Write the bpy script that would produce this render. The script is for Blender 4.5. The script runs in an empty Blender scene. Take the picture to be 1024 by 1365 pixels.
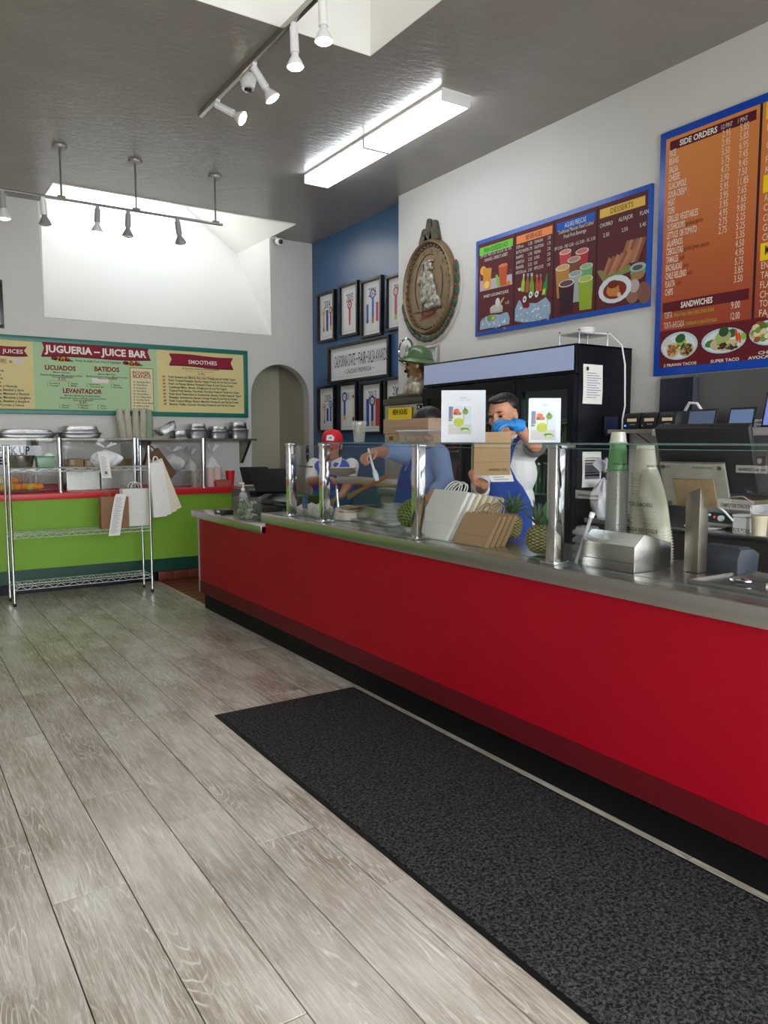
import bpy, bmesh, math, random
from mathutils import Vector as V, Matrix as MX
random.seed(7)
S = bpy.context.scene
COL = S.collection
PI = math.pi

# ---------------------------------------------------------------- camera
F, CX, CY, EYE = 1025.0, 512.0, 682.5, 1.4
PITCH, YAW = math.radians(5.2675), math.radians(33.138)
cam = bpy.data.objects.new('camera', bpy.data.cameras.new('camera'))
COL.objects.link(cam)
cam.location = (0, 0, EYE)
cam.rotation_euler = (PI/2-PITCH, 0, -YAW)
cam.data.sensor_fit = 'HORIZONTAL'
cam.data.sensor_width = 36
cam.data.lens = 36*F/1024
cam.data.clip_start = 0.05
S.camera = cam

# ---------------------------------------------------------------- world, daylight, exposure
W = bpy.data.worlds.new('sky'); S.world = W
W.use_nodes = True
W.node_tree.nodes['Background'].inputs[0].default_value = (0.72, 0.84, 1.0, 1)
W.node_tree.nodes['Background'].inputs[1].default_value = 1.6
S.view_settings.view_transform = 'Standard'
S.view_settings.look = 'None'
S.view_settings.exposure = 0.35
S.view_settings.gamma = 1.0
S.view_settings.use_curve_mapping = False

def area(name, loc, rot, sx, sy, power, col=(1, 1, 1), spread=PI):
    l = bpy.data.lights.new(name, 'AREA'); l.shape = 'RECTANGLE'
    l.size, l.size_y, l.energy, l.color, l.spread = sx, sy, power, col, spread
    o = bpy.data.objects.new(name, l); COL.objects.link(o)
    o.location, o.rotation_euler = loc, rot
    o['kind'] = 'helper'
    return o
# daylight through the street windows behind the camera and down the two roof lights
WIN_PW, SKY1_PW, SKY2_PW = 86, 2.0, 7
for wx in (-1.35, 0.3, 1.95, 3.6):
    area('window_daylight', (wx, -2.75, 1.75), (math.radians(50), 0, 0), 1.5, 2.3, WIN_PW, (0.95, 0.98, 1.0), math.radians(150))
area('roof_daylight', (2.75, 9.4, 4.66), (0, 0, 0), 1.3, 1.8, SKY1_PW, (0.88, 0.94, 1.0))
area('roof_daylight', (1.55, 3.3, 4.9), (0, 0, 0), 2.1, 1.9, SKY2_PW, (0.97, 0.98, 1.0))

sun = bpy.data.objects.new('sun', bpy.data.lights.new('sun', 'SUN')); COL.objects.link(sun)
sun.data.energy, sun.data.angle, sun.data.color = 12., math.radians(9), (1, .97, .92)
sun.rotation_euler = V((-.17, .72, -.7)).to_track_quat('-Z', 'Y').to_euler(); sun['kind'] = 'helper'

# ---------------------------------------------------------------- helpers
_fw = V((math.sin(YAW)*math.cos(PITCH), math.cos(YAW)*math.cos(PITCH), -math.sin(PITCH)))
_rt = V((math.cos(YAW), -math.sin(YAW), 0))
_up = _rt.cross(_fw)
def ray(x, y): return _fw + _rt*((x-CX)/F) - _up*((y-CY)/F)
def P(ax, val, x, y):
    """point of the photograph's pixel on the plane axis=val"""
    d = ray(x, y); o = V((0, 0, EYE)); return o + d*((val-o[ax])/d[ax])
def D(dep, x, y): return V((0, 0, EYE)) + ray(x, y)*dep

def lin(r, g, b):
    f = lambda q: (q/255/12.92) if q/255 <= .04045 else ((q/255+.055)/1.055)**2.4
    return (f(r), f(g), f(b), 1)

MATS = {}
def mat(name, rgb, rough=.5, metal=0., var=0., vscale=6., bump=0., bscale=60., spec=.5, emit=0., trans=0., alpha=1., stretch=None, coat=0., obj=True):
    if name in MATS: return MATS[name]
    m = bpy.data.materials.new(name); m.use_nodes = True
    nt = m.node_tree; b = nt.nodes['Principled BSDF']; L = nt.links.new
    col = lin(*rgb)
    b.inputs['Base Color'].default_value = col
    b.inputs['Roughness'].default_value = rough
    b.inputs['Metallic'].default_value = metal
    b.inputs['Specular IOR Level'].default_value = spec
    b.inputs['Transmission Weight'].default_value = trans
    b.inputs['Alpha'].default_value = alpha
    b.inputs['Coat Weight'].default_value = coat
    if emit:
        b.inputs['Emission Color'].default_value = col; b.inputs['Emission Strength'].default_value = emit
    if var or bump:
        tc = nt.nodes.new('ShaderNodeTexCoord'); mp = nt.nodes.new('ShaderNodeMapping')
        L(tc.outputs['Object'], mp.inputs[0])
        if stretch: mp.inputs['Scale'].default_value = stretch
    if var:
        n = nt.nodes.new('ShaderNodeTexNoise'); n.inputs['Scale'].default_value = vscale; n.inputs['Detail'].default_value = 5
        L(mp.outputs[0], n.inputs['Vector'])
        mr = nt.nodes.new('ShaderNodeMapRange'); mr.inputs[1].default_value = .3; mr.inputs[2].default_value = .7
        mr.inputs[3].default_value = 1-var; mr.inputs[4].default_value = 1+var
        L(n.outputs[0], mr.inputs[0])
        mx = nt.nodes.new('ShaderNodeMix'); mx.data_type = 'RGBA'; mx.blend_type = 'MULTIPLY'; mx.inputs[0].default_value = 1
        mx.inputs[6].default_value = col; L(mr.outputs[0], mx.inputs[7]); L(mx.outputs[2], b.inputs['Base Color'])
    if bump:
        n = nt.nodes.new('ShaderNodeTexNoise'); n.inputs['Scale'].default_value = bscale; n.inputs['Detail'].default_value = 4
        L(mp.outputs[0], n.inputs['Vector'])
        bp = nt.nodes.new('ShaderNodeBump'); bp.inputs['Strength'].default_value = bump; bp.inputs['Distance'].default_value = .01
        L(n.outputs[0], bp.inputs['Height']); L(bp.outputs[0], b.inputs['Normal'])
    MATS[name] = m
    return m
def glassmat(name, tint=(1, 1, 1), refl=1.0, rough=.0, body=0., bodycol=(.9, .95, .93)):
    """thin sheet: see-through with a Fresnel reflection and an optional milky body"""
    if name in MATS: return MATS[name]
    m = bpy.data.materials.new(name); m.use_nodes = True
    nt = m.node_tree; nt.nodes.clear(); L = nt.links.new
    o = nt.nodes.new('ShaderNodeOutputMaterial'); t = nt.nodes.new('ShaderNodeBsdfTransparent'); g = nt.nodes.new('ShaderNodeBsdfGlossy')
    t.inputs[0].default_value = (*tint, 1); g.inputs['Roughness'].default_value = rough
    g.inputs[0].default_value = (refl, refl, refl, 1)
    lw = nt.nodes.new('ShaderNodeLayerWeight'); lw.inputs[0].default_value = .5
    pw = nt.nodes.new('ShaderNodeMath'); pw.operation = 'POWER'; pw.inputs[1].default_value = 4.; L(lw.outputs['Facing'], pw.inputs[0])
    fr = nt.nodes.new('ShaderNodeMapRange'); fr.inputs[3].default_value = .035; fr.inputs[4].default_value = .8; L(pw.outputs[0], fr.inputs[0])
    mx = nt.nodes.new('ShaderNodeMixShader'); L(fr.outputs[0], mx.inputs[0])
    src = t.outputs[0]
    if body:
        d = nt.nodes.new('ShaderNodeBsdfDiffuse'); d.inputs[0].default_value = (*bodycol, 1)
        m2 = nt.nodes.new('ShaderNodeMixShader'); m2.inputs[0].default_value = body
        L(src, m2.inputs[1]); L(d.outputs[0], m2.inputs[2]); src = m2.outputs[0]
    L(src, mx.inputs[1]); L(g.outputs[0], mx.inputs[2]); L(mx.outputs[0], o.inputs[0])
    MATS[name] = m
    return m
def flat(rgb, rough=.6): return mat('print_%d_%d_%d' % tuple(int(q) for q in rgb), rgb, rough, spec=.25)

WM = {}
def tag(o, label=None, cat=None, group=None, kind=None):
    if label: o['label'] = label
    if cat: o['category'] = cat
    if group: o['group'] = group
    if kind: o['kind'] = kind
    return o
def thing(name, label, cat, loc=(0, 0, 0), rz=0., group=None):
    o = bpy.data.objects.new(name, None); COL.objects.link(o)
    o.empty_display_size = .05
    o.location = loc; o.rotation_euler = (0, 0, rz)
    WM[o] = MX.Translation(loc) @ MX.Rotation(rz, 4, 'Z')
    return tag(o, label, cat, group)
def basis(d, ref=(0, 0, 1)):
    w = V(d).normalized(); r = V(ref)
    if abs(w.dot(r)) > .98: r = V((1, 0, 0))
    u = r.cross(w).normalized(); return u, w.cross(u), w
class MB:
    def __init__(s): s.v, s.f, s.m = [], [], []
    def add(s, vs, fs, mi=0):
        k = len(s.v); s.v += [V(p) for p in vs]; s.f += [[i+k for i in q] for q in fs]; s.m += [mi]*len(fs); return s
    def box(s, a, b, mi=0):
        x0, y0, z0 = a; x1, y1, z1 = b
        return s.add([(x0,y0,z0),(x1,y0,z0),(x1,y1,z0),(x0,y1,z0),(x0,y0,z1),(x1,y0,z1),(x1,y1,z1),(x0,y1,z1)],
                     [(3,2,1,0),(4,5,6,7),(0,1,5,4),(1,2,6,5),(2,3,7,6),(3,0,4,7)], mi)
    def ob(s, c, ax, half, mi=0):
        """oriented box: centre, three unit axes, half sizes"""
        c = V(c); vs = []
        for k in range(8):
            q = c.copy()
            for j in range(3): q += V(ax[j])*half[j]*(1 if k >> j & 1 else -1)
            vs.append(q)
        return s.add(vs, [(0,2,3,1),(4,5,7,6),(0,1,5,4),(1,3,7,5),(3,2,6,7),(2,0,4,6)], mi)
    def prism(s, pts, ext, mi=0):
        n = len(pts); e = V(ext); pts = [V(p) for p in pts]
        return s.add(pts+[p+e for p in pts], [list(range(n))[::-1], list(range(n, 2*n))]+[(i, (i+1) % n, (i+1) % n+n, i+n) for i in range(n)], mi)
    def cyl(s, p, q, r0, r1=None, n=12, cap=True, mi=0):
        r1 = r0 if r1 is None else r1; p, q = V(p), V(q); u, v, w = basis(q-p)
        vs = [c+(u*math.cos(2*PI*i/n)+v*math.sin(2*PI*i/n))*r for c, r in ((p, r0), (q, r1)) for i in range(n)]
        fs = [(i, (i+1) % n, n+(i+1) % n, n+i) for i in range(n)]
        if cap: fs += [list(range(n))[::-1], list(range(n, 2*n))]
        return s.add(vs, fs, mi)
    def tube(s, path, r, n=8, mi=0, cap=True):
        path = [V(p) for p in path]; rr = r if isinstance(r, (list, tuple)) else [r]*len(path)
        vs = []; pu = None
        for i, p in enumerate(path):
            d = (path[min(i+1, len(path)-1)]-path[max(i-1, 0)])
            if pu is None: u, v, w = basis(d)
            else:
                w = d.normalized(); u = (pu-w*pu.dot(w))
                u = u.normalized() if u.length > 1e-6 else basis(d)[0]; v = w.cross(u)
            pu = u
            vs += [p+(u*math.cos(2*PI*k/n)+v*math.sin(2*PI*k/n))*rr[i] for k in range(n)]
        fs = [(i*n+k, i*n+(k+1) % n, (i+1)*n+(k+1) % n, (i+1)*n+k) for i in range(len(path)-1) for k in range(n)]
        if cap: fs += [list(range(n))[::-1], list(range((len(path)-1)*n, len(path)*n))]
        return s.add(vs, fs, mi)
    def lathe(s, o, prof, n=20, axis=(0, 0, 1), mi=0, sx=1., sy=1.):
        o = V(o); u, v, w = basis(axis) if tuple(axis) != (0, 0, 1) else (V((1,0,0)), V((0,1,0)), V((0,0,1)))
        vs = [o+(u*math.cos(2*PI*k/n)*sx+v*math.sin(2*PI*k/n)*sy)*r+w*z for r, z in prof for k in range(n)]
        m = len(prof)
        fs = [(i*n+k, i*n+(k+1) % n, (i+1)*n+(k+1) % n, (i+1)*n+k) for i in range(m-1) for k in range(n)]
        if prof[0][0] > 1e-5: fs.append(list(range(n))[::-1])
        if prof[-1][0] > 1e-5: fs.append(list(range((m-1)*n, m*n)))
        return s.add(vs, fs, mi)
    def shell(s, o, prof, n=20, mi=0):
        """open lathe without caps"""
        o = V(o); m = len(prof)
        vs = [o+V((math.cos(2*PI*k/n)*r, math.sin(2*PI*k/n)*r, z)) for r, z in prof for k in range(n)]
        return s.add(vs, [(i*n+k, i*n+(k+1) % n, (i+1)*n+(k+1) % n, (i+1)*n+k) for i in range(m-1) for k in range(n)], mi)
    def sph(s, c, r, n=14, m=9, ax=None, mi=0):
        c = V(c); r = r if isinstance(r, (tuple, list)) else (r, r, r); ax = ax or ((1,0,0),(0,1,0),(0,0,1)); ax = [V(a) for a in ax]
        vs = [c-ax[2]*r[2]]
        for i in range(1, m):
            t = PI*i/m
            vs += [c+ax[0]*r[0]*math.sin(t)*math.cos(2*PI*k/n)+ax[1]*r[1]*math.sin(t)*math.sin(2*PI*k/n)-ax[2]*r[2]*math.cos(t) for k in range(n)]
        vs.append(c+ax[2]*r[2]); e = len(vs)-1
        fs = [(0, 1+(k+1) % n, 1+k) for k in range(n)]+[(e, 1+(m-2)*n+k, 1+(m-2)*n+(k+1) % n) for k in range(n)]
        fs += [(1+i*n+k, 1+i*n+(k+1) % n, 1+(i+1)*n+(k+1) % n, 1+(i+1)*n+k) for i in range(m-2) for k in range(n)]
        return s.add(vs, fs, mi)
    def grid(s, fn, nu, nv, mi=0):
        vs = [fn(i/nu, j/nv) for j in range(nv+1) for i in range(nu+1)]
        return s.add(vs, [(j*(nu+1)+i, j*(nu+1)+i+1, (j+1)*(nu+1)+i+1, (j+1)*(nu+1)+i) for j in range(nv) for i in range(nu)], mi)
    def xf(s, m):
        s.v = [m @ p for p in s.v]; return s
    def build(s, name, m, parent=None, smooth=False, bevel=0., label=None, solid=0., cat=None, group=None, kind=None, sub=0, loc=None):
        """link the collected shapes as ONE mesh object (coordinates are world, or local to an Empty at the origin)"""
        me = bpy.data.meshes.new(name)
        vs = s.v
        o = bpy.data.objects.new(name, me); COL.objects.link(o)
        if parent is not None:
            inv = WM[parent].inverted(); vs = [inv @ p for p in vs]; o.parent = parent; WM[o] = WM[parent]
        else:
            if loc is None:
                lo = [min(p[i] for p in vs) for i in range(3)]; hi = [max(p[i] for p in vs) for i in range(3)]
                loc = ((lo[0]+hi[0])/2, (lo[1]+hi[1])/2, lo[2])
            L0 = V(loc)
            vs = [p-L0 for p in vs]; o.location = L0; WM[o] = MX.Translation(L0)
        me.from_pydata([tuple(p) for p in vs], [], s.f)
        for q in (m if isinstance(m, (list, tuple)) else [m]): me.materials.append(q)
        me.polygons.foreach_set('material_index', s.m)
        bm = bmesh.new(); bm.from_mesh(me); bmesh.ops.recalc_face_normals(bm, faces=bm.faces)
        if bevel: bmesh.ops.bevel(bm, geom=[e for e in bm.edges if len(e.link_faces) == 2 and e.calc_face_angle(0) > .5], offset=bevel, segments=2, affect='EDGES', profile=.6, clamp_overlap=True)
        bm.to_mesh(me); bm.free()
        if solid:
            md = o.modifiers.new('thick', 'SOLIDIFY'); md.thickness = solid; md.offset = 0
        if sub:
            md = o.modifiers.new('sub', 'SUBSURF'); md.levels = md.render_levels = sub
        if smooth or bevel:
            me.polygons.foreach_set('use_smooth', [True]*len(me.polygons)); me.set_sharp_from_angle(angle=math.radians(38))
        return tag(o, label, cat, group, kind)
def remesh(mb, voxel, it=4, fac=.5):
    """fuse overlapping volumes into one continuous skin; returns a new MB"""
    me = bpy.data.meshes.new('fuse'); me.from_pydata([tuple(p) for p in mb.v], [], mb.f)
    o = bpy.data.objects.new('fuse', me); COL.objects.link(o)
    md = o.modifiers.new('r', 'REMESH'); md.mode = 'VOXEL'; md.voxel_size = voxel
    if it:
        sm = o.modifiers.new('s', 'SMOOTH'); sm.iterations = it; sm.factor = fac
    dg = bpy.context.evaluated_depsgraph_get(); e = o.evaluated_get(dg); m2 = e.to_mesh()
    r = MB(); r.add([v.co.copy() for v in m2.vertices], [list(p.vertices) for p in m2.polygons])
    e.to_mesh_clear(); bpy.data.objects.remove(o); bpy.data.meshes.remove(me)
    return r
def dup(root, loc=None, rz=None, label=None, group=None, par=None):
    c = root.copy(); COL.objects.link(c); c.parent = par
    if loc is not None: c.location = loc
    if rz is not None: c.rotation_euler = (0, 0, rz)
    if label: c['label'] = label
    if group: c['group'] = group
    for ch in list(root.children): dup(ch, par=c)
    return c

# flat print: shapes and lettering on a surface frame (origin, u to the right, v up); built at the end in one go
DECALS = []
class Decal:
    def __init__(s, name, parent, o, u, v, lift=.0012):
        s.name, s.parent, s.o, s.u, s.v = name, parent, V(o), V(u).normalized(), V(v).normalized()
        s.n = s.u.cross(s.v); s.lift = lift; s.mb = MB(); s.mats = []; s.txt = []; DECALS.append(s)
    def mi(s, c):
        m = flat(c) if isinstance(c, tuple) else c
        if m not in s.mats: s.mats.append(m)
        return s.mats.index(m)
    def pt(s, a, b, z=1): return s.o+s.u*a+s.v*b+s.n*(s.lift*z)
    def px(s, x, y):
        d = ray(x, y); e = V((0, 0, EYE)); q = e+d*((s.o-e).dot(s.n)/d.dot(s.n))-s.o
        return q.dot(s.u), q.dot(s.v)
    def poly(s, pts, c, z=1): s.mb.add([s.pt(a, b, z) for a, b in pts], [list(range(len(pts)))], s.mi(c)); return s
    def rect(s, a0, b0, a1, b1, c, z=1): return s.poly([(a0, b0), (a1, b0), (a1, b1), (a0, b1)], c, z)
    def ell(s, a, b, ra, rb, c, z=1, n=18, rot=0.):
        cr, sr = math.cos(rot), math.sin(rot)
        return s.poly([(a+ra*math.cos(t)*cr-rb*math.sin(t)*sr, b+ra*math.cos(t)*sr+rb*math.sin(t)*cr) for t in (2*PI*k/n for k in range(n))], c, z)
    def text(s, st, a, b, h, w, c, z=2, align='l', bold=.0):
        """lettering with cap height h fitted to width w (0 = natural), left/centre/right end at (a,b)"""
        s.txt.append((st, a, b, h, w, s.mi(c), z, align, bold)); return s
    def tpx(s, st, x0, y0, x1, hpx, c, z=2, bold=0.):
        a0, b0 = s.px(x0, y0); a1, _ = s.px(x1, y0); _, b1 = s.px(x0, y0-hpx)
        return s.text(st, a0, b0, b1-b0, a1-a0, c, z, 'l', bold)
def finish_decals():
    jobs = []
    cache = {}
    for d in DECALS:
        for t in d.txt:
            key = (t[0], t[8])
            if key not in cache:
                cu = bpy.data.curves.new('txt', 'FONT'); cu.body = t[0]; cu.size = 1; cu.resolution_u = 2; cu.offset = t[8]
                o = bpy.data.objects.new('txt', cu); COL.objects.link(o); cache[key] = o
    dg = bpy.context.evaluated_depsgraph_get(); dg.update()
    geo = {}
    for k, o in cache.items():
        e = o.evaluated_get(dg); me = e.to_mesh()
        geo[k] = ([v.co.copy() for v in me.vertices], [list(p.vertices) for p in me.polygons]); e.to_mesh_clear()
    for o in cache.values():
        cu = o.data; bpy.data.objects.remove(o); bpy.data.curves.remove(cu)
    for d in DECALS:
        for st, a, b, h, w, mi, z, al, bo in d.txt:
            vs, fs = geo[(st, bo)]
            if not vs: continue
            x0 = min(v.x for v in vs); x1 = max(v.x for v in vs); sy = h/.69; sx = w/(x1-x0) if w else sy*.8
            off = a-(0 if al == 'l' else (x1-x0)*sx*(.5 if al == 'c' else 1))
            d.mb.add([d.pt(off+(v.x-x0)*sx, b+v.y*sy, z) for v in vs], fs, mi)
        if d.mb.v:
            me_o = d.mb.build(d.name, d.mats, d.parent)

# ---------------------------------------------------------------- materials
M = {}
M['wall'] = mat('wall_paint', (214, 211, 205), .55, var=.02, vscale=2, bump=.05, bscale=30)
M['cream'] = mat('passage_paint', (196, 190, 168), .6)
M['blue'] = mat('blue_paint', (58, 98, 142), .32, bump=.06, bscale=40)
M['ceil'] = mat('ceiling_satin_paint', (150, 143, 136), .27, var=.05, vscale=1.5, bump=.38, bscale=10, stretch=(1, 2.4, 1))
M['white'] = mat('white_paint', (238, 236, 230), .6)
M['steel'] = mat('brushed_steel', (186, 184, 180), .26, 1., var=.04, vscale=8, stretch=(1, .15, 1))
M['steel_d'] = mat('worn_steel', (140, 134, 122), .4, 1., var=.22, vscale=9)
M['chrome'] = mat('chrome', (215, 215, 215), .08, 1.)
M['foil'] = mat('foil', (205, 205, 205), .22, 1., bump=.5, bscale=120)
M['black'] = mat('black_plastic', (20, 21, 23), .38)
M['matt'] = mat('matt_black', (17, 18, 20), .6, spec=.25)
M['black2'] = mat('black_enamel', (13, 15, 23), .42, spec=.22)
M['blackb'] = mat('black_rubber', (11, 11, 12), .6, spec=.2)
M['red'] = mat('red_laminate', (156, 4, 30), .5, var=.03, vscale=3, spec=.2)
M['red_d'] = mat('dark_red_laminate', (92, 18, 24), .5, spec=.2)
M['red_top'] = mat('bright_red_laminate', (208, 30, 40), .35)
M['lime'] = mat('lime_laminate', (130, 176, 56), .55, spec=.3)
M['green_d'] = mat('dark_green_laminate', (6, 66, 52), .45)
M['kraft'] = mat('kraft_paper', (178, 146, 108), .8, var=.06, vscale=14, bump=.15, bscale=25)
M['kraft_d'] = mat('brown_kraft_paper', (142, 106, 76), .8, var=.06, vscale=14, bump=.15, bscale=25)
M['paper'] = mat('white_paper', (236, 234, 228), .75, bump=.12, bscale=22)
M['ivory'] = mat('ivory_paper', (232, 222, 200), .8, bump=.12, bscale=22)
M['plastic_w'] = mat('white_plastic', (236, 236, 234), .4)
M['poly'] = glassmat('plastic_film', (.93, .93, .95), .6, .2, .75, (.88, .88, .9))
M['film'] = glassmat('clear_film', (.95, .96, .97), .6, .12, .22, (.9, .9, .93))
M['glass'] = glassmat('clear_glass', (.975, .985, .98), .35)
M['edge'] = glassmat('glass_edge', (.45, .7, .62), 1., .05, .35, (.25, .42, .38))
M['acrylic'] = glassmat('clear_acrylic', (.97, .98, .98), .3, .02, .03)
M['sign_acrylic'] = glassmat('sign_acrylic', (.98, .985, .985), .06, .05, .0)
M['zinc'] = mat('bright_zinc_wire', (206, 210, 210), .28, .55)
M['cup'] = glassmat('clear_cup', (.93, .94, .9), 1., .08, .2, (.88, .88, .82))
M['cupw'] = glassmat('milky_cup', (.9, .88, .78), 1., .12, .42, (.86, .84, .72))
M['wood'] = mat('pale_wood', (176, 148, 122), .6, var=.16, vscale=7, stretch=(.6, .6, 9))
M['wood2'] = mat('brown_wood', (156, 104, 66), .6, var=.12, vscale=8)
M['tube'] = mat('lamp_diffuser', (238, 246, 255), .5, emit=8.5)
M['bulb'] = mat('lit_bulb', (255, 244, 226), .5, emit=14.)
M['frame'] = mat('black_frame', (17, 17, 19), .35)
M['mount'] = mat('picture_paper', (232, 231, 229), .5)
M['skin'] = mat('skin', (198, 142, 112), .5, var=.05, vscale=20)
M['hair'] = mat('black_hair', (24, 20, 19), .45, bump=.4, bscale=90, stretch=(1, 1, .2))
M['nitrile'] = mat('blue_nitrile', (46, 138, 214), .45, bump=.2, bscale=60)
M['shirt_w'] = mat('white_cloth', (228, 226, 226), .85, bump=.35, bscale=14)
M['shirt_b'] = mat('light_blue_cloth', (138, 164, 212), .85, bump=.4, bscale=13)
M['apron'] = mat('royal_blue_cloth', (38, 72, 158), .85, bump=.35, bscale=13)
M['vest'] = mat('bright_blue_cloth', (36, 92, 190), .8, bump=.3, bscale=13)
M['cap'] = mat('red_cap_cloth', (214, 22, 42), .7)
M['denim'] = mat('dark_trousers', (32, 34, 42), .85)

def plank_material():
    m = bpy.data.materials.new('limed_oak_plank'); m.use_nodes = True
    nt = m.node_tree; b = nt.nodes['Principled BSDF']; L = nt.links.new; N = nt.nodes.new
    tc = N('ShaderNodeTexCoord'); oi = N('ShaderNodeObjectInfo')
    sc = N('ShaderNodeVectorMath'); sc.operation = 'SCALE'; sc.inputs[0].default_value = (17, 31, 5); L(oi.outputs['Random'], sc.inputs[3])
    ad = N('ShaderNodeVectorMath'); L(tc.outputs['Object'], ad.inputs[0]); L(sc.outputs[0], ad.inputs[1])
    def noise(scale, det, vec, rough=.6, dist=0.):
        mp = N('ShaderNodeMapping'); mp.inputs['Scale'].default_value = vec; L(ad.outputs[0], mp.inputs[0])
        n = N('ShaderNodeTexNoise'); n.inputs['Scale'].default_value = scale; n.inputs['Detail'].default_value = det
        n.inputs['Roughness'].default_value = rough; n.inputs['Distortion'].default_value = dist; L(mp.outputs[0], n.inputs['Vector']); return n
    def ramp(src, stops):
        r = N('ShaderNodeValToRGB'); e = r.color_ramp.elements
        e[0].position, e[0].color = stops[0]; e[1].position, e[1].color = stops[-1]
        for p, c_ in stops[1:-1]: q = e.new(p); q.color = c_
        L(src, r.inputs[0]); return r
    blot = noise(2.2, 4, (2.2, .8, 1), .55)
    base = ramp(blot.outputs[0], [(.3, lin(138, 125, 106)), (.5, lin(170, 160, 145)), (.72, lin(198, 191, 180))])
    # cathedral grain: contour lines of a stretched noise field
    fld = noise(1., 2.2, (9, .8, 1), .5, .3)
    mu = N('ShaderNodeMath'); mu.operation = 'MULTIPLY'; mu.inputs[1].default_value = 30; L(fld.outputs[0], mu.inputs[0])
    fr = N('ShaderNodeMath'); fr.operation = 'FRACT'; L(mu.outputs[0], fr.inputs[0])
    line = ramp(fr.outputs[0], [(.0, (0, 0, 0, 1)), (.5, (.0, .0, .0, 1)), (.66, (1, 1, 1, 1)), (.8, (.1, .1, .1, 1)), (1., (0, 0, 0, 1))])
    msk = noise(2.6, 3, (2.6, 1.3, 1)); mr = ramp(msk.outputs[0], [(.45, (0, 0, 0, 1)), (.6, (1, 1, 1, 1))])
    m1 = N('ShaderNodeMath'); m1.operation = 'MULTIPLY'; L(line.outputs[0], m1.inputs[0]); L(mr.outputs[0], m1.inputs[1])
    fine = noise(1., 6, (130, 7, 1), .75, .2); fr2 = ramp(fine.outputs[0], [(.47, (0, 0, 0, 1)), (.64, (1, 1, 1, 1))])
    m2 = N('ShaderNodeMath'); m2.operation = 'MULTIPLY'; m2.inputs[1].default_value = .75; L(fr2.outputs[0], m2.inputs[0])
    mx_ = N('ShaderNodeMath'); mx_.operation = 'MAXIMUM'; L(m1.outputs[0], mx_.inputs[0]); L(m2.outputs[0], mx_.inputs[1])
    m3 = N('ShaderNodeMath'); m3.operation = 'MULTIPLY'; m3.inputs[1].default_value = .8; L(mx_.outputs[0], m3.inputs[0])
    mix = N('ShaderNodeMix'); mix.data_type = 'RGBA'; L(m3.outputs[0], mix.inputs[0]); L(base.outputs[0], mix.inputs[6]); mix.inputs[7].default_value = lin(226, 222, 214)
    drk = noise(1., 4, (70, 3.2, 1), .7); dr = ramp(drk.outputs[0], [(.34, (.72, .70, .67, 1)), (.5, (1, 1, 1, 1))])
    mm = N('ShaderNodeMix'); mm.data_type = 'RGBA'; mm.blend_type = 'MULTIPLY'; mm.inputs[0].default_value = .8; L(mix.outputs[2], mm.inputs[6]); L(dr.outputs[0], mm.inputs[7])
    tone = N('ShaderNodeMapRange'); tone.inputs[3].default_value = .93; tone.inputs[4].default_value = 1.06; L(oi.outputs['Random'], tone.inputs[0])
    mt = N('ShaderNodeMix'); mt.data_type = 'RGBA'; mt.blend_type = 'MULTIPLY'; mt.inputs[0].default_value = 1; L(mm.outputs[2], mt.inputs[6]); L(tone.outputs[0], mt.inputs[7])
    L(mt.outputs[2], b.inputs['Base Color'])
    b.inputs['Roughness'].default_value = .22; b.inputs['Specular IOR Level'].default_value = .5
    bp = N('ShaderNodeBump'); bp.inputs['Strength'].default_value = .25; bp.inputs['Distance'].default_value = .002
    L(m3.outputs[0], bp.inputs['Height']); L(bp.outputs[0], b.inputs['Normal'])
    return m
M['plank'] = plank_material()

# ---------------------------------------------------------------- the room
WX, BX, FY, CZ, LX, RY = 4.43, 4.58, 8.64, 3.82, -2.2, -2.5     # right wall, blue wall, far wall, ceiling, left wall, street front
floor = MB().box((LX, RY, -.06), (4.6, 9.6, -.005)).build('floor', mat('floor_bed', (44, 36, 34), .8), kind='structure')
PWID, PLEN = .2225, 1.485
joint = {-1: 2.84, 0: 2.405, 1: 3.07, 2: 2.705, 3: 2.388, 4: 1.945}
def plank_mesh(w, l):
    b = MB(); g = .0018; h = .005; c = .0002
    x, y = w/2-g, l/2-g*1.5
    b.add([(-x,-y,0),(x,-y,0),(x,y,0),(-x,y,0),(-x+c,-y+c,h),(x-c,-y+c,h),(x-c,y-c,h),(-x+c,y-c,h)], [(4,5,6,7),(0,1,5,4),(1,2,6,5),(2,3,7,6),(3,0,4,7)])
    return b
full = None
k = -11
while .365+PWID*k < 2.24:
    x0 = .365+PWID*k; x1 = min(x0+PWID, 2.262)
    j = joint.get(k, 2.405+random.random()*PLEN)
    y = j-PLEN*math.ceil((j-RY)/PLEN)
    while y < 7.66:
        a, e = max(y, RY), min(y+PLEN, 7.66)
        if e-a > .02:
            if e-a > PLEN-.001 and x1-x0 > PWID-.001 and full is not None:
                o = full.copy(); COL.objects.link(o)
            else:
                o = plank_mesh(x1-x0, e-a).build('plank', M['plank'], floor)
                if e-a > PLEN-.001 and x1-x0 > PWID-.001: full = o
            o.parent = floor; o.location = V(((x0+x1)/2, (a+e)/2, -.005))-WM[floor].translation
            if o.data.vertices[0].co.length > 2:   # local mesh is centred on the plank
                off = WM[floor].translation
                for v in o.data.vertices: v.co += off
        y += PLEN
    k += 1
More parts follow.
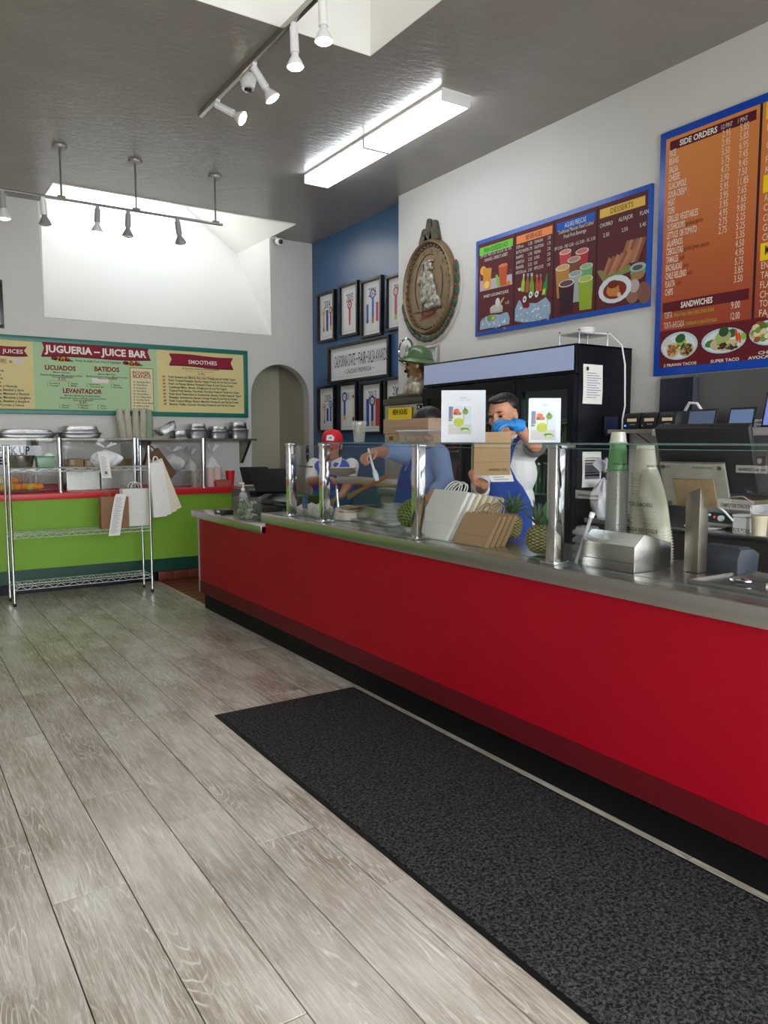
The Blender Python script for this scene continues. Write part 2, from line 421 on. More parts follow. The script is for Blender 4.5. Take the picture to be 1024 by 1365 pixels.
# red quarry tiles in the staff passage at the counter's end
tm = mat('quarry_tile', (112, 50, 34), .4, var=.15, vscale=9, bump=.1)
base_t = None
for i in range(5):
    for jn in range(10):
        a = MB().box((0, 0, 0), (.147, .147, .006)) if base_t is None else None
        if a:
            o = base_t = a.build('tile', tm, floor, bevel=.001)
            off = WM[floor].translation
            for v in o.data.vertices: v.co += off
        else:
            o = base_t.copy(); COL.objects.link(o); o.parent = floor
        o.location = V((2.266+.15*i, 6.19+.15*jn, -.005))-WM[floor].translation
tag(MB().box((2.238, 6.17, -.003), (2.268, 7.56, .006)).build('trim_1', mat('threshold', (176, 168, 150), .4), bevel=.002), kind='structure')
for i in range(3):
    MB().box((2.275+.15*i, 7.622, .006), (2.42+.15*i, 7.645, .092)).build('tile', tm, floor, bevel=.0015)

# far wall with the roof-light recess and an arched opening
NX0, NX1, NZ, NY = 1.47, 4.02, 2.66, 7.95
AX0, AX1, AS = 3.74, 4.52, 1.94
wf = MB()
T = .14
wf.box((LX, FY, 0), (NX0, FY+T, CZ)).box((NX0, FY, 0), (AX0, FY+T, NZ))
ar = (AX1-AX0)/2; ac = (AX0+AX1)/2
arc = [(ac-ar*math.cos(PI*i/20), AS+ar*math.sin(PI*i/20)) for i in range(21)]
for (xa, za), (xb, zb) in zip(arc, arc[1:]):
    top = lambda x: NZ if x < NX1 else CZ
    wf.prism([(xa, FY, za), (xb, FY, zb), (xb, FY, NZ), (xa, FY, NZ)], (0, T, 0))
wf.box((AX1, FY, 0), (BX+.1, FY+T, NZ)).box((NX1, FY, NZ), (BX+.1, FY+T, CZ))
wall_far = wf.build('wall_far', M['wall'], kind='structure')
MB().box((AX1, FY+T, 0), (AX1+.1, 9.6, 2.7)).box((3.0, 9.5, 0), (AX1+.1, 9.6, 2.7)).box((3.0, FY+T, 2.6), (AX1+.1, 9.6, 2.7)).box((3.0, FY+T, 0), (3.1, 9.6, 2.7)).build('wall_passage', M['cream'], kind='structure')
# right wall (white) stepping back to the blue wall
MB().box((WX, RY, 0), (WX+.3, 6.52, CZ)).build('wall_right', M['wall'], kind='structure')
MB().box((BX, 6.52, 0), (BX+.2, FY, CZ)).build('wall_blue', M['blue'], kind='structure')
MB().box((LX-.15, RY, 0), (LX, FY, CZ)).build('wall_left', M['wall'], kind='structure')
# street front: piers, sill and lintel around four window panes
fb = MB().box((LX, RY-.15, 0), (4.6, RY, .55)).box((LX, RY-.15, 2.95), (4.6, RY, CZ))
for x in (LX, -.6, 1.05, 2.7, 4.35): fb.box((x, RY-.15, .55), (x+(.12 if x > LX else .04), RY, 2.95))
fb.build('wall_street', M['wall'], kind='structure')
for i, x in enumerate((LX+.04, -.48, 1.17, 2.82)):
    x1 = (-.6, 1.05, 2.7, 4.35)[i]
    MB().box((x, RY-.08, .55), (x1, RY-.072, 2.95)).build('window_%d' % (i+1), M['glass'], kind='structure')
# ceiling with two roof lights
HX0, HX1, HY0, HY1 = .45, 2.718, 2.25, 4.32
cb = MB(); CT = .06
for a, b in (((LX, RY), (4.7, HY0)), ((LX, HY0), (HX0, HY1)), ((HX1, HY0), (4.7, HY1)), ((LX, HY1), (4.7, NY)), ((LX, NY), (NX0, FY+T)), ((NX1, NY), (4.7, FY+T))):
    cb.box((*a, CZ), (*b, CZ+CT))
cb.build('ceiling', M['ceil'], kind='structure')
h = 4.95
wl = MB()
e = .004
wl.box((HX0, HY1-e, CZ+.001), (HX1, HY1+.08, h)).box((HX0, HY0-.08, CZ+.001), (HX1, HY0+e, h)).box((HX1-e, HY0-.08, CZ+.001), (HX1+.08, HY1+.08, h)).box((HX0-.08, HY0-.08, CZ+.001), (HX0+e, HY1+.08, h)).box((HX0, HY0, h), (HX1, HY1, h+.05))
wl.build('ceiling_well', M['white'], kind='structure')
# the far recess: plumb cheeks to ceiling level, then tapering to the roof pane
s = .88; zt = 4.7
yb = lambda z: FY+s*(z-NZ)
q = [V((NX0, FY, NZ)), V((NX1, FY, NZ)), V((NX1, yb(CZ), CZ)), V((NX0, yb(CZ), CZ)), V((NX0, FY, CZ)), V((NX1, FY, CZ)), V((NX0, NY, CZ)), V((NX1, NY, CZ)),
     V((2.1, yb(zt), zt)), V((3.4, yb(zt), zt)), V((2.1, 8.5, zt)), V((3.4, 8.5, zt))]
MB().add(q, [(0, 1, 2, 3), (3, 2, 9, 8), (1, 5, 2), (0, 3, 4), (5, 7, 11, 9, 2), (4, 3, 8, 10, 6), (6, 10, 11, 7)]).build('ceiling_recess', M['white'], kind='structure', solid=.03)

# ---------------------------------------------------------------- red service counter
EY = 6.2                                   # far end of the counter, at the register
ct = thing('service_counter', 'long red laminate service counter with dark red band and black base', 'counter', (2.4, 2.6, 0))
MB().box((2.2, -1.5, .237), (2.62, 4.87, .845)).box((2.2, 4.87, .237), (2.62, EY, .762)).build('front_panel', M['red'], ct)
MB().box((2.197, -1.5, .135), (2.62, EY, .2365)).build('lower_band', M['red_d'], ct)
MB().box((2.23, -1.5, .0), (2.6, EY-.02, .135)).build('toe_base', M['blackb'], ct)
MB().box((2.19, EY, .135), (2.62, EY+.012, .76)).build('end_trim', mat('aluminium_trim', (178, 178, 174), .35, .9), ct)
MB().box((2.62, -1.5, .05), (2.74, 4.8, .84)).box((2.62, 4.88, .05), (2.84, 6.19, .76)).build('rear_cabinet', M['steel_d'], ct)
wt = thing('steel_worktop', 'long stainless steel worktop with a deep front lip above red panel', 'worktop', (2.45, 1.7, .84))
MB().box((2.172, -1.5, .896), (2.75, 4.87, .91)).build('top_sheet', M['steel'], wt, bevel=.003)
MB().box((2.17, -1.5, .843), (2.182, 4.872, .908)).build('front_lip', M['steel'], wt, bevel=.003)
rt = thing('register_worktop', 'short lower steel worktop holding the cash register at counter end', 'worktop', (2.45, 5.5, .76))
MB().box((2.172, 4.874, .806), (2.85, 6.3, .82)).build('top_sheet', M['steel'], rt, bevel=.003)
MB().box((2.168, 4.874, .762), (2.18, 6.302, .818)).build('front_lip', M['steel'], rt, bevel=.004)
MB().box((2.18, 6.29, .762), (2.85, 6.302, .818)).build('end_lip', M['steel'], rt, bevel=.004)

# sneeze guard
gx = 2.24
posts = (4.54, 4.088, 3.116, 2.181, 1.12)
sg = thing('sneeze_guard', 'chrome-posted clear glass sneeze guard along the steel worktop', 'glass guard', (gx, 2.8, .91))
for y in posts:
    p = MB().box((gx-.026, y-.024, .916), (gx+.026, y+.024, 1.384)).build('post', M['chrome'], sg, bevel=.003)
    MB().box((gx-.042, y-.04, .91), (gx+.05, y+.04, .922)).build('foot_plate', M['chrome'], p, bevel=.002)
    MB().box((gx-.03, y-.028, 1.372), (gx+.03, y+.028, 1.386)).build('cap', M['chrome'], p, bevel=.002)
for a, b in zip(posts, posts[1:]):
    g = MB().box((gx-.018, b+.026, .925), (gx-.012, a-.026, 1.37)).build('glass_panel', M['glass'], sg)
    for z in (.9225, 1.37): MB().box((gx-.0185, b+.026, z), (gx-.0115, a-.026, z+.0025)).build('glass_edge', M['edge'], g)
for a, b in ((4.11, 3.12), (3.118, 2.18), (2.178, 1.1)):
    g = MB().box((gx-.03, b, 1.386), (gx+.3, a, 1.393)).build('glass_shelf', M['glass'], sg)
    MB().box((gx-.0325, b, 1.386), (gx-.03, a, 1.393)).build('glass_edge', M['edge'], g)
for y in posts[1:]:
    MB().box((gx+.026, y-.005, 1.374), (gx+.1, y+.005, 1.385)).build('shelf_bracket', M['steel_d'], sg)
# printed dish labels on the glass (clear strips, black capitals)
strip = mat('label_strip', (196, 196, 190), .4, alpha=.35)
for st, x0, y0, x1, hp, bg in (('WET BURRITO SAUCES.', 887, 611, 937, 5, 0), ('TOFU RANCHERO', 838.5, 674, 870.5, 5.2, 0), ('LENGUA BEEF TONGUE', 835, 707, 877, 5, 0), ('CHIPOTLE CHICKEN', 961, 675, 1003, 4.6, 1),
                           ('CHILE VERDE PORK', 958, 706, 1001, 4.6, 0), ('CARNE ASADA BEEF', 817, 619.5, 836, 2.6, 0), ('GRILLED TOFU CHICKEN', 862, 622.5, 893.5, 2.8, 0), ('CHICKEN MOLE VERDE', 923, 624.5, 950.5, 2.6, 0),
                           ('SHREDDED CHICKEN', 985, 627, 1021, 3, 1), ('ROASTED VEGGIES WITH', 771, 661, 798, 2.6, 1), ('CHIPOTLE SAUCE', 774, 666.5, 798, 2.6, 0)):
    lab = Decal('dish_label', sg, (gx-.0195, 0, 0), (0, -1, 0), (0, 0, 1), lift=.0004)
    lab.tpx(st, x0, y0, x1, hp, (22, 22, 22), 2, .012)
    if bg:
        a, b = lab.px(x0-4, y0+3); c_, d_ = lab.px(x1+3, y0-hp-3); lab.rect(a, b, c_, d_, strip, 1)
# oval sticker on the first pane
st_ = Decal('sticker', sg, (gx-.0195, 0, 0), (0, -1, 0), (0, 0, 1), lift=.0004)
a, b = st_.px(410, 605)
st_.ell(a, b, .022, .055, (20, 38, 46)).rect(a-.014, b-.004, a+.014, b+.006, (120, 140, 146), 2).ell(a, b+.038, .006, .006, (120, 140, 146), 2)
a0_, b0_ = st_.px(399, 622.5); a1_, b1_ = st_.px(417, 621.3); st_.rect(a0_, b0_, a1_, b1_, (90, 92, 92))

# ---------------------------------------------------------------- entrance mat
def mat_material():
    m = bpy.data.materials.new('charcoal_loop_pile'); m.use_nodes = True
    nt = m.node_tree; b = nt.nodes['Principled BSDF']; L = nt.links.new; N = nt.nodes.new
    tc = N('ShaderNodeTexCoord'); n = N('ShaderNodeTexNoise'); n.inputs['Scale'].default_value = 95; n.inputs['Detail'].default_value = 2.; n.inputs['Distortion'].default_value = .8
    L(tc.outputs['Object'], n.inputs['Vector'])
    r = N('ShaderNodeValToRGB'); e = r.color_ramp.elements
    e[0].position, e[0].color = .4, lin(17, 17, 18); e[1].position, e[1].color = .66, lin(74, 73, 74)
    L(n.outputs[0], r.inputs[0]); L(r.outputs[0], b.inputs['Base Color']); b.inputs['Roughness'].default_value = .9
    b.inputs['Specular IOR Level'].default_value = .2
    bp = N('ShaderNodeBump'); bp.inputs['Strength'].default_value = .9; bp.inputs['Distance'].default_value = .006; L(n.outputs[0], bp.inputs['Height']); L(bp.outputs[0], b.inputs['Normal'])
    return m
fm = thing('floor_mat', 'black ribbed entrance mat lying along the red counter', 'mat', (1.77, 1.9, 0))
MB().box((1.362, .15, .0005), (2.19, 3.672, .006)).build('rubber_border', M['blackb'], fm, bevel=.002)
MB().box((1.378, .165, .004), (2.176, 3.656, .0105)).build('carpet', mat_material(), fm, bevel=.003)

# ---------------------------------------------------------------- green juice counter
jc = thing('juice_counter', 'lime green juice bar counter with dark green band and red top edge', 'counter', (1.6, 8, 0))
JX0, JX1, JY = -1.2, 3.2, 7.66
MB().box((JX0, JY, .22), (2.262, 8.6, .86)).box((2.262, JY, .215), (JX1-.02, 8.6, .86)).build('front_panel', M['lime'], jc)
MB().box((JX0, JY-.002, .093), (JX1-.02, 8.6, .2195)).build('lower_band', M['green_d'], jc)
MB().box((JX0, JY-.01, 0), (2.262, 8.6, .092)).build('toe_base', M['black2'], jc)
jt = MB().box((JX0, JY-.03, .861), (JX1, 8.63, .918)).build('juice_worktop', M['red_top'], bevel=.004)
tag(jt, 'bright red laminate worktop on the lime green counter', 'worktop')
sj = thing('juice_glass_guard', 'clear glass guard with round chrome posts on the red worktop', 'glass guard', (1.6, 7.8, .918))
jp = [P(1, 7.74, x, 650).x for x in (-60, 81, 181, 272)]
for x in jp:
    p = MB().cyl((x, 7.74, .925), (x, 7.74, 1.43), .025, n=14).build('post', M['chrome'], sj, smooth=True)
    MB().cyl((x, 7.74, .918), (x, 7.74, .927), .04, n=14).build('foot_plate', M['chrome'], p, smooth=True)
for a, b in zip(jp, jp[1:]): MB().box((a+.025, 7.735, .93), (b-.025, 7.741, 1.42)).build('glass_panel', M['glass'], sj)
MB().box((jp[0], 7.72, 1.42), (jp[3]+.02, 7.95, 1.43)).build('glass_shelf', M['glass'], sj)
for x in jp[2:]: MB().cyl((x+.09, 7.95, .918), (x+.09, 7.95, 1.42), .014, n=10).build('rear_post', M['chrome'], sj, smooth=True)
for x in jp[2:3]: MB().box((x-.02, 7.77, .93), (x-.014, 8.2, 1.38)).build('side_panel', M['glass'], sj)
# ---------------------------------------------------------------- wall shelf behind the juice bar
ws = thing('wall_shelf', 'grey steel wall shelf on brackets under the juice menu', 'shelf', (2.3, 8.5, 1.4))
MB().box((.2, 8.32, 1.405), (3.67, 8.637, 1.428)).build('board', M['steel_d'], ws, bevel=.002)
for x in (3.58, 2.42, 1.3):
    MB().prism([(x, 8.34, 1.404), (x, 8.637, 1.404), (x, 8.637, 1.14), (x, 8.6, 1.14)], (.03, 0, 0)).build('bracket', M['steel_d'], ws)

# ---------------------------------------------------------------- juice menu board (far wall)
jm = thing('juice_menu_board', 'wide green-framed juice bar menu board on the far wall', 'menu board', (2.2, FY, 1.67))
bx0, bx1, bz0, bz1, by = .12, 3.685, 1.675, 2.46, FY-.035
MB().box((bx0, by, bz0), (bx1, FY-.002, bz1)).build('backing', mat('menu_green_edge', (18, 104, 92), .4), jm)
fr = mat('menu_frame_green', (14, 110, 96), .35)
for a, b in (((bx0, bz1-.05), (bx1, bz1)), ((bx0, bz0), (bx1, bz0+.05)), ((bx1-.05, bz0+.05), (bx1, bz1-.05)), ((bx0, bz0+.05), (bx0+.05, bz1-.05))):
    MB().box((a[0], by-.014, a[1]), (b[0], by, b[1])).build('frame_rail', fr, jm, bevel=.003)
d = Decal('print', jm, (0, by-.001, 0), (1, 0, 0), (0, 0, 1), lift=.0012)
U = lambda x, y: d.px(x, y)
maro, navy, khaki, sage = (140, 26, 50), (28, 52, 62), (222, 206, 146), (174, 204, 158)
x_a, x_b = U(45, 500)[0], U(209.5, 500)[0]
d.rect(bx0+.05, bz0+.05, x_a, bz1-.05, khaki, 0); d.rect(x_a, bz0+.05, x_b, bz1-.05, sage, 0); d.rect(x_b, bz0+.05, bx1-.05, bz1-.05, khaki, 0)
def ribbon(x0, y0, x1, y1, dy, sag):
    """torn maroon banner between two pixel corners of its left end and right end"""
    (a0, t0), (a1, t1) = U(x0, y0), U(x1, y0+dy); h_ = U(x0, y0)[1]-U(x0, y1)[1]
    n = 12; up = []; lo = []
    for i in range(n+1):
        f = i/n; wv = sag*math.sin(f*2*PI)
        up.append((a0+(a1-a0)*f, t0+(t1-t0)*f+wv)); lo.append((a0+(a1-a0)*f, t0+(t1-t0)*f-h_+wv))
    mid = lambda a, b: ((a[0]+b[0])/2, (a[1]+b[1])/2)
    L_, R_ = mid(up[0], lo[0]), mid(up[-1], lo[-1])
    d.poly(up+[(R_[0]-.03, R_[1])]+lo[::-1]+[(L_[0]+.03, L_[1])], maro, 2)
    dk = (88, 18, 34)
    d.poly([(lo[0][0], lo[0][1])]+lo+[(p[0]+.006, p[1]-.012) for p in lo[::-1]], dk, 1)
ribbon(54, 452.5, 200, 474, 7, .008)
ribbon(225, 471, 310.5, 486, 6.5, .006)
ribbon(-40, 459, 36, 471, 3, .006)
wht = (238, 234, 222)
d.tpx('JUGUERIA \u2013 JUICE BAR', 59.5, 469, 195, 9.2, wht, 3, .035)
d.tpx('SMOOTHIES', 251, 485, 289, 5.2, wht, 3, .012)
d.tpx('JUICES', 3, 470, 30.5, 5.2, wht, 3, .012)
for st, x0, y0, x1, hp, c_, bo in (('LICUADOS', 60, 492.5, 101, 6, maro, .035), ('BATIDOS', 126, 494.5, 159, 6, maro, .035), ('LEVANTADOR', 84, 523.5, 136, 5.8, maro, .035),
        ('POWER', 177, 499, 200, 4.4, maro, .015), ('BLENDS', 177.5, 503.6, 201, 4.4, maro, .015), ('Power Available Fresh Fruits & Vegetables', 101, 482, 161, 3, navy, .01),
        ('Mexican Smoothie', 71, 497, 93, 2.1, navy, .01), ('Blended with Bananas, Milk and Choice of Fruit', 54, 500.3, 110, 2.3, navy, .01), ('Choose one POWER BLEND', 69, 503.2, 97, 2, maro, .02),
        ('3.50', 77.5, 506.8, 87.5, 3.2, navy, 0), ('Mexican Milk Shake', 131, 499.5, 154, 2.1, navy, .01), ('Blended with Choice of Fruit, Milk and Ice Cream', 115, 502.4, 170, 2.3, navy, .01),
        ('Choose one POWER BLEND', 130, 505.2, 156, 2, maro, .02), ('Mexican High Energy Breakfast Blend', 86, 528, 133, 2.2, navy, .01), ('Blended with Choice of all Fruits, Juice and Ice Cream', 80, 531.2, 141, 2.3, navy, .01),
        ('Choose one POWER BLEND', 97, 534.4, 124, 2, maro, .02), ('4.95', 105.5, 538.3, 115.5, 3.4, navy, 0),
        ('1  Strawberry', 63, 511.4, 80, 2, navy, .01), ('2  Pineapple', 63, 514.6, 79, 2, navy, .01), ('3  Papaya', 91, 512, 104, 2, navy, .01), ('4  Mango', 91, 515, 103, 2, navy, .01),
        ('1  Watermelon', 115, 512.8, 133, 2, navy, .01), ('2  Cantaloupe', 115, 516, 139, 2, navy, .01), ('3  Banana', 148, 514, 160, 2, navy, .01), ('4  Chocolate', 148, 517, 163, 2, navy, .01),
        ('1  Spinach', 79, 541, 93, 2, navy, .01), ('2  Carrots', 79, 544, 92, 2, navy, .01), ('3  Pineapple', 104, 541.5, 118, 2, navy, .01), ('4  Mango', 104, 544.5, 118, 2, navy, .01), ('5  Kale', 130, 541.8, 141, 2, navy, .01), ('6  Tomato', 130, 545, 143, 2, navy, .01),
        ('All Smoothies include one', 243, 492, 271, 2.2, navy, .01), ('POWER BLEND', 272, 493.2, 292, 2.4, maro, .03), ('3.95', 264, 500.3, 272.5, 3.4, navy, 0),
        ('XL', 12, 483.5, 16.5, 3, navy, .03), ('.00', 0, 482, 6, 3.4, navy, 0)):
    d.tpx(st, x0, y0, x1, hp, c_, 2, bo)
for i, st in enumerate(('Fresh Strawberries, Banana, Key Lime, Orange Juice & Vanilla Yogurt', 'Fresh Tropical Pineapple, Banana, Papaya Freeze & Low Fat Ice Cream', 'Fresh cut Papaya, Banana, Pineapple Freeze & Low Fat Ice Cream', 'Cantaloupe Melon, Banana, Orange Juice & Low Fat Yogurt',
        'Tropical Fresh Banana, Chocolate, Horchata Freeze & Vanilla Ice Cream', 'Fresh sliced Watermelon & Strawberries, Banana, Vanilla Freeze & Yogurt', 'Pineapple, Strawberries, Banana, Orange Freeze & Low Fat Ice Cream', 'Fresh Tropical Mango, Banana, Mandarin Freeze & Low Fat Ice Cream', 'Bananas, Vanilla, Coconut, Horchata Freeze & Low Fat Ice Cream')):
    x1 = (314, 316, 311, 302, 318.5, 321.5, 316, 318, 313)[i]
    d.tpx(st, 224.5+.2*i, 503.5+4.55*i, x1, 2.9, navy, 2, .02)
    d.tpx('#%d' % (i+1), 216.5+.25*i, 503+4.55*i, 220+.25*i, 2.6, maro, 2, .02)
for i, st in enumerate(('Zanahoria y Naranja', 'Zanahoria, Betabel y Apio', 'Zanahoria, Manzana y Betabel', 'Zanahoria, Manzana y Jengibre', 'Zanahoria, Betabel y Jengibre', 'Naranja, Toronja y Limon')):
    d.tpx(st, -18, 515+5.1*i, (23, 32, 39, 41, 39, 32)[i], 3, navy, 2, .02)
for i in range(4): d.tpx('Zanahoria', -18, 494.5+5.1*i, (5, 1.5, 4, 1.5)[i], 3, navy, 2, .02)
# Power Blends box
(a0, b0), (a1, b1) = U(174.5, 548), U(204, 491.5)
d.rect(a0, b0, a1, b1, maro, 1); d.rect(a0+.006, b0+.006, a1-.006, b1-.006, (226, 214, 170), 1.5)
for i, st in enumerate(('Antioxidant Blend', 'Protein Blend', 'Energy Blend', 'Brain Blend', 'Ginseng Blend', 'Soy Collagen Blend', 'Soy Fiber Blend', 'Multi Vitamin Blend', 'Weight Loss Blend', 'Cleanse Blend')):
    d.tpx('%02d  ' % (i+1)+st, 178, 510+4.0*i, (200, 196, 195, 195, 198, 201, 199, 204, 199, 197)[i], 2.2, navy, 2, .015)
# rules, pasted price patches, fruit vignettes
for x0, x1, y in ((65, 95, 507.7), (99, 125, 539.4), (248, 286, 501.6), (247, 285, 494.8)):
    (a0, b0), (a1, _) = U(x0, y), U(x1, y); d.rect(a0, b0, a1, b0+.0035, (190, 110, 70), 2)
for x0, y0, x1, y1, c_ in ((123, 504.8, 144.5, 510.3, (226, 220, 208)), (0, 477.5, 9, 484.5, (206, 176, 128)), (18, 478, 30.5, 485, (214, 206, 196))):
    (a0, b0), (a1, b1) = U(x0, y1), U(x1, y0); d.rect(a0, b0, a1, b1, c_, 1.6)
for cx_, cy_ in ((83, 479.5), (177, 485.5)):
    a, b = U(cx_, cy_)
    for du, dv, ru, rv, c_ in ((-.075, .01, .035, .02, (116, 42, 44)), (-.045, -.004, .03, .018, (214, 176, 60)), (-.01, .004, .028, .026, (218, 120, 44)), (.02, -.006, .026, .018, (226, 178, 64)), (.05, .003, .03, .02, (178, 60, 40)), (.08, -.008, .03, .01, (96, 140, 64)), (-.02, .026, .012, .01, (90, 130, 70)), (.035, .024, .012, .012, (150, 40, 50))):
        d.ell(a+du, b+dv, ru, rv, c_, 2, 10)

# ---------------------------------------------------------------- drinks menu board (right wall)
b1 = thing('drinks_menu_board', 'blue-edged maroon drinks and desserts menu board above the fridge', 'menu board', (WX, 4.4, 2.31))
Y0, Y1, Z0, Z1 = 5.29, 3.469, 2.31, 3.117
MB().box((WX-.025, Y1, Z0), (WX-.002, Y0, Z1)).build('panel', mat('menu_blue', (24, 82, 176), .35), b1, bevel=.002)
d = Decal('print', b1, (WX-.026, Y0, Z0), (0, -1, 0), (0, 0, 1), lift=.001)
U = lambda x, y: d.px(x, y)
bw, bh = Y0-Y1, Z1-Z0
d.rect(.03, .035, bw-.03, bh-.035, (92, 40, 44), 0)
cols = [.03]+[U(x, 380)[0] for x in (685.5, 738, 794.5)]+[bw-.03]
for a in cols[1:-1]: d.rect(a-.005, .035, a+.005, bh-.035, (38, 18, 22), 1)
for i, (c_, st, tc_) in enumerate((((116, 206, 68), 'FRESH SQUEEZED JUICE', (30, 40, 24)), ((238, 142, 82), 'BEVERAGES', (52, 30, 22)), ((34, 92, 184), 'AGUAS FRESCAS', (226, 232, 240)), ((232, 190, 84), 'DESSERTS', (44, 36, 22)))):
    a0, a1 = cols[i]+.022, cols[i+1]-.022; d.rect(a0, bh-.13, a1, bh-.068, c_, 1)
    d.text(st, (a0+a1)/2, bh-.117, .036, (a1-a0)*(.72, .45, .56, .5)[i], tc_, 2, 'c', .0)
wh = (228, 222, 214)
d.tpx('SM 4.50  MED 5.50  LG 6.50  XL 7.50', 641, 344.5, 681.5, 4.2, wh); d.tpx('ORANGE, CARROT & BEET', 646, 349.5, 677, 4.2, wh); d.tpx('SWEET COCONUT JUICE', 645, 397.5, 678, 3.4, wh, 2, .02); d.tpx('6.25', 674, 405.5, 679, 3.6, wh)
for i, (l, pr, l2, p2) in enumerate((('SODA can', '1.50', 'ORANGINA', '2.50'), ('BOTTLE WATER', '1.75', 'CALISTOGA', '1.75'), ('SNAPPLE', '1.95', 'MEDINA', '2.50'), ('JARRITOS', '2.25', 'S.O.B.E.', '2.50'), ('PENAFIEL', '2.25', 'KLAR', '2.50'), ('MEXICAN soda', '2.50', 'APPLE JUICE', '1.95'))):
    z = U(689, 332)[1]-.0405*i
    for st, x0, x1 in ((l, 688.5, (698, 704, 698, 699, 699, 702)[i]), (pr, 704.5, 709.5), (l2, 712.5, (724, 725, 721, 720, 717, 725)[i]), (p2, 730, 734)):
        a = U(x0, 340)[0]; d.text(st, a, z, .024, U(x1, 340)[0]-a, wh)
d.tpx('Traditional Mexican Hand Crafted', 744.5, 313, 791, 5, wh); d.tpx('Fresh Fruit Beverage', 752, 318, 781.5, 5, wh); d.tpx('SM 2.00 - MD 2.50 - LG 3.00 - XL 3.50', 739.5, 334.5, 793.5, 4.2, wh)
d.tpx('CHURRO', 800, 304, 817, 5.2, wh); d.tpx('ALFAJOR', 825, 296, 844, 5.6, wh); d.tpx('FLAN', 853.5, 287.5, 865, 5.6, wh)
d.tpx('2.50', 804.5, 316.5, 812.5, 5, wh); d.tpx('2.50', 829, 309.5, 837, 5.2, wh); d.tpx('5.45', 853, 303, 861.5, 5.2, wh)
def pe(x, y, rx, ry, c_, z=2, rot=0., n=16):
    a, b = U(x, y); a2 = U(x+rx, y)[0]; b2 = U(x, y-ry)[1]; d.ell(a, b, a2-a, b2-b, c_, z, n, rot)
def pp(pts, c_, z=2): d.poly([U(*p) for p in pts], c_, z)
# juice glasses
pp([(640, 389), (683, 379), (682.5, 360), (640, 369)], (196, 180, 184), 1); pp([(640.5, 375), (683, 365), (683, 358), (640.5, 367)], (104, 50, 54), 1.3)
pe(644.5, 361, 4, 6, (236, 170, 60), 2); pp([(645, 385), (653.5, 384), (656, 357), (644, 358)], (214, 150, 62), 3); pe(649.5, 380, 5, 6, (240, 166, 58), 4); pe(649.5, 380, 3.6, 4.5, (248, 206, 120), 5)
pp([(667, 382), (675, 380), (677.5, 352), (665, 355)], (196, 88, 50), 3); pe(671.3, 353.5, 6, 2.2, (214, 130, 96), 4); pp([(661, 367), (664, 366), (667.5, 381), (664, 383)], (120, 196, 74), 4); pe(678, 377.5, 3, 3, (232, 120, 52), 4)
# coconut on ice
def ice(pts, seed, c1=(150, 172, 192), c2=(196, 210, 222)):
    rn = random.Random(seed); pp(pts, c1, 2)
    xs = [p[0] for p in pts]; ys = [p[1] for p in pts]
    for _ in range(46):
        x = rn.uniform(min(xs)+2, max(xs)-2); y = rn.uniform(min(ys)+4, max(ys)-2)
        if y < min(ys)+(max(ys)-min(ys))*.3: continue
        pe(x, y, rn.uniform(.7, 1.6), rn.uniform(.7, 1.7), rn.choice(((206, 220, 230), (124, 150, 176), (180, 198, 212), (226, 234, 240))), 2.5+rn.random()*.4, rn.random(), 5)
ice([(640, 440), (641, 428), (648, 423), (653, 420), (668, 419), (672, 417), (677, 416), (680, 424), (679, 432)], 3)
pp([(654, 418), (670, 416), (671, 410), (653.5, 412)], (172, 166, 156), 3); pe(662, 410.5, 8.6, 5, (192, 186, 174), 3.4); pe(664, 403, 3, 6, (206, 210, 206), 4); pp([(666, 405), (668, 406), (673, 397), (671.5, 396)], (216, 170, 80), 4)
pe(653, 424.5, 3, 4, (120, 146, 60), 4); pe(658, 424, 3, 4, (140, 166, 70), 4.3); pe(658, 424, 1.5, 2, (186, 200, 120), 4.6)
# bottles on ice
ice([(686.5, 428), (687, 412), (692, 400), (700, 404), (716, 404), (728, 396), (734, 404), (734.5, 415), (732, 424), (712, 428.5), (698, 430)], 5)
for x0, y0, x1, y1, wd, c_, cc in ((697, 389, 699, 365, 2.2, (166, 196, 60), (190, 200, 210)), (703, 390, 704.5, 364.5, 2.4, (170, 96, 74), (150, 170, 190)), (709.5, 394, 709.5, 364, 3, (122, 158, 52), (176, 190, 206)), (717, 392, 716.5, 366, 2.6, (184, 84, 56), (236, 120, 60)), (721, 388, 721.5, 365.5, 2, (178, 92, 66), (120, 150, 180)), (725.5, 394, 730, 365, 2.8, (44, 138, 66), (40, 110, 60)), (702, 410, 692.5, 384, 4, (112, 34, 34), (200, 206, 214))):
    L_ = math.hypot(x1-x0, y1-y0); ux, uy = (x1-x0)/L_, (y1-y0)/L_; nx, ny = -uy, ux
    g = lambda f, w_: (x0+ux*L_*f+nx*w_, y0+uy*L_*f+ny*w_)
    pp([g(0, wd), g(.5, wd), g(.72, wd*.45), g(.97, wd*.42), g(.97, -wd*.42), g(.72, -wd*.45), g(.5, -wd), g(0, -wd)], c_, 3); pp([g(.86, wd*.5), g(1, wd*.5), g(1, -wd*.5), g(.86, -wd*.5)], cc, 3.4)
for x, y in ((700, 399), (708, 393), (716, 392)): pe(x, y, 2.4, 4.4, (222, 226, 226), 4, -.4); pe(x, y, 1.2, 1.8, (52, 120, 96), 4.4)
pe(703.5, 407, 3.2, 4, (120, 24, 28), 4.2); pp([(723, 393), (727, 392), (728, 384), (724.5, 386)], (206, 210, 70), 4)
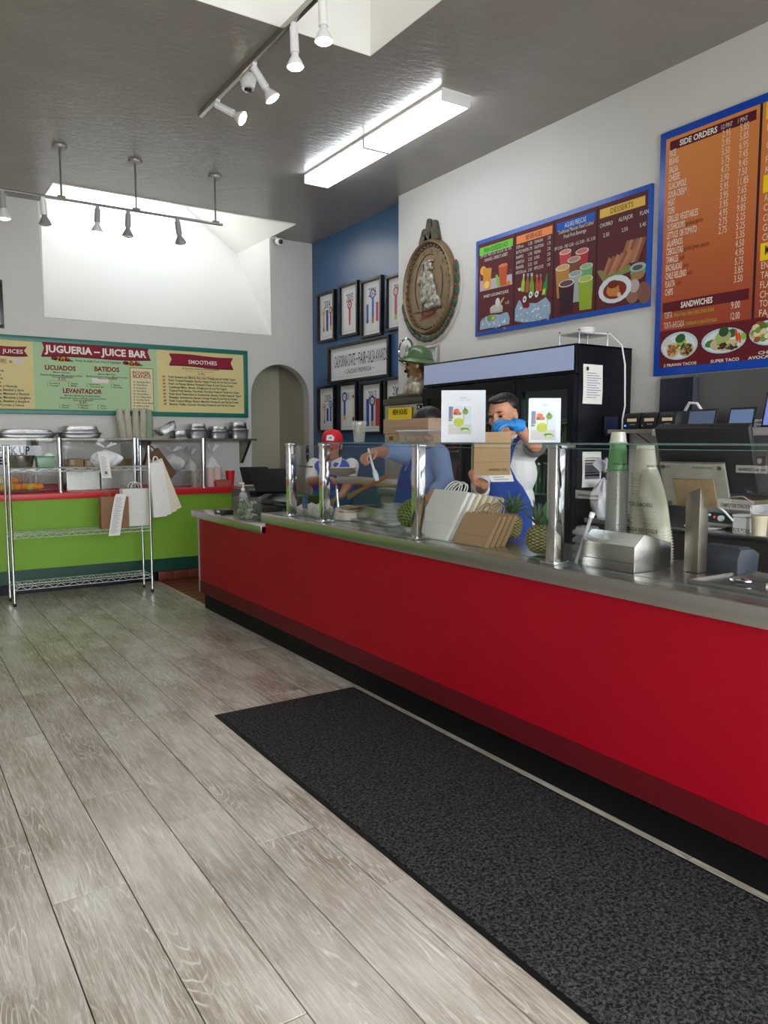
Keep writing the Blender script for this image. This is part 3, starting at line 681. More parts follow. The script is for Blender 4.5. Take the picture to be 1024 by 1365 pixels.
# tall cups
for x, y0, y1, r0, r1, c_, ct_ in ((754, 337, 358, 8, 6.6, (196, 72, 76), (216, 130, 130)), (776.5, 336, 354, 9, 7, (176, 48, 60), (200, 110, 124)), (765.5, 347, 364, 9, 7, (126, 74, 56), (170, 140, 124)), (750.5, 358, 398, 9.5, 7.5, (184, 132, 66), (214, 172, 104)), (782, 356, 376, 8.8, 7, (112, 166, 112), (132, 186, 140)), (767.5, 366, 404, 9, 7, (164, 174, 170), (150, 166, 166)), (755.5, 379, 419, 10.6, 8, (58, 32, 40), (96, 70, 84)), (781, 373, 414, 10, 8, (146, 172, 52), (172, 190, 80))):
    zz = 2.+y1*.012-4
    pp([(x-r0, y0), (x-r1, y1), (x+r1, y1-2.5), (x+r0, y0-3)], c_, zz); pe(x, y0-1.2, r0, r0*.46, (216, 212, 190), zz+.15, .0); pe(x, y0-1.4, r0*.84, r0*.36, ct_, zz+.3)
# churros, flan, pots
pp([(796, 362), (805, 377), (842, 361), (840, 352), (812, 364), (800, 360)], (126, 142, 70), 2)
for i in range(7): x = 802+i*4.6; pp([(x, 371-i*1.9), (x+4, 369-i*1.9), (x+14+i*1., 345-i*2.2), (x+10+i*1., 343-i*2.2)], ((176, 116, 84), (150, 92, 66), (190, 130, 96))[i % 3], 2.4+.1*i)
for i in range(6): x = 824+i*4.4; pp([(x, 355-i), (x+5, 353-i), (x+17, 321-i), (x+12.5, 320-i)], ((158, 104, 78), (184, 126, 96), (138, 86, 66))[i % 3], 2.2+.05*i)
pe(851, 362, 10.5, 9, (118, 150, 130), 3.3); pe(850.5, 367, 9, 6, (156, 124, 76), 3.4); pe(851, 356, 11, 6, (158, 186, 172), 3.6); pe(850.5, 356.5, 7, 3.6, (92, 84, 96), 3.8)
pe(843, 388, 10, 17, (146, 104, 88), 3.2, .2); pe(859, 390, 9, 15, (130, 88, 74), 3.3, .2); pe(846, 381, 7, 9, (186, 172, 164), 3.5, .3)
pe(820, 385.5, 22.5, 18.5, (216, 222, 226), 4); pe(820, 386.5, 16, 12, (128, 46, 26), 4.2); pp([(809, 390), (812, 395), (823, 395), (827, 390), (825, 379), (811, 380)], (200, 130, 60), 4.5); pe(818, 379, 7.6, 5.4, (112, 44, 28), 4.8); pe(826, 393, 2.5, 3.6, (226, 190, 170), 4.6, .6)

# ---------------------------------------------------------------- food menu board (right wall, nearest)
b2 = thing('food_menu_board', 'tall orange food menu board with blue edge nearest the camera', 'menu board', (WX, 2.4, 1.83))
Y0, Y1, Z0, Z1 = 3.41, 1.35, 1.835, 3.408
MB().box((WX-.03, Y1, Z0), (WX-.002, Y0, Z1)).build('panel', mat('menu_blue2', (6, 72, 184), .35), b2, bevel=.002)
og = bpy.data.materials.new('orange_fade_print'); og.use_nodes = True
nt = og.node_tree; tc = nt.nodes.new('ShaderNodeTexCoord'); sp = nt.nodes.new('ShaderNodeSeparateXYZ'); rp = nt.nodes.new('ShaderNodeValToRGB'); mr = nt.nodes.new('ShaderNodeMapRange')
nt.links.new(tc.outputs['Object'], sp.inputs[0]); nt.links.new(sp.outputs[2], mr.inputs[0]); mr.inputs[1].default_value = .2; mr.inputs[2].default_value = 1.5; nt.links.new(mr.outputs[0], rp.inputs[0])
rp.color_ramp.elements[0].color = lin(150, 52, 36); rp.color_ramp.elements[1].color = lin(222, 138, 66); e_ = rp.color_ramp.elements.new(.4); e_.color = lin(186, 92, 44)
nt.links.new(rp.outputs[0], nt.nodes['Principled BSDF'].inputs[0]); nt.nodes['Principled BSDF'].inputs['Roughness'].default_value = .4
d = Decal('print', b2, (WX-.031, Y0, Z0), (0, -1, 0), (0, 0, 1), lift=.001)
bw, bh = Y0-Y1, Z1-Z0
zf = U(882, 442)[1]
d.rect(.045, .05, bw-.045, zf, (100, 26, 36), 0); d.rect(.045, zf, bw-.045, bh-.05, og, 0)
a1 = U(1009, 300)[0]; d.rect(a1-.008, zf, a1+.008, bh-.05, (52, 26, 34), 1)
ta = U(893.5, 197)
tz = ta[1]; d.rect(ta[0], tz-.022, a1-.03, tz+.036, (88, 26, 40), 1)
d.text('SIDE ORDERS', U(906.5, 193)[0], tz-.01, .034, U(956, 180)[0]-U(906.5, 180)[0], (240, 232, 220), 2, 'l', .03)
d.text('1/2 PINT', U(961.5, 180)[0], tz-.006, .027, U(976.5, 175)[0]-U(961.5, 175)[0], (236, 226, 214), 2); d.text('1 PINT', U(983.5, 180)[0], tz-.006, .027, U(996.5, 165)[0]-U(983.5, 165)[0], (236, 226, 214), 2)
rows = (('RICE', '2.95', '5.85'), ('BEANS', '2.95', '5.85'), ('SALSA', '3.50', '6.95'), ('CHEESE', '3.75', '7.45'), ('GUACAMOLE', '4.75', '9.45'), ('SOUR-CREAM', '3.90', '7.50'), ('MEAT', '5.95', '11.85'), ('TOFU', '3.95', '7.65'), ('GRILLED VEGETABLES', '3.95', '7.65'), ('MUSHROOMS', '4.95', '9.85'),
        ('LETTUCE  OR TOMATO', '2.75', '5.25'), ('JALAPENOS', '2.75', '5.25'), ('CEBOLLITAS', '', '3.35'), ('TAMALES', '', '4.50'), ('ENCHILADAS', '', '4.95'), ('CHILE RELLENO', '', '5.75'), ('FLAUTA', '', '3.85'), ('CHIPS', '', '3.50'))
z0_, z1_ = U(895, 209)[1], U(887, 394.5)[1]
wid = (9.5, 13.5, 13, 16, 25.5, 26.5, 10.5, 10.5, 43.5, 25.5, 42.5, 23, 24, 17.5, 23.5, 30, 14, 11.5)
for i, (n_, p_, q_) in enumerate(rows):
    f = i/17; z = z0_+(z1_-z0_)*f; a = U(895-8*f, 300)[0]
    d.text(n_, .075, z, .041, wid[i]*.0052, (240, 224, 204), 2, 'l', .012)
    pz = z+.0025
    if p_: d.text(p_, U(963.5, 175)[0], pz, .042, .055, (236, 216, 192), 2)
    d.text(q_, U(987, 175)[0], pz, .042, .056 if len(q_) < 5 else .066, (236, 216, 192), 2)
    ex = {9: 'grilled garlic', 12: 'grilled green onions', 13: 'each', 14: 'each', 15: 'each', 16: 'each'}.get(i)
    if ex: d.text(ex, .075+wid[i]*.00478+.02, z+.003, .03, .0088*len(ex), (118, 62, 34), 2)
zs = U(886, 412)[1]
d.rect(.06, zs-.026, a1-.03, zs+.04, (96, 24, 38), 1); d.text('SANDWICHES', U(908, 405)[0], zs-.01, .036, U(950, 400)[0]-U(908, 400)[0], (240, 230, 220), 2, 'l', .025)
for i, (n_, w_, e_, p_) in enumerate((('TORTA', .062, 'choice of meat, cheese, lettuce, tomato & salsa', '9.00'), ('TORTA AHOGADA', .155, 'smothered in a special hot sauce', '12.00'))):
    z = U(886, 425.5)[1]-.066*i; d.text(n_, .075, z, .042, w_, (236, 216, 192), 2); d.text(e_, .075+w_+.012, z+.004, .03, .31-(.09 if i else .02), (190, 178, 56), 2); d.text(p_, U(975, 412)[0], z, .042, .058, (240, 224, 206), 2)
# second column: yellow headings and dishes
for y_, st in ((U(1015, 149)[1], 'FAJITAS'), (U(1013, 246)[1], 'SALADS'), (U(1009, 336.5)[1], 'MEXICAN PLATES')):
    d.rect(a1+.03, y_-.055, bw-.08, y_+.045, (246, 206, 30), 1); d.text(st, a1+.06, y_-.022, .05, .26, (40, 30, 20), 2, 'l', .03)
for y_, st in ((176, 'FRESH FAJITAS'), (199, 'GRILLED CHICKEN'), (218, 'FAJITA VEGETARIAN'), (231, 'KIDS PLATE'), (268, 'AVOCADO SALAD'), (281, 'CHICKEN SALAD'), (294.5, 'CHICKEN TOSTADA'), (307.5, 'GRILLED SALAD'), (320, 'CHICKEN BOWL'), (357, 'ENCHILADAS'), (370, 'TAMALES'), (382.5, 'FLAUTAS'), (395.5, 'CHILE RELLENO'), (407.5, 'TOSTADAS'), (420, 'FAJITAS')):
    z = U(1014, y_+2)[1]; d.text(st, a1+.04, z, .04, .0225*len(st), (236, 216, 192), 2)
# plates of food
def plate(x, y, rx, ry, items):
    pe(x, y, rx, ry, (196, 210, 212), 2, n=24); pe(x, y+.6, rx*.88, ry*.84, (222, 230, 230), 2.3, n=24)
    for dx, dy, ex_, ey_, c_, z_ in items: pe(x+dx, y+dy, ex_, ey_, c_, z_, .2, 9)
U = lambda x, y: d.px(x, y)
rn = random.Random(4)
it = [(-15, -3, 6, 6, (208, 206, 200), 2.6), (-8, 6, 9, 10, (206, 186, 140), 2.7), (10, 5, 10, 9, (196, 172, 120), 2.7), (3, -5, 7, 6, (150, 190, 76), 3), (2, -10, 7, 6, (44, 92, 46), 3.2)]
it += [(rn.uniform(-14, 0), rn.uniform(0, 12), 2, 1.8, rn.choice(((196, 116, 70), (96, 120, 50), (170, 90, 52), (214, 150, 100))), 3.1+.1*rn.random()) for _ in range(26)]
it += [(rn.uniform(3, 17), rn.uniform(-2, 12), 2, 1.8, rn.choice(((190, 110, 66), (70, 100, 44), (150, 70, 40), (60, 50, 30))), 3.1+.1*rn.random()) for _ in range(30)]
plate(905.5, 461, 25, 18.5, it)
it = [(-16, 4, 9, 5, (78, 120, 64), 2.6), (-6, 4, 12, 9, (200, 184, 146), 2.7), (6, 6, 15, 7, (206, 190, 150), 2.8), (0, -5, 11, 9, (160, 186, 100), 3), (1, -12, 7, 7, (48, 88, 44), 3.3), (1, -7, 6, 4, (196, 150, 150), 3.2), (12, -10, 6, 6, (60, 96, 70), 2.9), (18, -7, 2, 9, (216, 84, 40), 3.2), (22, -4, 2, 8, (222, 92, 44), 3.3), (27, -6, 4, 5, (140, 186, 60), 3)]
it += [(rn.uniform(-10, 18), rn.uniform(4, 11), 2.2, 1.8, rn.choice(((74, 42, 28), (96, 56, 36), (52, 34, 24), (140, 160, 90))), 3.4+.1*rn.random()) for _ in range(34)]
plate(964.5, 454, 30.5, 17, it)
it = [(rn.uniform(-22, 20), rn.uniform(-12, 10), 5, 4, rn.choice(((206, 170, 110), (120, 150, 60), (226, 206, 160), (84, 120, 54), (150, 90, 52), (210, 220, 190))), 2.8+.3*rn.random()) for _ in range(40)]
plate(1027, 443, 29, 17, it)
d.tpx('2 PRAWN TACOS', 885, 489.5, 928.5, 3.6, (226, 214, 206), 2, .025); d.tpx('SUPER TACO', 947.5, 484, 985.5, 4, (226, 214, 206), 2, .025); d.tpx('CHICKEN', 1011, 472.5, 1052, 4, (226, 214, 206), 2, .025); d.tpx('AVOCADO SALAD', 997.5, 479.5, 1066, 4, (226, 214, 206), 2, .025)

# ---------------------------------------------------------------- framed ribbons on the blue wall
def frame(name, y0, y1, z0, z1, label, group=None, bw_=.03):
    t = thing(name, label, 'picture frame', (BX, (y0+y1)/2, z0), 0, group)
    MB().box((BX-.012, y1+.01, z0+.01), (BX-.003, y0-.01, z1-.01)).build('print_sheet', M['mount'], t)
    for a, b in (((y1, z1-bw_), (y0, z1)), ((y1, z0), (y0, z0+bw_)), ((y1, z0+bw_), (y1+bw_, z1-bw_)), ((y0-bw_, z0+bw_), (y0, z1-bw_))):
        MB().box((BX-.045, a[0], a[1]), (BX-.003, b[0], b[1])).build('frame_rail', M['frame'], t, bevel=.002)
    d_ = Decal('print', t, (BX-.0125, y0, z0), (0, -1, 0), (0, 0, 1), lift=.0008)
    w, h_ = y0-y1, z1-z0
    i = bw_+.035; g = (196, 196, 196)
    for r_ in ((i, i, w-i, i+.004), (i, h_-i-.004, w-i, h_-i), (i, i, i+.004, h_-i), (w-i-.004, i, w-i, h_-i)): d_.rect(*r_, g)
    return t, d_, w, h_
def ribbons(d_, w, h_, year, yz, items):
    d_.text(year, w/2, h_*yz, h_*.15, w*.36, (38, 38, 40), 1, 'c')
    for u, z0, z1, wd, c_, ro, c2 in items:
        z0, z1 = h_*z0, h_*z1; x = w*u
        d_.rect(x-wd/2, z0, x+wd/2, z1, c_, 2)
        if c2: d_.rect(x-wd/2, z0, x+wd/2, z0+(z1-z0)*.2, c2, 2.3)
        if ro: d_.ell(x, z1, ro, ro, c_, 2.5, 12); d_.ell(x, z1, ro*.62, ro*.62, (226, 214, 210), 2.8, 12); d_.ell(x, z1, ro*.3, ro*.3, c2 or c_, 3, 10)
bl, rd, yl, pk = (44, 84, 168), (196, 62, 66), (220, 176, 70), (206, 108, 130)
FZ = [  # y-left, y-right, z0, z1, year, lettering height, ribbons, label
    (8.45, 8.03, 2.585, 3.175, '2004', .68, [(.3, .22, .6, .03, yl, .045, rd), (.5, .22, .64, .05, bl, 0, (70, 110, 100)), (.7, .24, .62, .03, (150, 50, 54), .04, yl)], 'black-framed ribbon print numbered 2004, first in the upper row by the corner'),
    (7.925, 7.5, 2.59, 3.19, '2005', .66, [(.5, .22, .6, .035, rd, .05, pk)], 'black-framed ribbon print with a single red ribbon, second in the upper row'),
    (7.44, 7.01, 2.53, 3.16, '2006', .7, [(.26, .26, .58, .045, (74, 116, 186), 0, bl), (.52, .24, .74, .045, (88, 126, 190), .055, (190, 140, 90)), (.72, .26, .58, .05, (206, 92, 116), 0, None)], 'black-framed ribbon print with blue and pink ribbons, third in the upper row'),
    (6.93, 6.53, 2.55, 3.12, '2007', .68, [(.4, .2, .7, .045, (196, 110, 120), .05, (170, 200, 110))], 'black-framed ribbon print at the end of the upper row, cut off by white wall'),
    (8.46, 8.035, 1.505, 2.065, '2009', .66, [(.32, .2, .55, .028, (222, 170, 150), .045, (150, 60, 40)), (.5, .24, .52, .045, bl, 0, None), (.68, .24, .6, .035, (70, 110, 190), .045, bl)], 'black-framed ribbon print with three thin ribbons, first in the lower row'),
    (7.955, 7.53, 1.5, 2.07, '2010', .66, [(.28, .26, .72, .045, bl, .06, yl), (.74, .2, .72, .04, (226, 220, 206), .065, (120, 60, 50))], 'black-framed ribbon print with two rosettes, second in the lower row'),
    (7.45, 7.01, 1.475, 2.05, '2013', .68, [(.28, .16, .68, .06, bl, 0, None), (.5, .16, .64, .05, (52, 60, 150), .06, (196, 170, 90)), (.73, .16, .68, .075, rd, 0, None)], 'black-framed ribbon print with a broad red ribbon, third in the lower row'),
    (6.96, 6.54, 1.5, 2.07, '2014', .68, [(.3, .2, .62, .05, (186, 60, 52), 0, None), (.62, .2, .72, .05, bl, .06, None)], 'black-framed ribbon print at the end of the lower row behind the steel cabinet')]
for y0, y1, z0, z1, yr, yz, items, lb in FZ:
    t, d_, w, h_ = frame('picture_frame', y0, y1, z0, z1, lb, 'ribbon prints on the blue wall')
    ribbons(d_, w, h_, yr, yz, items)
t, d_, w, h_ = frame('award_sign', 8.19, 6.865, 2.075, 2.52, 'wide black-framed sign between the two rows of ribbon prints', None, .035)
d_.text('CALIFORNIA STATE', .12, h_*.42, .135, w*.36, (52, 52, 54), 1); d_.text('FAIR', .67, h_*.42, .135, w*.12, (52, 52, 54), 1); d_.text('SALSA AWARDS', .87, h_*.42, .135, w*.29, (52, 52, 54), 1)
d_.ell(.635, h_*.57, .013, .014, (52, 52, 54)).ell(.845, h_*.57, .013, .014, (52, 52, 54))
d_.text('CALIDAD PREMIADA', w/2, h_*.23, .05, w*.42, (60, 60, 62), 1, 'c'); d_.ell(.35, h_*.285, .008, .008, (60, 60, 62)).ell(w-.35, h_*.285, .008, .008, (60, 60, 62))
t = thing('wall_picture', 'dark-framed picture cut off at the left edge of the far wall', 'picture frame', (.8, FY, 2.55))
xr_ = P(1, FY-.03, 4, 400).x; za_, zb_ = P(1, FY-.03, 2, 437).z, P(1, FY-.03, 2, 373).z
MB().box((xr_-.38, FY-.012, za_+.01), (xr_-.01, FY-.003, zb_-.01)).build('sheet', M['mount'], t)
for a, b in (((xr_-.4, zb_-.03), (xr_, zb_)), ((xr_-.4, za_), (xr_, za_+.03)), ((xr_-.03, za_+.03), (xr_, zb_-.03)), ((xr_-.4, za_+.03), (xr_-.37, zb_-.03))):
    MB().box((a[0], FY-.03, a[1]), (b[0], FY-.003, b[1])).build('frame_rail', M['frame'], t, bevel=.002)

# ---------------------------------------------------------------- fluorescent ceiling fittings
for i, (y0, y1) in enumerate(((4.4, 5.43), (5.44, 6.46))):
    t = thing('ceiling_light', ('long lit fluorescent ceiling fitting nearer the camera', 'long lit fluorescent ceiling fitting nearer the blue wall')[i], 'ceiling light', (3.47, (y0+y1)/2, CZ), 0, 'fluorescent fittings end to end')
    MB().box((3.35, y0, CZ-.02), (3.6, y1, CZ-.001)).build('housing', M['white'], t)
    MB().box((3.355, y0+.012, CZ-.085), (3.595, y1-.012, CZ-.022)).build('diffuser', M['tube'], t, bevel=.01)
    for y in (y0, y1-.012): MB().box((3.35, y, CZ-.088), (3.6, y+.012, CZ-.02)).build('end_cap', M['plastic_w'], t, bevel=.003)

# ---------------------------------------------------------------- track lights
def lamp_head(parent, top, aim, lit, dark=False, ln=.1, face=.048):
    """clamp, stem, cylinder socket and reflector bulb hanging below a rail point"""
    top = V(top); aim = V(aim).normalized(); body = M['black'] if dark else M['plastic_w']
    hd = MB(); k0 = top-V((0, 0, .035)); hd.box(tuple(top-V((.014, .014, .03))), tuple(top+V((.014, .014, 0)))); hd.cyl(top-V((0, 0, .03)), k0, .006)
    hd.cyl(k0-aim*.01, k0+aim*ln, .024, .026, n=14)
    h_ = hd.build('lamp_head', mat('head_grey', (150, 150, 150), .4) if dark else body, parent, smooth=True)
    s0 = k0+aim*ln
    u, v, w = basis(aim)
    n = 18; prof = [(.02, 0), (.022, .02), (face*.75, .045), (face, .07), (face, .078)]
    MB().lathe(s0, prof, n, aim).build('bulb_shell', mat('bulb_glass', (226, 226, 224), .25) if lit else mat('bulb_grey', (140, 140, 138), .35), h_, smooth=True)
    MB().lathe(s0+aim*.0785, [(face*.94, 0), (face*.8, .006), (face*.4, .012), (0, .014)], n, aim).build('bulb_face', M['bulb'] if lit else mat('bulb_off', (200, 186, 176), .3), h_, smooth=True)
tr = thing('hanging_track_light', 'suspended grey track light with five heads before the roof recess', 'track light', (1.6, 6.97, CZ))
RZ = 3.405
MB().box((-.6, 6.955, RZ-.018), (2.76, 6.985, RZ)).build('rail', mat('rail_grey', (120, 116, 112), .35, .6), tr, bevel=.003)
for x in (1.36, 1.972, 2.695):
    r_ = MB().cyl((x, 6.97, RZ), (x, 6.97, CZ-.012), .008, n=10).build('rod', mat('rod_grey', (120, 114, 108), .4, .5), tr, smooth=True)
    MB().cyl((x, 6.97, CZ-.02), (x, 6.97, CZ-.001), .055, .06, n=18).build('canopy', mat('canopy_grey', (150, 144, 138), .4, .3), r_, smooth=True)
    MB().box((x-.03, 6.95, RZ-.004), (x+.03, 6.99, RZ+.016)).build('clamp', mat('rod_grey', (120, 114, 108), .4, .5), r_, bevel=.004)
for x, aim, lit, dk in ((.915, (.05, .1, -1), True, True), (1.215, (.1, .2, -1), False, False), (1.645, (-.02, .15, -1), True, True), (1.9, (.02, .25, -1), False, True), (2.335, (.25, .3, -1), False, True)):
    lamp_head(tr, (x, 6.97, RZ-.016), aim, lit, dk, .1, .05)
tc_ = thing('ceiling_track_light', 'chrome ceiling track light crossing the near roof light', 'track light', (2.1, 4.3, CZ))
MB().box((2.085, 2.6, CZ-.04), (2.115, 5.70, CZ-.002)).build('rail', mat('rail_steel', (168, 164, 158), .25, .9), tc_, bevel=.003)
for y, aim, lit in ((5.35, (.55, -.5, -.42), True), (4.72, (.45, -.2, -.75), True), (4.16, (.02, -.03, -1), True), (3.82, (.02, -.03, -1), True)):
    lamp_head(tc_, (2.1, y, CZ-.04), aim, lit, False, .13, .05)
dm = thing('dome_camera', 'white ceiling dome camera beside the chrome track', 'camera', (2.17, 4.98, CZ))
MB().lathe((2.17, 4.98, CZ-.001), [(.058, 0), (.058, -.02), (.05, -.05), (.042, -.085), (.0, -.088)], 20).build('housing', M['plastic_w'], dm, smooth=True)
MB().lathe((2.17, 4.98, CZ-.086), [(.026, 0), (.024, -.016), (0, -.02)], 16).build('lens', M['black'], dm, smooth=True)
wc = thing('bullet_camera', 'small white security camera on far wall under the ceiling', 'camera', (4.1, FY, 3.66))
cpos = P(1, 8.5, 372, 322)
MB().cyl((cpos.x-.02, FY-.002, cpos.z+.08), (cpos.x-.02, FY-.025, cpos.z+.08), .035, n=16).tube([(cpos.x-.02, FY-.02, cpos.z+.08), (cpos.x-.01, 8.56, cpos.z+.06), (cpos.x, 8.52, cpos.z+.02)], .012).build('mount', M['plastic_w'], wc, smooth=True)
hs = MB().lathe((cpos.x, 8.53, cpos.z+.008), [(.036, 0), (.04, .02), (.04, .09), (.03, .1)], 18, (-.1, -1, -.25)).build('housing', M['plastic_w'], wc, smooth=True)
MB().lathe(V((cpos.x, 8.53, cpos.z+.008))+V((-.1, -1, -.25)).normalized()*.1, [(.028, 0), (.02, .012), (0, .015)], 14, (-.1, -1, -.25)).build('lens', M['black'], hs, smooth=True)

# ---------------------------------------------------------------- oval wall medallion
md = thing('oval_medallion', 'large oval bronze-coloured medallion with relief figure and leafy border', 'medallion', (WX, 5.96, 2.41))
brz = mat('antique_bronze', (122, 100, 70), .45, .25, var=.12, vscale=8); brd = mat('dark_pewter', (84, 78, 66), .4, .45, var=.4, vscale=30, bump=.5, bscale=40); brf = mat('relief_pewter', (150, 144, 130), .35, .5, var=.55, vscale=26, bump=.7, bscale=45)
mc = V((WX-.02, 5.97, 2.84)); RA, RB = .385, .43     # half width (along the wall), half height
def oval(a, b, x0, x1, n=44):
    pts = [V((x0, mc.y+a*math.cos(2*PI*k/n), mc.z+b*math.sin(2*PI*k/n))) for k in range(n)]; return pts, (x1-x0, 0, 0)
MB().prism(*oval(RA*.9, RB*.92, WX-.03, WX-.002)).build('field', brz, md)
n = 48
rim = MB().grid(lambda u, v: V((WX-.01-.06*math.sin(PI*v)**.6, mc.y+(RA*(.9+.13*v))*math.cos(2*PI*u), mc.z+(RB*(.905+.13*v))*math.sin(2*PI*u))), n, 8)
rim.build('rim', brz, md, smooth=True)
for k in range(40):
    a = 2*PI*k/40; c_ = V((WX-.042, mc.y+RA*.875*math.cos(a), mc.z+RB*.885*math.sin(a)))
    if k == 0: bead0 = MB().sph((0, 0, 0), (.012, .014, .014), 8, 5).build('bead', brd, md, smooth=True); [setattr(v_, 'co', v_.co+WM[md].translation) for v_ in bead0.data.vertices]; b_ = bead0
    else: b_ = bead0.copy(); COL.objects.link(b_); b_.parent = md
    b_.location = c_-WM[md].translation
MB().tube([V((WX-.032, mc.y+RA*.56*math.cos(t), mc.z+.02+RB*.66*math.sin(t))) for t in [PI*(1.29+1.78*k/40)-PI*.46 for k in range(41)]], .004, 6).build('inner_line', mat('dark_line', (44, 36, 30), .5), md)
# relief figure leaning with a sack, over a ground line
fg = MB()
R_ = lambda du, dv, r, sx=.03: fg.sph((WX-.035, mc.y-du, mc.z+dv), (sx, r if isinstance(r, (int, float)) else r[0], r if isinstance(r, (int, float)) else r[1]), 12, 8)
for du, dv, r in ((.0, .20, (.062, .058)), (.0, .235, (.085, .022)), (.03, .17, (.05, .03)), (-.02, .08, (.075, .11)), (-.09, .1, (.06, .05)), (-.12, .07, (.04, .04)), (.03, .04, (.06, .1)), (.0, -.04, (.1, .09)), (.07, -.05, (.06, .08)), (-.03, -.11, (.09, .05)), (.1, -.12, (.075, .05)), (.14, -.14, (.05, .05)), (.08, -.02, (.035, .035))):
    R_(du, dv, r)
for k in range(18): R_(-.03+.012*k, -.185+.02*random.random(), .022+.012*random.random(), .025)
for a, b in (((-.09, .24), (-.11, -.16)), ((-.07, -.1), (-.12, -.2)), ((-.01, -.1), (-.02, -.2)), ((-.02, -.2), (.03, -.205)), ((-.12, -.2), (-.09, -.205))):
    fg.cyl((WX-.038, mc.y-a[0], mc.z+a[1]), (WX-.038, mc.y-b[0], mc.z+b[1]), .012, n=8)
remesh(fg, .006, 1).build('relief_figure', brf, md, smooth=True)
MB().box((WX-.04, mc.y-.2, mc.z-.215), (WX-.03, mc.y+.22, mc.z-.205)).build('ground_line', mat('dark_line', (44, 36, 30), .5), md)
dd = Decal('lettering', md, (WX-.0335, mc.y, mc.z), (0, -1, 0), (0, 0, 1), lift=.0008)
for st, a in zip('TMENTRO', (160, 137, 104, 80, 60, 38, 12)):
    r = math.radians(a); dd.text(st, RA*.72*math.cos(r), RB*.76*math.sin(r)-.015, .036, .028, (70, 54, 34), 1, 'c')
for k in range(9):   # red scrawl under the figure
    dd.poly([(-.13+.03*k, -.3+.006*k), (-.122+.03*k, -.3+.006*k), (-.098+.03*k, -.235+.004*k+.02*(k % 3)), (-.108+.03*k, -.235+.004*k+.02*(k % 3))], (150, 44, 40), 1)
    dd.poly([(-.1+.028*k, -.245), (-.094+.028*k, -.24), (-.082+.028*k, -.285), (-.088+.028*k, -.29)], (150, 44, 40), 1)
dd.text('CALIFORNIA', .02, -.335, .02, .13, (70, 104, 82), 1, 'c')
# crest of three peaks
for du, h_, w_ in ((-.075, .12, .08), (.0, .2, .07), (.085, .17, .08)):
    MB().prism([(WX-.045, mc.y-du+w_, mc.z+RB*.98), (WX-.045, mc.y-du+.018, mc.z+RB*.98+h_), (WX-.045, mc.y-du-.012, mc.z+RB*.98+h_+.008), (WX-.045, mc.y-du-.03, mc.z+RB*.98+h_-.01), (WX-.045, mc.y-du-w_, mc.z+RB*.98-.01)], (.043, 0, 0)).build('crest_peak', brd, md, bevel=.006)
# leafy border below
lf = mat('painted_leaf', (46, 78, 60), .5); bd = mat('wreath_backing', (206, 200, 190), .5); by_ = mat('red_berry', (150, 24, 30), .35)
wpts = [(RA*1.0*math.cos(t), RB*1.0*math.sin(t)) for t in [PI*(1.+.08)+(-.0)+(PI*1.03)*k/30-.02 for k in range(31)]]
wo = [(RA*1.24*math.cos(t), RB*1.22*math.sin(t)-.005) for t in [PI*1.08+PI*1.03*k/30-.02 for k in range(31)]]
wb = MB()
for k in range(30): wb.prism([(WX-.02, mc.y-wpts[k][0], mc.z+wpts[k][1]), (WX-.02, mc.y-wo[k][0], mc.z+wo[k][1]), (WX-.02, mc.y-wo[k+1][0], mc.z+wo[k+1][1]), (WX-.02, mc.y-wpts[k+1][0], mc.z+wpts[k+1][1])], (.018, 0, 0))
wb.build('wreath_back', bd, md)
for k in range(15):
    t = PI*1.1+PI*.98*k/14; e_u, e_v = -math.sin(t)*RA, math.cos(t)*RB; L_ = math.hypot(e_u, e_v)
    c_ = V((WX-.03, mc.y-RA*1.12*math.cos(t), mc.z+RB*1.11*math.sin(t)))
    ax = (V((1, 0, 0)), V((0, e_v/L_, e_u/L_)), V((0, -e_u/L_, e_v/L_)))
    MB().sph(c_, (.016, .03, .062), 8, 6, ax).build('leaf', lf, md, smooth=True)
    MB().sph(V((WX-.032, mc.y-RA*1.13*math.cos(t+.1), mc.z+RB*1.13*math.sin(t+.1))), .015, 8, 6).build('berry', by_, md, smooth=True)

# ---------------------------------------------------------------- small round clock and frame behind the bust
ck = thing('round_clock', 'round silver wall clock half hidden behind the bust', 'clock', (WX, 6.33, 2.1))
cc = P(0, WX-.02, 541, 468)
MB().lathe(cc+V((.018, 0, 0)), [(.13, 0), (.13, .02), (.115, .028), (.112, .02)], 28, (-1, 0, 0)).build('rim', M['chrome'], ck, smooth=True)
MB().lathe(cc+V((.005, 0, 0)), [(.113, 0), (.0, .001)], 28, (-1, 0, 0)).build('face', mat('clock_face', (198, 206, 220), .3), ck)
for a in (.6, 2.2): MB().cyl(cc-V((.001, 0, 0)), cc+V((-.001, -.07*math.sin(a), .07*math.cos(a))), .004, n=6).build('hand', M['black'], ck)
sf = thing('certificate_frame', 'small silver-framed certificate on the white wall behind the bust', 'picture frame', (WX, 5.87, 2.0))
ya, yb_ = P(0, WX-.02, 570, 470).y, P(0, WX-.02, 584.5, 470).y; zt_ = P(0, WX-.02, 584, 459.5).z
MB().box((WX-.012, yb_+.02, zt_-.42), (WX-.004, ya+.12, zt_-.02)).build('sheet', mat('certificate', (202, 208, 222), .4), sf)
for a, b in (((yb_, zt_-.025), (ya+.15, zt_)), ((yb_, zt_-.45), (ya+.15, zt_-.425)), ((yb_, zt_-.425), (yb_+.035, zt_-.025)), ((ya+.115, zt_-.425), (ya+.15, zt_-.025))):
    MB().box((WX-.03, a[0], a[1]), (WX-.003, b[0], b[1])).build('frame_rail', M['steel'], sf, bevel=.003)

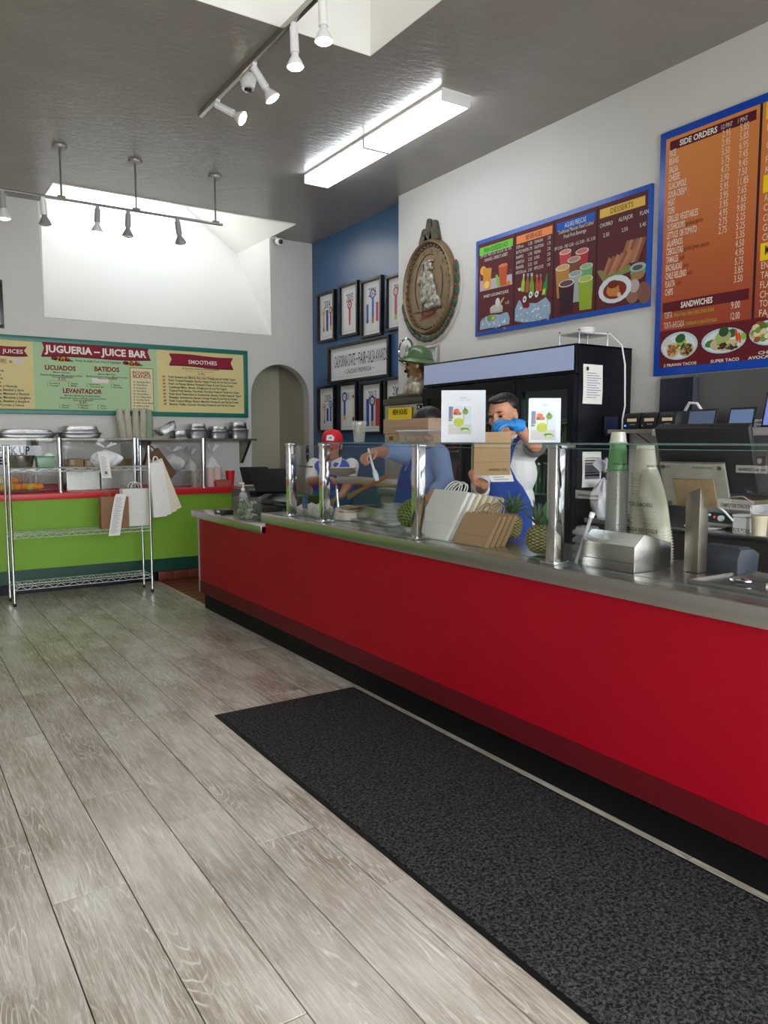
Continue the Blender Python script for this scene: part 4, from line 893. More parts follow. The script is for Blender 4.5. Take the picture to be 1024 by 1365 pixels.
# ---------------------------------------------------------------- black three-door fridge
FX, FB, FY0, FY1, FT = 3.85, 4.4, 3.592, 5.288, 2.04
fg_ = thing('display_fridge', 'tall black three-door glass display fridge under the drinks menu', 'fridge', (4.12, 4.44, 0))
MB().box((FX+.03, FY0, .05), (FB, FY0+.03, FT)).build('side_panel', M['black2'], fg_, bevel=.003)
MB().box((FX+.03, FY1-.03, .05), (FB, FY1, FT)).build('side_panel', M['black2'], fg_, bevel=.003)
MB().box((FX+.03, FY0, FT-.012), (FB, FY1, FT)).build('top_panel', M['black2'], fg_)
MB().box((FB-.02, FY0+.03, .05), (FB-.002, FY1-.03, FT-.02)).build('back_panel', mat('fridge_liner', (150, 160, 158), .5), fg_)
MB().box((FX+.04, FY0+.03, .05), (FB-.02, FY1-.03, .12)).build('floor_panel', M['black2'], fg_)
MB().box((FX, FY0, 1.845), (FX+.03, FY1, FT)).build('header', M['black2'], fg_, bevel=.004)
MB().box((FX-.004, FY0+.02, 1.868), (FX, FY1-.01, 2.026)).build('header_panel', mat('header_light_panel', (168, 182, 216), .35, emit=.12), fg_)
dys = [FY1]+[P(0, FX, x, 600).y for x in (621.5, 688)]+[FY0]
for a, b in zip(dys, dys[1:]):
    a -= .004; b += .004
    dr = MB()
    for q, r in (((a-.055, .14), (a, 1.835)), ((b, .14), (b+.055, 1.835)), ((b+.055, 1.75), (a-.055, 1.835)), ((b+.055, .14), (a-.055, .24))):
        dr.box((FX-.012, min(q[0], r[0]), q[1]), (FX+.028, max(q[0], r[0]), r[1]))
    o = dr.build('door', M['black2'], fg_)
    MB().box((FX+.005, b+.055, .24), (FX+.01, a-.055, 1.75)).build('door_glass', glassmat('fridge_glass', (.8, .86, .85), .4), o)
    MB().box((FX-.045, b+.014, .95), (FX-.012, b+.034, 1.4)).build('door_handle', M['black'], o, bevel=.004)
    if b < 4: MB().cyl((FX+.05, a-.085, .3), (FX+.05, a-.085, 1.7), .012, n=10).build('light_tube', mat('fridge_tube', (226, 240, 244), .4, emit=3.), fg_, smooth=True)
    for z in (.45, .74, 1.03, 1.32, 1.55): MB().box((FX+.06, b+.04, z-.012), (FB-.03, a-.04, z)).build('shelf', mat('fridge_shelf', (150, 168, 164), .4), fg_)
def bottle(name, label, loc, h_, r, m, cap, group):
    t = thing(name, label, 'bottle', loc, 0, group)
    MB().lathe(loc, [(r*.9, 0), (r, .01), (r, h_*.5), (r*.85, h_*.58), (r*.38, h_*.74), (r*.36, h_*.93), (r*.42, h_*.95), (0, h_*.95)], 12).build('body', m, t, smooth=True)
    MB().lathe(V(loc)+V((0, 0, h_*.93)), [(r*.45, 0), (r*.45, h_*.07), (0, h_*.07)], 10).build('cap', cap, t, smooth=True)
    return t
gb = mat('green_bottle', (52, 104, 60), .15, alpha=.9); wb_ = mat('water_bottle', (176, 198, 204), .15, alpha=.8)
p0 = bottle('soda_bottle', 'green glass soda bottle on a shelf of the black fridge', (0, 0, -5), .215, .032, gb, M['steel'], 'green bottles in the fridge')
first = True
for z in (1.03, 1.32):
    for y in [FY0+.1+.085*k for k in range(6)]:
        for x in (FX+.12, FX+.26):
            if first: p0.location = (x, y, z+.001); first = False
            else: dup(p0, (x, y, z+.001))
p1 = bottle('water_bottle', 'clear plastic water bottle on a lower fridge shelf', (0, 0, -5), .21, .034, wb_, mat('blue_cap', (60, 110, 180), .4), 'water bottles in the fridge')
first = True
for y in [FY0+.1+.085*k for k in range(6)]:
    if first: p1.location = (FX+.13, y, .741); first = False
    else: dup(p1, (FX+.13, y, .741))
# red drink cartons in the far doors
cm = mat('red_carton', (150, 34, 44), .5, var=.3, vscale=30); first = None
for y in [dys[1]-.1-.105*k for k in range(4)]+[dys[0]-.12-.1*k for k in range(4)]:
    for z in (1.03, 1.32):
        if first is None:
            first = thing('drink_carton', 'red drink carton on a shelf in the fridge far doors', 'carton', (0, 0, -5), 0, 'red cartons in the fridge')
            MB().box((-.045, -.045, -5), (.045, .045, -4.83)).build('body', cm, first, bevel=.004)
            MB().prism([(-.045, -.04, -4.83), (.045, -.04, -4.83), (.045, 0, -4.79), (-.045, 0, -4.79)], (0, .01, 0)).build('gable', cm, first)
            o = first
        else: o = dup(first)
        o.location = (FX+.14, y, z+.001)
# things taped to and standing on the fridge
def sheet(name, label, y, x0, x1, z0, z1, lines, cat='paper'):
    t = thing(name, label, cat, ((x0+x1)/2, y, z0))
    MB().grid(lambda u, v: V((x0+(x1-x0)*u, y-.004-.006*math.sin(PI*v)*(1-v), z0+(z1-z0)*v)), 4, 8).build('sheet', M['paper'], t, solid=.0008)
    dl = Decal('print', t, (x0, y-.011, z0), (1, 0, 0), (0, 0, 1), lift=.0006)
    return t, dl, x1-x0, z1-z0
pa, pb = P(1, FY0, 776, 538), P(1, FY0, 803, 487)
t, dl, w, h_ = sheet('notice_sheet', 'white notice sheet taped to the fridge side', FY0, pa.x, pb.x, pa.z, pb.z, 0)
dl.ell(.035, h_-.03, .012, .014, (60, 60, 64))
for k in range(11): dl.rect(.03, h_-.06-.016*k, .03+w*(.5+.3*((k*7) % 5)/5), h_-.056-.016*k, (120, 126, 150))
pa, pb = P(1, FY0, 775, 650), P(1, FY0, 801, 602)
t, dl, w, h_ = sheet('schedule_sheet', 'printed schedule sheet with yellow bar low on fridge side', FY0, pa.x, pb.x, pa.z, pb.z, 0)
dl.rect(.02, h_*.74, w*.8, h_*.78, (222, 196, 60))
for k in range(9): dl.rect(.02, h_*.9-.02*k, w*.9, h_*.9-.016*k, (110, 110, 116))
tb = thing('wall_tablet', 'small dark tablet screen mounted on the fridge side', 'tablet', (P(1, FY0, 812, 570).x, FY0, 1.42))
pa, pb = P(1, FY0, 803, 582), P(1, FY0, 821.5, 555)
MB().box((pa.x, FY0-.02, pa.z), (pb.x, FY0-.003, pb.z)).build('case', M['black'], tb, bevel=.004)
MB().box((pa.x+.008, FY0-.0215, pa.z+.01), (pb.x-.008, FY0-.0195, pb.z-.01)).build('screen', mat('dim_screen', (34, 42, 66), .15, emit=.25), tb)
rs = thing('router_stand', 'clear tray on wire legs on top of the fridge', 'stand', (4.1, 3.75, FT))
ra, rb = P(2, FT+.1, 779, 443.5), P(2, FT+.1, 829, 443.5)
rc = V((4.12, 3.78, FT))
MB().box((rc.x-.15, rc.y-.1, FT+.085), (rc.x+.15, rc.y+.1, FT+.092)).build('tray', M['acrylic'], rs)
for sx in (-1, 1):
    for sy in (-1, 1):
        l_ = MB().cyl((rc.x+sx*.14, rc.y+sy*.09, FT), (rc.x+sx*.14, rc.y+sy*.09, FT+.1), .004, n=6).build('leg', M['chrome'], rs)
        MB().sph((rc.x+sx*.14, rc.y+sy*.09, FT+.106), .007, 8, 5).build('tip', mat('red_tip', (190, 40, 40), .4), l_, smooth=True)
wr = thing('wifi_router', 'round white router sitting on the clear tray above fridge', 'router', (rc.x+.02, rc.y, FT+.093))
for k in range(3): MB().lathe((rc.x+.02, rc.y, FT+.093+.017*k), [(.058, 0), (.06, .004), (.06, .012), (.055, .0165)], 24).build('ring', M['plastic_w'], wr, smooth=True)
cab = MB().tube([(rc.x+.07, rc.y-.02, FT+.105), (rc.x+.15, rc.y-.1, FT+.1), (4.27, FY0-.02, FT+.01), (4.3, FY0-.025, FT-.12), (4.32, FY0-.018, FT-.4), (4.3, FY0-.016, 1.55), (4.3, FY0-.016, 1.46)], .006, 8).build('white_cable', M['plastic_w'], smooth=True)
tag(cab, 'white cable running from the router down the fridge side', 'cable')

# ---------------------------------------------------------------- steel cabinet with the bust
sc_ = thing('steel_cabinet', 'stainless cabinet beyond the fridge carrying the bronze bust', 'cabinet', (4.1, 5.62, 0))
MB().box((3.86, 5.3, .1), (4.4, 5.9, 1.72)).build('body', M['steel'], sc_, bevel=.004)
MB().box((3.845, 5.3, 1.72), (4.41, 5.91, 1.775)).build('top_cap', mat('dark_steel', (92, 90, 84), .35, .8), sc_, bevel=.006)
MB().box((3.853, 5.6, .3), (3.858, 5.607, 1.7)).build('door_seam', M['black'], sc_)
for x, y in ((3.9, 5.35), (3.9, 5.85), (4.36, 5.35), (4.36, 5.85)): MB().cyl((x, y, 0), (x, y, .1), .02, n=8).build('foot', M['black'], sc_)
bdg = Decal('badge', sc_, (3.8515, 5.9, 0), (0, -1, 0), (0, 0, 1), lift=.0006)
a, b = bdg.px(558.5, 544.5); bdg.rect(a-.028, b-.012, a+.028, b+.034, (24, 30, 66)); bdg.ell(a, b+.012, .012, .013, (190, 196, 210), 2); bdg.poly([(a-.028, b-.012), (a, b-.03), (a+.028, b-.012)], (200, 204, 212))
pa, pb = P(0, 3.85, 518.5, 560), P(0, 3.85, 549, 542.5)
ys = thing('new_hours_sign', 'yellow NEW HOURS sheet taped to the steel cabinet', 'sign', (3.85, (pa.y+pb.y)/2, pa.z-.03))
MB().box((3.846, pb.y, pa.z-.03), (3.849, pa.y, pb.z)).build('sheet', mat('yellow_sheet', (246, 214, 20), .55), ys)
dy = Decal('lettering', ys, (3.8458, pa.y, pa.z), (0, -1, 0), (0, 0, 1), lift=.0008)
dy.text('NEW HOURS', .07, .045, .045, pa.y-pb.y-.13, (40, 34, 16), 1, 'l', .03)
# bust
bz = mat('bust_bronze', (150, 116, 78), .36, .45, var=.35, vscale=14, bump=.3, bscale=40); bs = mat('bust_coat', (160, 150, 130), .45, .35, var=.45, vscale=16, bump=.8, bscale=22)
bu = thing('bronze_bust', 'bronze bust of a moustached man wearing a green helmet', 'bust', (4.06, 5.62, 1.777))
bc = V((4.02, 5.6, 1.779))
face = V((-.55, .84, 0)).normalized(); side = V((-face.y, face.x, 0)); UPV = V((0, 0, 1))     # looks along the wall, to the left of the photograph
B = lambda f, s_, z: bc+face*f+side*s_+UPV*z
AXF = (face, side, UPV)
MB().box((bc.x-.16, bc.y-.24, 1.7765), (bc.x+.2, bc.y+.24, 1.8)).build('plinth', mat('plinth', (58, 50, 40), .5), bu, bevel=.004)
t_ = MB()
t_.sph(B(-.03, 0, .06), (.12, .2, .1), 18, 10, AXF).sph(B(.03, .0, .06), (.1, .13, .09), 16, 10, AXF).cyl(B(-.03, 0, .06), B(-.01, 0, .19), .09, .06, 16)
for s_ in (-1, 1): t_.cyl(B(.11, s_*.03, .08), B(.02, s_*.08, .19), .028, .026, 8); t_.sph(B(-.04, s_*.17, .06), (.08, .06, .08), 12, 8, AXF)
t_.box(tuple(bc+V((-.12, -.19, .022))), tuple(bc+V((.12, .19, .05))))
ct_ = remesh(t_, .009, 2)
for p_ in ct_.v: p_.z = max(p_.z, bc.z+.0215)
ct_.build('coat', bs, bu, smooth=True)
HB = B
B = lambda f, s_, z: HB(f, s_, z-.135)
h_ = MB()
h_.sph(B(-.01, 0, .43), (.105, .085, .115), 20, 14, AXF).sph(B(.035, 0, .37), (.07, .062, .075), 16, 10, AXF).cyl(B(-.03, 0, .24), B(-.015, 0, .38), .062, .06, 14)
h_.sph(B(.102, 0, .405), (.026, .017, .03), 10, 8, AXF).sph(B(.098, 0, .43), (.014, .014, .028), 8, 6, AXF).sph(B(.085, 0, .335), (.026, .03, .022), 10, 8, AXF).sph(B(.09, 0, .36), (.016, .028, .012), 10, 6, AXF)
for s_ in (-1, 1): h_.sph(B(-.015, s_*.088, .41), (.026, .014, .036), 10, 8, AXF).sph(B(.082, s_*.036, .452), (.022, .028, .012), 8, 6, AXF).sph(B(.07, s_*.045, .4), (.028, .024, .024), 8, 6, AXF)
remesh(h_, .006, 3).build('head', bz, bu, smooth=True)
MB().sph(B(.105, .028, .372), (.018, .036, .015), 10, 6, AXF).sph(B(.105, -.028, .372), (.018, .036, .015), 10, 6, AXF).build('moustache', mat('bust_black', (26, 22, 18), .5), bu, smooth=True)
MB().sph(B(-.045, 0, .44), (.085, .09, .1), 16, 10, AXF).build('hair', mat('bust_black', (26, 22, 18), .5), bu, smooth=True)
for s_ in (-1, 1): MB().sph(B(.092, s_*.034, .432), (.012, .017, .009), 8, 6, AXF).build('eye', mat('bust_black', (26, 22, 18), .5), bu, smooth=True)
hm = MB(); tl = math.radians(-9)
hx = (face*math.cos(tl)-UPV*math.sin(tl)).normalized(); hz = hx.cross(side).normalized(); hz = hz if hz.z > 0 else -hz
ho = B(.0, 0, .47)
pr = [(.158, -.032), (.162, -.026), (.138, -.002), (.116, .014), (.11, .045), (.096, .08), (.07, .105), (.033, .12), (0, .123)]
nn = 28
hv = [ho+hx*(r*1.12*math.cos(2*PI*k/nn))+side*(r*.95*math.sin(2*PI*k/nn))+hz*z for r, z in pr for k in range(nn)]
hm.add(hv, [(i*nn+k, i*nn+(k+1) % nn, (i+1)*nn+(k+1) % nn, (i+1)*nn+k) for i in range(len(pr)-1) for k in range(nn)])
hm.build('helmet', mat('helmet_green', (84, 110, 72), .3, .2, var=.3, vscale=12), bu, smooth=True, solid=.006)
hb = [ho+hx*(.12*1.12*math.cos(2*PI*k/nn))+side*(.12*.95*math.sin(2*PI*k/nn))+hz*.014 for k in range(nn+1)]
MB().tube(hb, .006, 6).build('helmet_band', mat('helmet_band', (60, 78, 54), .4), bu, smooth=True)

# ---------------------------------------------------------------- bags
def paper_bag(name, label, m, org, ux, uz, w, h_, th, handles=True, group=None, hm_=None, open_top=False, fold=True, cat='paper bag'):
    """bag with its lower left front corner at org: ux runs along the bottom edge, uz up the front face, thickness to the back"""
    ux, uz = V(ux).normalized(), V(uz).normalized(); n = ux.cross(uz).normalized()*-1; o = V(org)
    if n.x*1+n.y*1 < 0: n = -n
    t = thing(name, label, cat, tuple(o+ux*w/2+n*th/2), 0, group)
    Q = lambda a, b, c_: o+ux*a+uz*b+n*c_
    b = MB(); g = th*.28
    lo = [Q(0, 0, 0), Q(w, 0, 0), Q(w, 0, th), Q(0, 0, th)]; hi = [Q(0, h_, 0), Q(w, h_, 0), Q(w-g, h_, th/2), Q(w, h_, th), Q(0, h_, th), Q(g, h_, th/2)]
    md_ = [Q(0, h_*.28, 0), Q(w, h_*.28, 0), Q(w-g*.1, h_*.28, th/2), Q(w, h_*.28, th), Q(0, h_*.28, th), Q(g*.1, h_*.28, th/2)]
    vs = lo+md_+hi
    fs = [(0, 3, 2, 1), (0, 1, 5, 4), (4, 5, 11, 10), (1, 6, 5), (1, 2, 7, 6), (5, 6, 12, 11), (6, 7, 13, 12), (2, 3, 8, 7), (7, 8, 14, 13), (3, 0, 9, 8), (0, 4, 9), (8, 9, 15, 14), (9, 4, 10, 15)]
    if not open_top: fs.append((10, 11, 12, 13, 14, 15))
    b.add(vs, fs); b.build('body', m, t, solid=.0015 if open_top else 0.)
    if fold:
        MB().add([Q(.004, h_*.3, -.0012), Q(w-.004, h_*.3, -.0012), Q(w-.004, h_*.3+.004, -.0035), Q(.004, h_*.3+.004, -.0035), Q(.004, h_*.3+.008, -.001), Q(w-.004, h_*.3+.008, -.001)], [(0, 1, 2, 3), (3, 2, 5, 4)]).build('fold', m, t)
    if handles:
        for c_ in (.002, th-.002):
            pts = [Q(w*(.5-.2*math.cos(PI*k/10)), h_-.015+(.075 if k else 0)*math.sin(PI*k/10)**.7, c_+.008*math.sin(PI*k/10)) for k in range(11)]
            MB().tube(pts, .0036, 6).build('handle', hm_ or m, t, smooth=True)
    return t
Y_ = V((0, -1, 0))
lean = V((.52, 0, .86))
for k in range(7):
    lb = 'front white paper bag of the leaning stack behind the glass' if k == 0 else 'white paper bag in the leaning stack behind the front one'
    paper_bag('white_paper_bag', lb, M['paper'] if k < 2 else M['ivory'], (2.315+.031*k, 3.27-.012*k, .9115), Y_, lean, .275, .275-.006*k, .02, k in (0, 1), 'white bags leaning on the worktop')
for k in range(4):
    lb = 'front brown kraft bag leaning beside the white bags' if k == 0 else 'brown kraft bag leaning behind the front brown bag'
    paper_bag('brown_paper_bag', lb, M['kraft'], (2.315+.03*k, 2.93-.004*k, .9115), Y_, V((.5, 0, .87)), .235, .165, .022, k in (0, 2), 'brown bags leaning on the worktop')

# ---------------------------------------------------------------- pineapples
rind = [mat('pineapple_eye', (158, 146, 92), .6, var=.15, vscale=30), mat('pineapple_gap', (58, 66, 36), .7)]
rind2 = [mat('green_pineapple_eye', (122, 138, 70), .6), mat('green_pineapple_gap', (52, 64, 36), .7)]
leafm = mat('pineapple_leaf', (86, 116, 82), .5, var=.15, vscale=20)
def pineapple(label, base, axis, h_, r, rm, crown=True):
    t = thing('pineapple', label, 'pineapple', base, 0, 'pineapples behind the glass')
    w = V(axis).normalized(); u, v, _ = basis(w); base = V(base)
    nu, nv = 72, 44
    def fn(a, b):
        R0 = r*(max(0., 1-abs(2*b-1)**2.6))**.5
        p = 10*a+9*b; q = 10*a-9*b
        f = abs(math.sin(PI*p)*math.sin(PI*q))
        R0 *= 1+.085*f
        return base+w*(h_*(.02+b*.98))+(u*math.cos(2*PI*a)+v*math.sin(2*PI*a))*R0
    b = MB().grid(fn, nu, nv)
    for j in range(nv):
        for i in range(nu):
            a, bb = (i+.5)/nu, (j+.5)/nv
            f = abs(math.sin(PI*(10*a+9*bb))*math.sin(PI*(10*a-9*bb)))
            b.m[j*nu+i] = 0 if f > .32 else 1
    b.build('rind', rm, t, smooth=True)
    if crown:
        c0 = base+w*h_*.97
        rn_ = random.Random(int(base.y*1000))
        for k in range(22):
            a = k*2.4; lay = k/22; sp = .95-.75*lay; L_ = .058+.045*lay+.015*rn_.random()
            d0 = (u*math.cos(a)+v*math.sin(a)); up_ = (w*(1-.55*sp)+d0*sp*.75).normalized(); sd = up_.cross(d0).normalized()
            o0 = c0+d0*.016*(1-lay)
            pts = [o0, o0+up_*L_*.5+d0*.004, o0+up_*L_*.85+d0*.018*sp, o0+up_*L_+d0*.035*sp]
            wd = (.012, .011, .006, .0006); vs = []
            for p_, w_ in zip(pts, wd): vs += [p_-sd*w_, p_+up_.cross(sd)*.003, p_+sd*w_]
            MB().add(vs, [(i*3+j, i*3+j+1, i*3+j+4, i*3+j+3) for i in range(3) for j in range(2)]).build('leaf', leafm, t, smooth=True)
    return t
pineapple('ripe pineapple with upright crown beside the chrome post', (2.36, 2.39, .912), (.05, .02, 1), .132, .057, rind)
pineapple('pineapple half hidden behind the brown kraft bags', (2.585, 2.84, .912), (.1, -.12, 1), .14, .06, rind)
pineapple('greenish pineapple lying tilted left of the white bags', (2.40, 3.5, .935), (.55, -.25, .75), .17, .064, rind2, False)

# ---------------------------------------------------------------- on the glass shelf
SZ = 1.3935
pc = P(0, 2.4, 479, 590)
tc2 = thing('tall_plastic_cup', 'clear plastic cup standing on the glass shelf', 'cup', (2.4, pc.y, SZ))
MB().shell((2.4, pc.y, SZ), [(.0, .001), (.03, .001), (.031, .0), (.041, .1), (.045, .104), (.045, .11)], 22).build('body', M['cup'], tc2, smooth=True)
MB().shell((2.4, pc.y, SZ), [(.046, .106), (.047, .118), (.045, .124), (.036, .126), (.0, .126)], 22).build('lid', M['cup'], tc2, smooth=True)
wbx = thing('wooden_box', 'pale wooden box on the glass shelf before the steel cabinet', 'box', (2.44, 3.4, SZ))
pl, pr_ = P(0, 2.42, 511, 570).y, P(0, 2.42, 571, 570).y
MB().box((2.42, pr_, SZ+.048), (2.53, pl, SZ+.128)).build('upper_box', M['wood'], wbx, bevel=.002)
MB().prism([(2.43, pl-.006, SZ+.047), (2.43, pr_+.006, SZ+.047), (2.43, pr_+.02, SZ+.0005), (2.43, pl-.03, SZ+.0005)], (.09, 0, 0)).build('lower_box', mat('tan_board', (186, 160, 122), .7), wbx)
MB().box((2.426, pl-.085, SZ+.012), (2.4305, pl-.05, SZ+.034)).build('cutout_shade', mat('box_shadow_hole', (110, 88, 62), .8), wbx)  # thin solid slab, the opening's shade put into its darker brown
pl, pr_ = P(0, 2.3, 531, 580).y, P(0, 2.3, 592, 580).y
cb_ = thing('clear_food_box', 'low clear plastic food box with pastries on the glass shelf', 'food box', (2.36, (pl+pr_)/2, SZ))
MB().prism([(2.3, pl-.02, SZ+.0005), (2.3, pr_+.02, SZ+.0005), (2.3, pr_, SZ+.055), (2.3, pl, SZ+.055)], (.1, 0, 0)).build('tub', glassmat('food_tub', (.94, .94, .94), 1., .05, .12), cb_)
MB().box((2.292, pr_-.008, SZ+.0555), (2.408, pl+.008, SZ+.064)).build('lid', M['poly'], cb_, bevel=.002)
for k in range(4): MB().sph((2.345, pl-.045-.055*k, SZ+.021), (.03, .026, .019), 10, 6).build('pastry', mat('pastry', (184, 140, 104), .7, var=.25, vscale=25), cb_, smooth=True)
def table_sign(name, label, pbase, w, h_, rz, tilt=.08):
    t = thing(name, label, 'sign', (pbase.x, pbase.y, SZ), rz)
    m = MX.Translation((pbase.x, pbase.y, SZ)) @ MX.Rotation(rz, 4, 'Z')
    q = lambda x, y, z: m @ V((x, y+z*tilt, z))
    fr_ = [q(-w/2, 0, .0005), q(w/2, 0, .0005), q(w/2, 0, h_), q(-w/2, 0, h_)]; nb = m.to_3x3() @ V((0, .004, 0))
    MB().prism([q(-w/2-.003, -.0025, .0005), q(w/2+.003, -.0025, .0005), q(w/2+.003, -.0025, h_+.003), q(-w/2-.003, -.0025, h_+.003)], nb*.4).build('acrylic_front', M['sign_acrylic'], t)
    MB().prism(fr_, nb*.3).build('sheet', mat('sign_paper', (222, 222, 228), .7, spec=.2), t)
    MB().prism([q(-w/2, .006, .0005), q(w/2, .006, .0005), q(w/2, .055, .001), q(-w/2, .055, .001)], (0, 0, .003)).build('foot', M['acrylic'], t)
    R3 = m.to_3x3()
    d_ = Decal('print', t, q(-w/2, -.0002, 0), R3 @ V((1, 0, 0)), R3 @ V((0, tilt, 1)), lift=.0003)
    g = (120, 120, 126)
    d_.text('WATERMELON', w*.5, h_*.845, .0055, w*.16, g, 1, 'c'); d_.text('CUCUMBER  AGUA', w*.5, h_*.805, .0055, w*.32, (170, 170, 176), 1, 'c')
    x0, x1, z0, z1 = w*.16, w*.68, h_*.16, h_*.7
    if tilt < .05: x0, x1, z0, z1 = w*.06, w*.84, h_*.06, h_*.72
    X = lambda f: x0+(x1-x0)*f; Z = lambda f: z0+(z1-z0)*f; s_ = (x1-x0)
    d_.rect(x0, z0, x1, z1, (206, 214, 222), 1); d_.rect(x0, z0, x1, Z(.35), (198, 192, 186), 1.3)
    d_.rect(X(.02), Z(.55), X(.2), Z(.98), (110, 130, 160), 1.5).rect(X(.12), Z(.6), X(.2), Z(.9), (196, 120, 120), 1.7)
    d_.ell(X(.36), Z(.82), s_*.13, s_*.11, (232, 104, 70), 2).rect(X(.22), Z(.68), X(.56), Z(.78), (196, 110, 84), 1.9).ell(X(.3), Z(.74), s_*.08, s_*.05, (70, 120, 70), 2.2)
    d_.ell(X(.74), Z(.8), s_*.13, s_*.13, (130, 156, 60), 2).poly([(X(.66), Z(.84)), (X(.72), Z(.98)), (X(.8), Z(.86))], (86, 120, 50), 2.2).rect(X(.66), Z(.5), X(.68), Z(.7), (120, 140, 80), 2)
    d_.ell(X(.46), Z(.46), s_*.25, s_*.24, (226, 230, 214), 1.9); d_.ell(X(.46), Z(.43), s_*.23, s_*.2, (182, 192, 66), 2.1); d_.rect(X(.26), Z(.53), X(.66), Z(.56), (206, 212, 120), 2.3)
    d_.ell(X(.08), Z(.5), s_*.09, s_*.05, (120, 160, 80), 2); d_.ell(X(.74), Z(.14), s_*.2, s_*.07, (130, 166, 90), 2.1).ell(X(.7), Z(.19), s_*.17, s_*.05, (80, 130, 60), 2.2).ell(X(.74), Z(.13), s_*.13, s_*.045, (190, 206, 140), 2.4)
    return t
table_sign('table_sign', 'larger white drink sign standing on the glass shelf', P(0, 2.3, 617.5, 590), .207, .245, -.67)
table_sign('table_sign', 'smaller white drink sign on the glass shelf beside a post', P(0, 2.33, 726, 590), .132, .185, -.6, .03)

# ---------------------------------------------------------------- worktop, near end
nb = thing('steel_dispenser', 'slant-topped stainless steel dispenser box on the worktop', 'dispenser', (2.42, 1.98, .911))
yl_, yr_ = 2.107, 1.852
pz = P(0, 2.315, 780, 721).z
prof = [(2.315, .911), (2.315, pz), (2.37, pz+.045), (2.53, pz+.005), (2.53, .911)]
MB().prism([(x, yr_, z) for x, z in prof], (0, yl_-yr_, 0)).build('body', M['steel'], nb, bevel=.003)
MB().box((2.3135, yr_+.004, .945), (2.3155, yl_-.004, .948)).build('seam', M['steel_d'], nb)
# stacks of clear cups, rim down
cupm = M['cup']
def cup_mb(r0, r1, h_):
    return MB().shell((0, 0, 0), [(r0*1.06, 0), (r0*1.1, .002), (r0*1.08, .005), (r0*.98, .007), (r1, h_*.97), (r1*.92, h_), (0, h_)], 20)
def cup_stack(label, group, base, n, pitch, r0, r1, h_, m, leanv=(0, 0), top=None):
    first = None
    for k in range(n):
        mm = m if top is None or k < n-top[0] else top[1]
        loc = (base[0]+leanv[0]*k*pitch*(k/n), base[1]+leanv[1]*k*pitch*(k/n), base[2]+k*pitch)
        if first is None or mm is not m:
            o = cup_mb(r0, r1, h_).build('plastic_cup', mm, smooth=True, loc=(0, 0, 0)); tag(o, label if mm is m else top[2], 'cup', group)
            if first is None: first = o
        else:
            o = first.copy(); COL.objects.link(o)
        o.location = loc
gc = glassmat('green_cup', (.35, .7, .35), 1., .1, .4, (.25, .55, .25))
b1_, b2_, b3_ = P(0, 2.64, 821.5, 690), P(0, 2.66, 858, 690), P(0, 2.60, 882, 690)
cup_stack('clear plastic cup nested in the stack topped by a green cup', 'clear cups stacked behind the steel dispenser', (2.64, b1_.y, .911), 34, .011, .045, .034, .115, M['cup'], (0, 0), (1, gc, 'green plastic cup near the top of the clear cup stack'))
o = cup_mb(.036, .03, .05).build('plastic_cup', M['cupw'], smooth=True, loc=(0, 0, 0)); o.location = (2.64, b1_.y, .911+33*.011+.1155); tag(o, 'clear cup upturned over the green cup on the stack', 'cup')
cup_stack('milky plastic cup nested in the middle tall stack', 'milky cups stacked behind the steel dispenser', (2.66, b2_.y, .911), 33, .011, .052, .036, .12, M['cupw'])
cup_stack('milky plastic cup in the bent right-hand stack', 'milky cups in the bent stack', (2.605, b3_.y, .911), 24, .0115, .046, .032, .11, M['cupw'], (-.0, .25))
stw = thing('tube_dispenser', 'slim clear tube with white cap leaning beside the post', 'tube', (2.32, 2.13, .911))
MB().cyl((2.33, 2.15, .912), (2.345, 2.09, 1.10), .007, n=10).build('tube', glassmat('tube_plastic', (.86, .86, .86), 1., .05, .3), stw, smooth=True)
MB().cyl((2.345, 2.09, 1.10), (2.347, 2.084, 1.118), .011, n=12).build('cap', M['plastic_w'], stw, smooth=True)
# heap of clear lids in film between post and dispenser
for k, (x, y, z) in enumerate(((2.47, 2.22, .911), (2.47, 2.22, .945), (2.47, 2.22, .979), (2.47, 2.22, 1.013), (2.56, 2.16, .911), (2.56, 2.16, .95), (2.56, 2.16, .99))):
    o = MB().lathe((0, 0, 0), [(.062, 0), (.062, .012), (.052, .016), (.045, .03), (.0, .031)], 18).build('clear_container', M['film'], smooth=True, loc=(0, 0, 0)); o.location = (x, y, z)
    tag(o, 'clear plastic container in the two low stacks beside the post', 'container', 'clear containers beside the post')
# point-of-sale terminal seen from behind
ps = thing('sales_terminal', 'touch-screen sales terminal on a square steel post, seen from behind', 'terminal', (2.56, 1.76, .911))
MB().box((2.515, 1.725, .9115), (2.57, 1.785, 1.275)).build('post', M['steel_d'], ps, bevel=.003)
c0 = V((2.53, 1.755, 1.245)); pn = V((-.86, -.2, -.47)).normalized(); pu = V((.22, -.975, .0)).normalized(); pu = (pu-pn*pu.dot(pn)).normalized(); pv = pn.cross(pu); pv = pv if pv.z > 0 else -pv
MB().ob(c0+pn*.01, (pu, pv, pn), (.118, .092, .008)).build('mounting_plate', mat('plate_metal', (168, 166, 156), .45, .7, var=.15, vscale=14), ps, bevel=.003)
MB().ob(c0-pv*.03+pn*.02, (pu, pv, pn), (.075, .058, .006)).build('inner_plate', mat('rusty_plate', (146, 124, 92), .55, .5, var=.3, vscale=20), ps, bevel=.002)
for a in (-1, 1):
    for b in (-1, 1): MB().cyl(c0+pu*a*.104+pv*b*.078+pn*.018, c0+pu*a*.104+pv*b*.078+pn*.026, .008, n=10).build('bolt', M['steel_d'], ps)
mc_ = c0+pv*.085+pu*.04-pn*.035
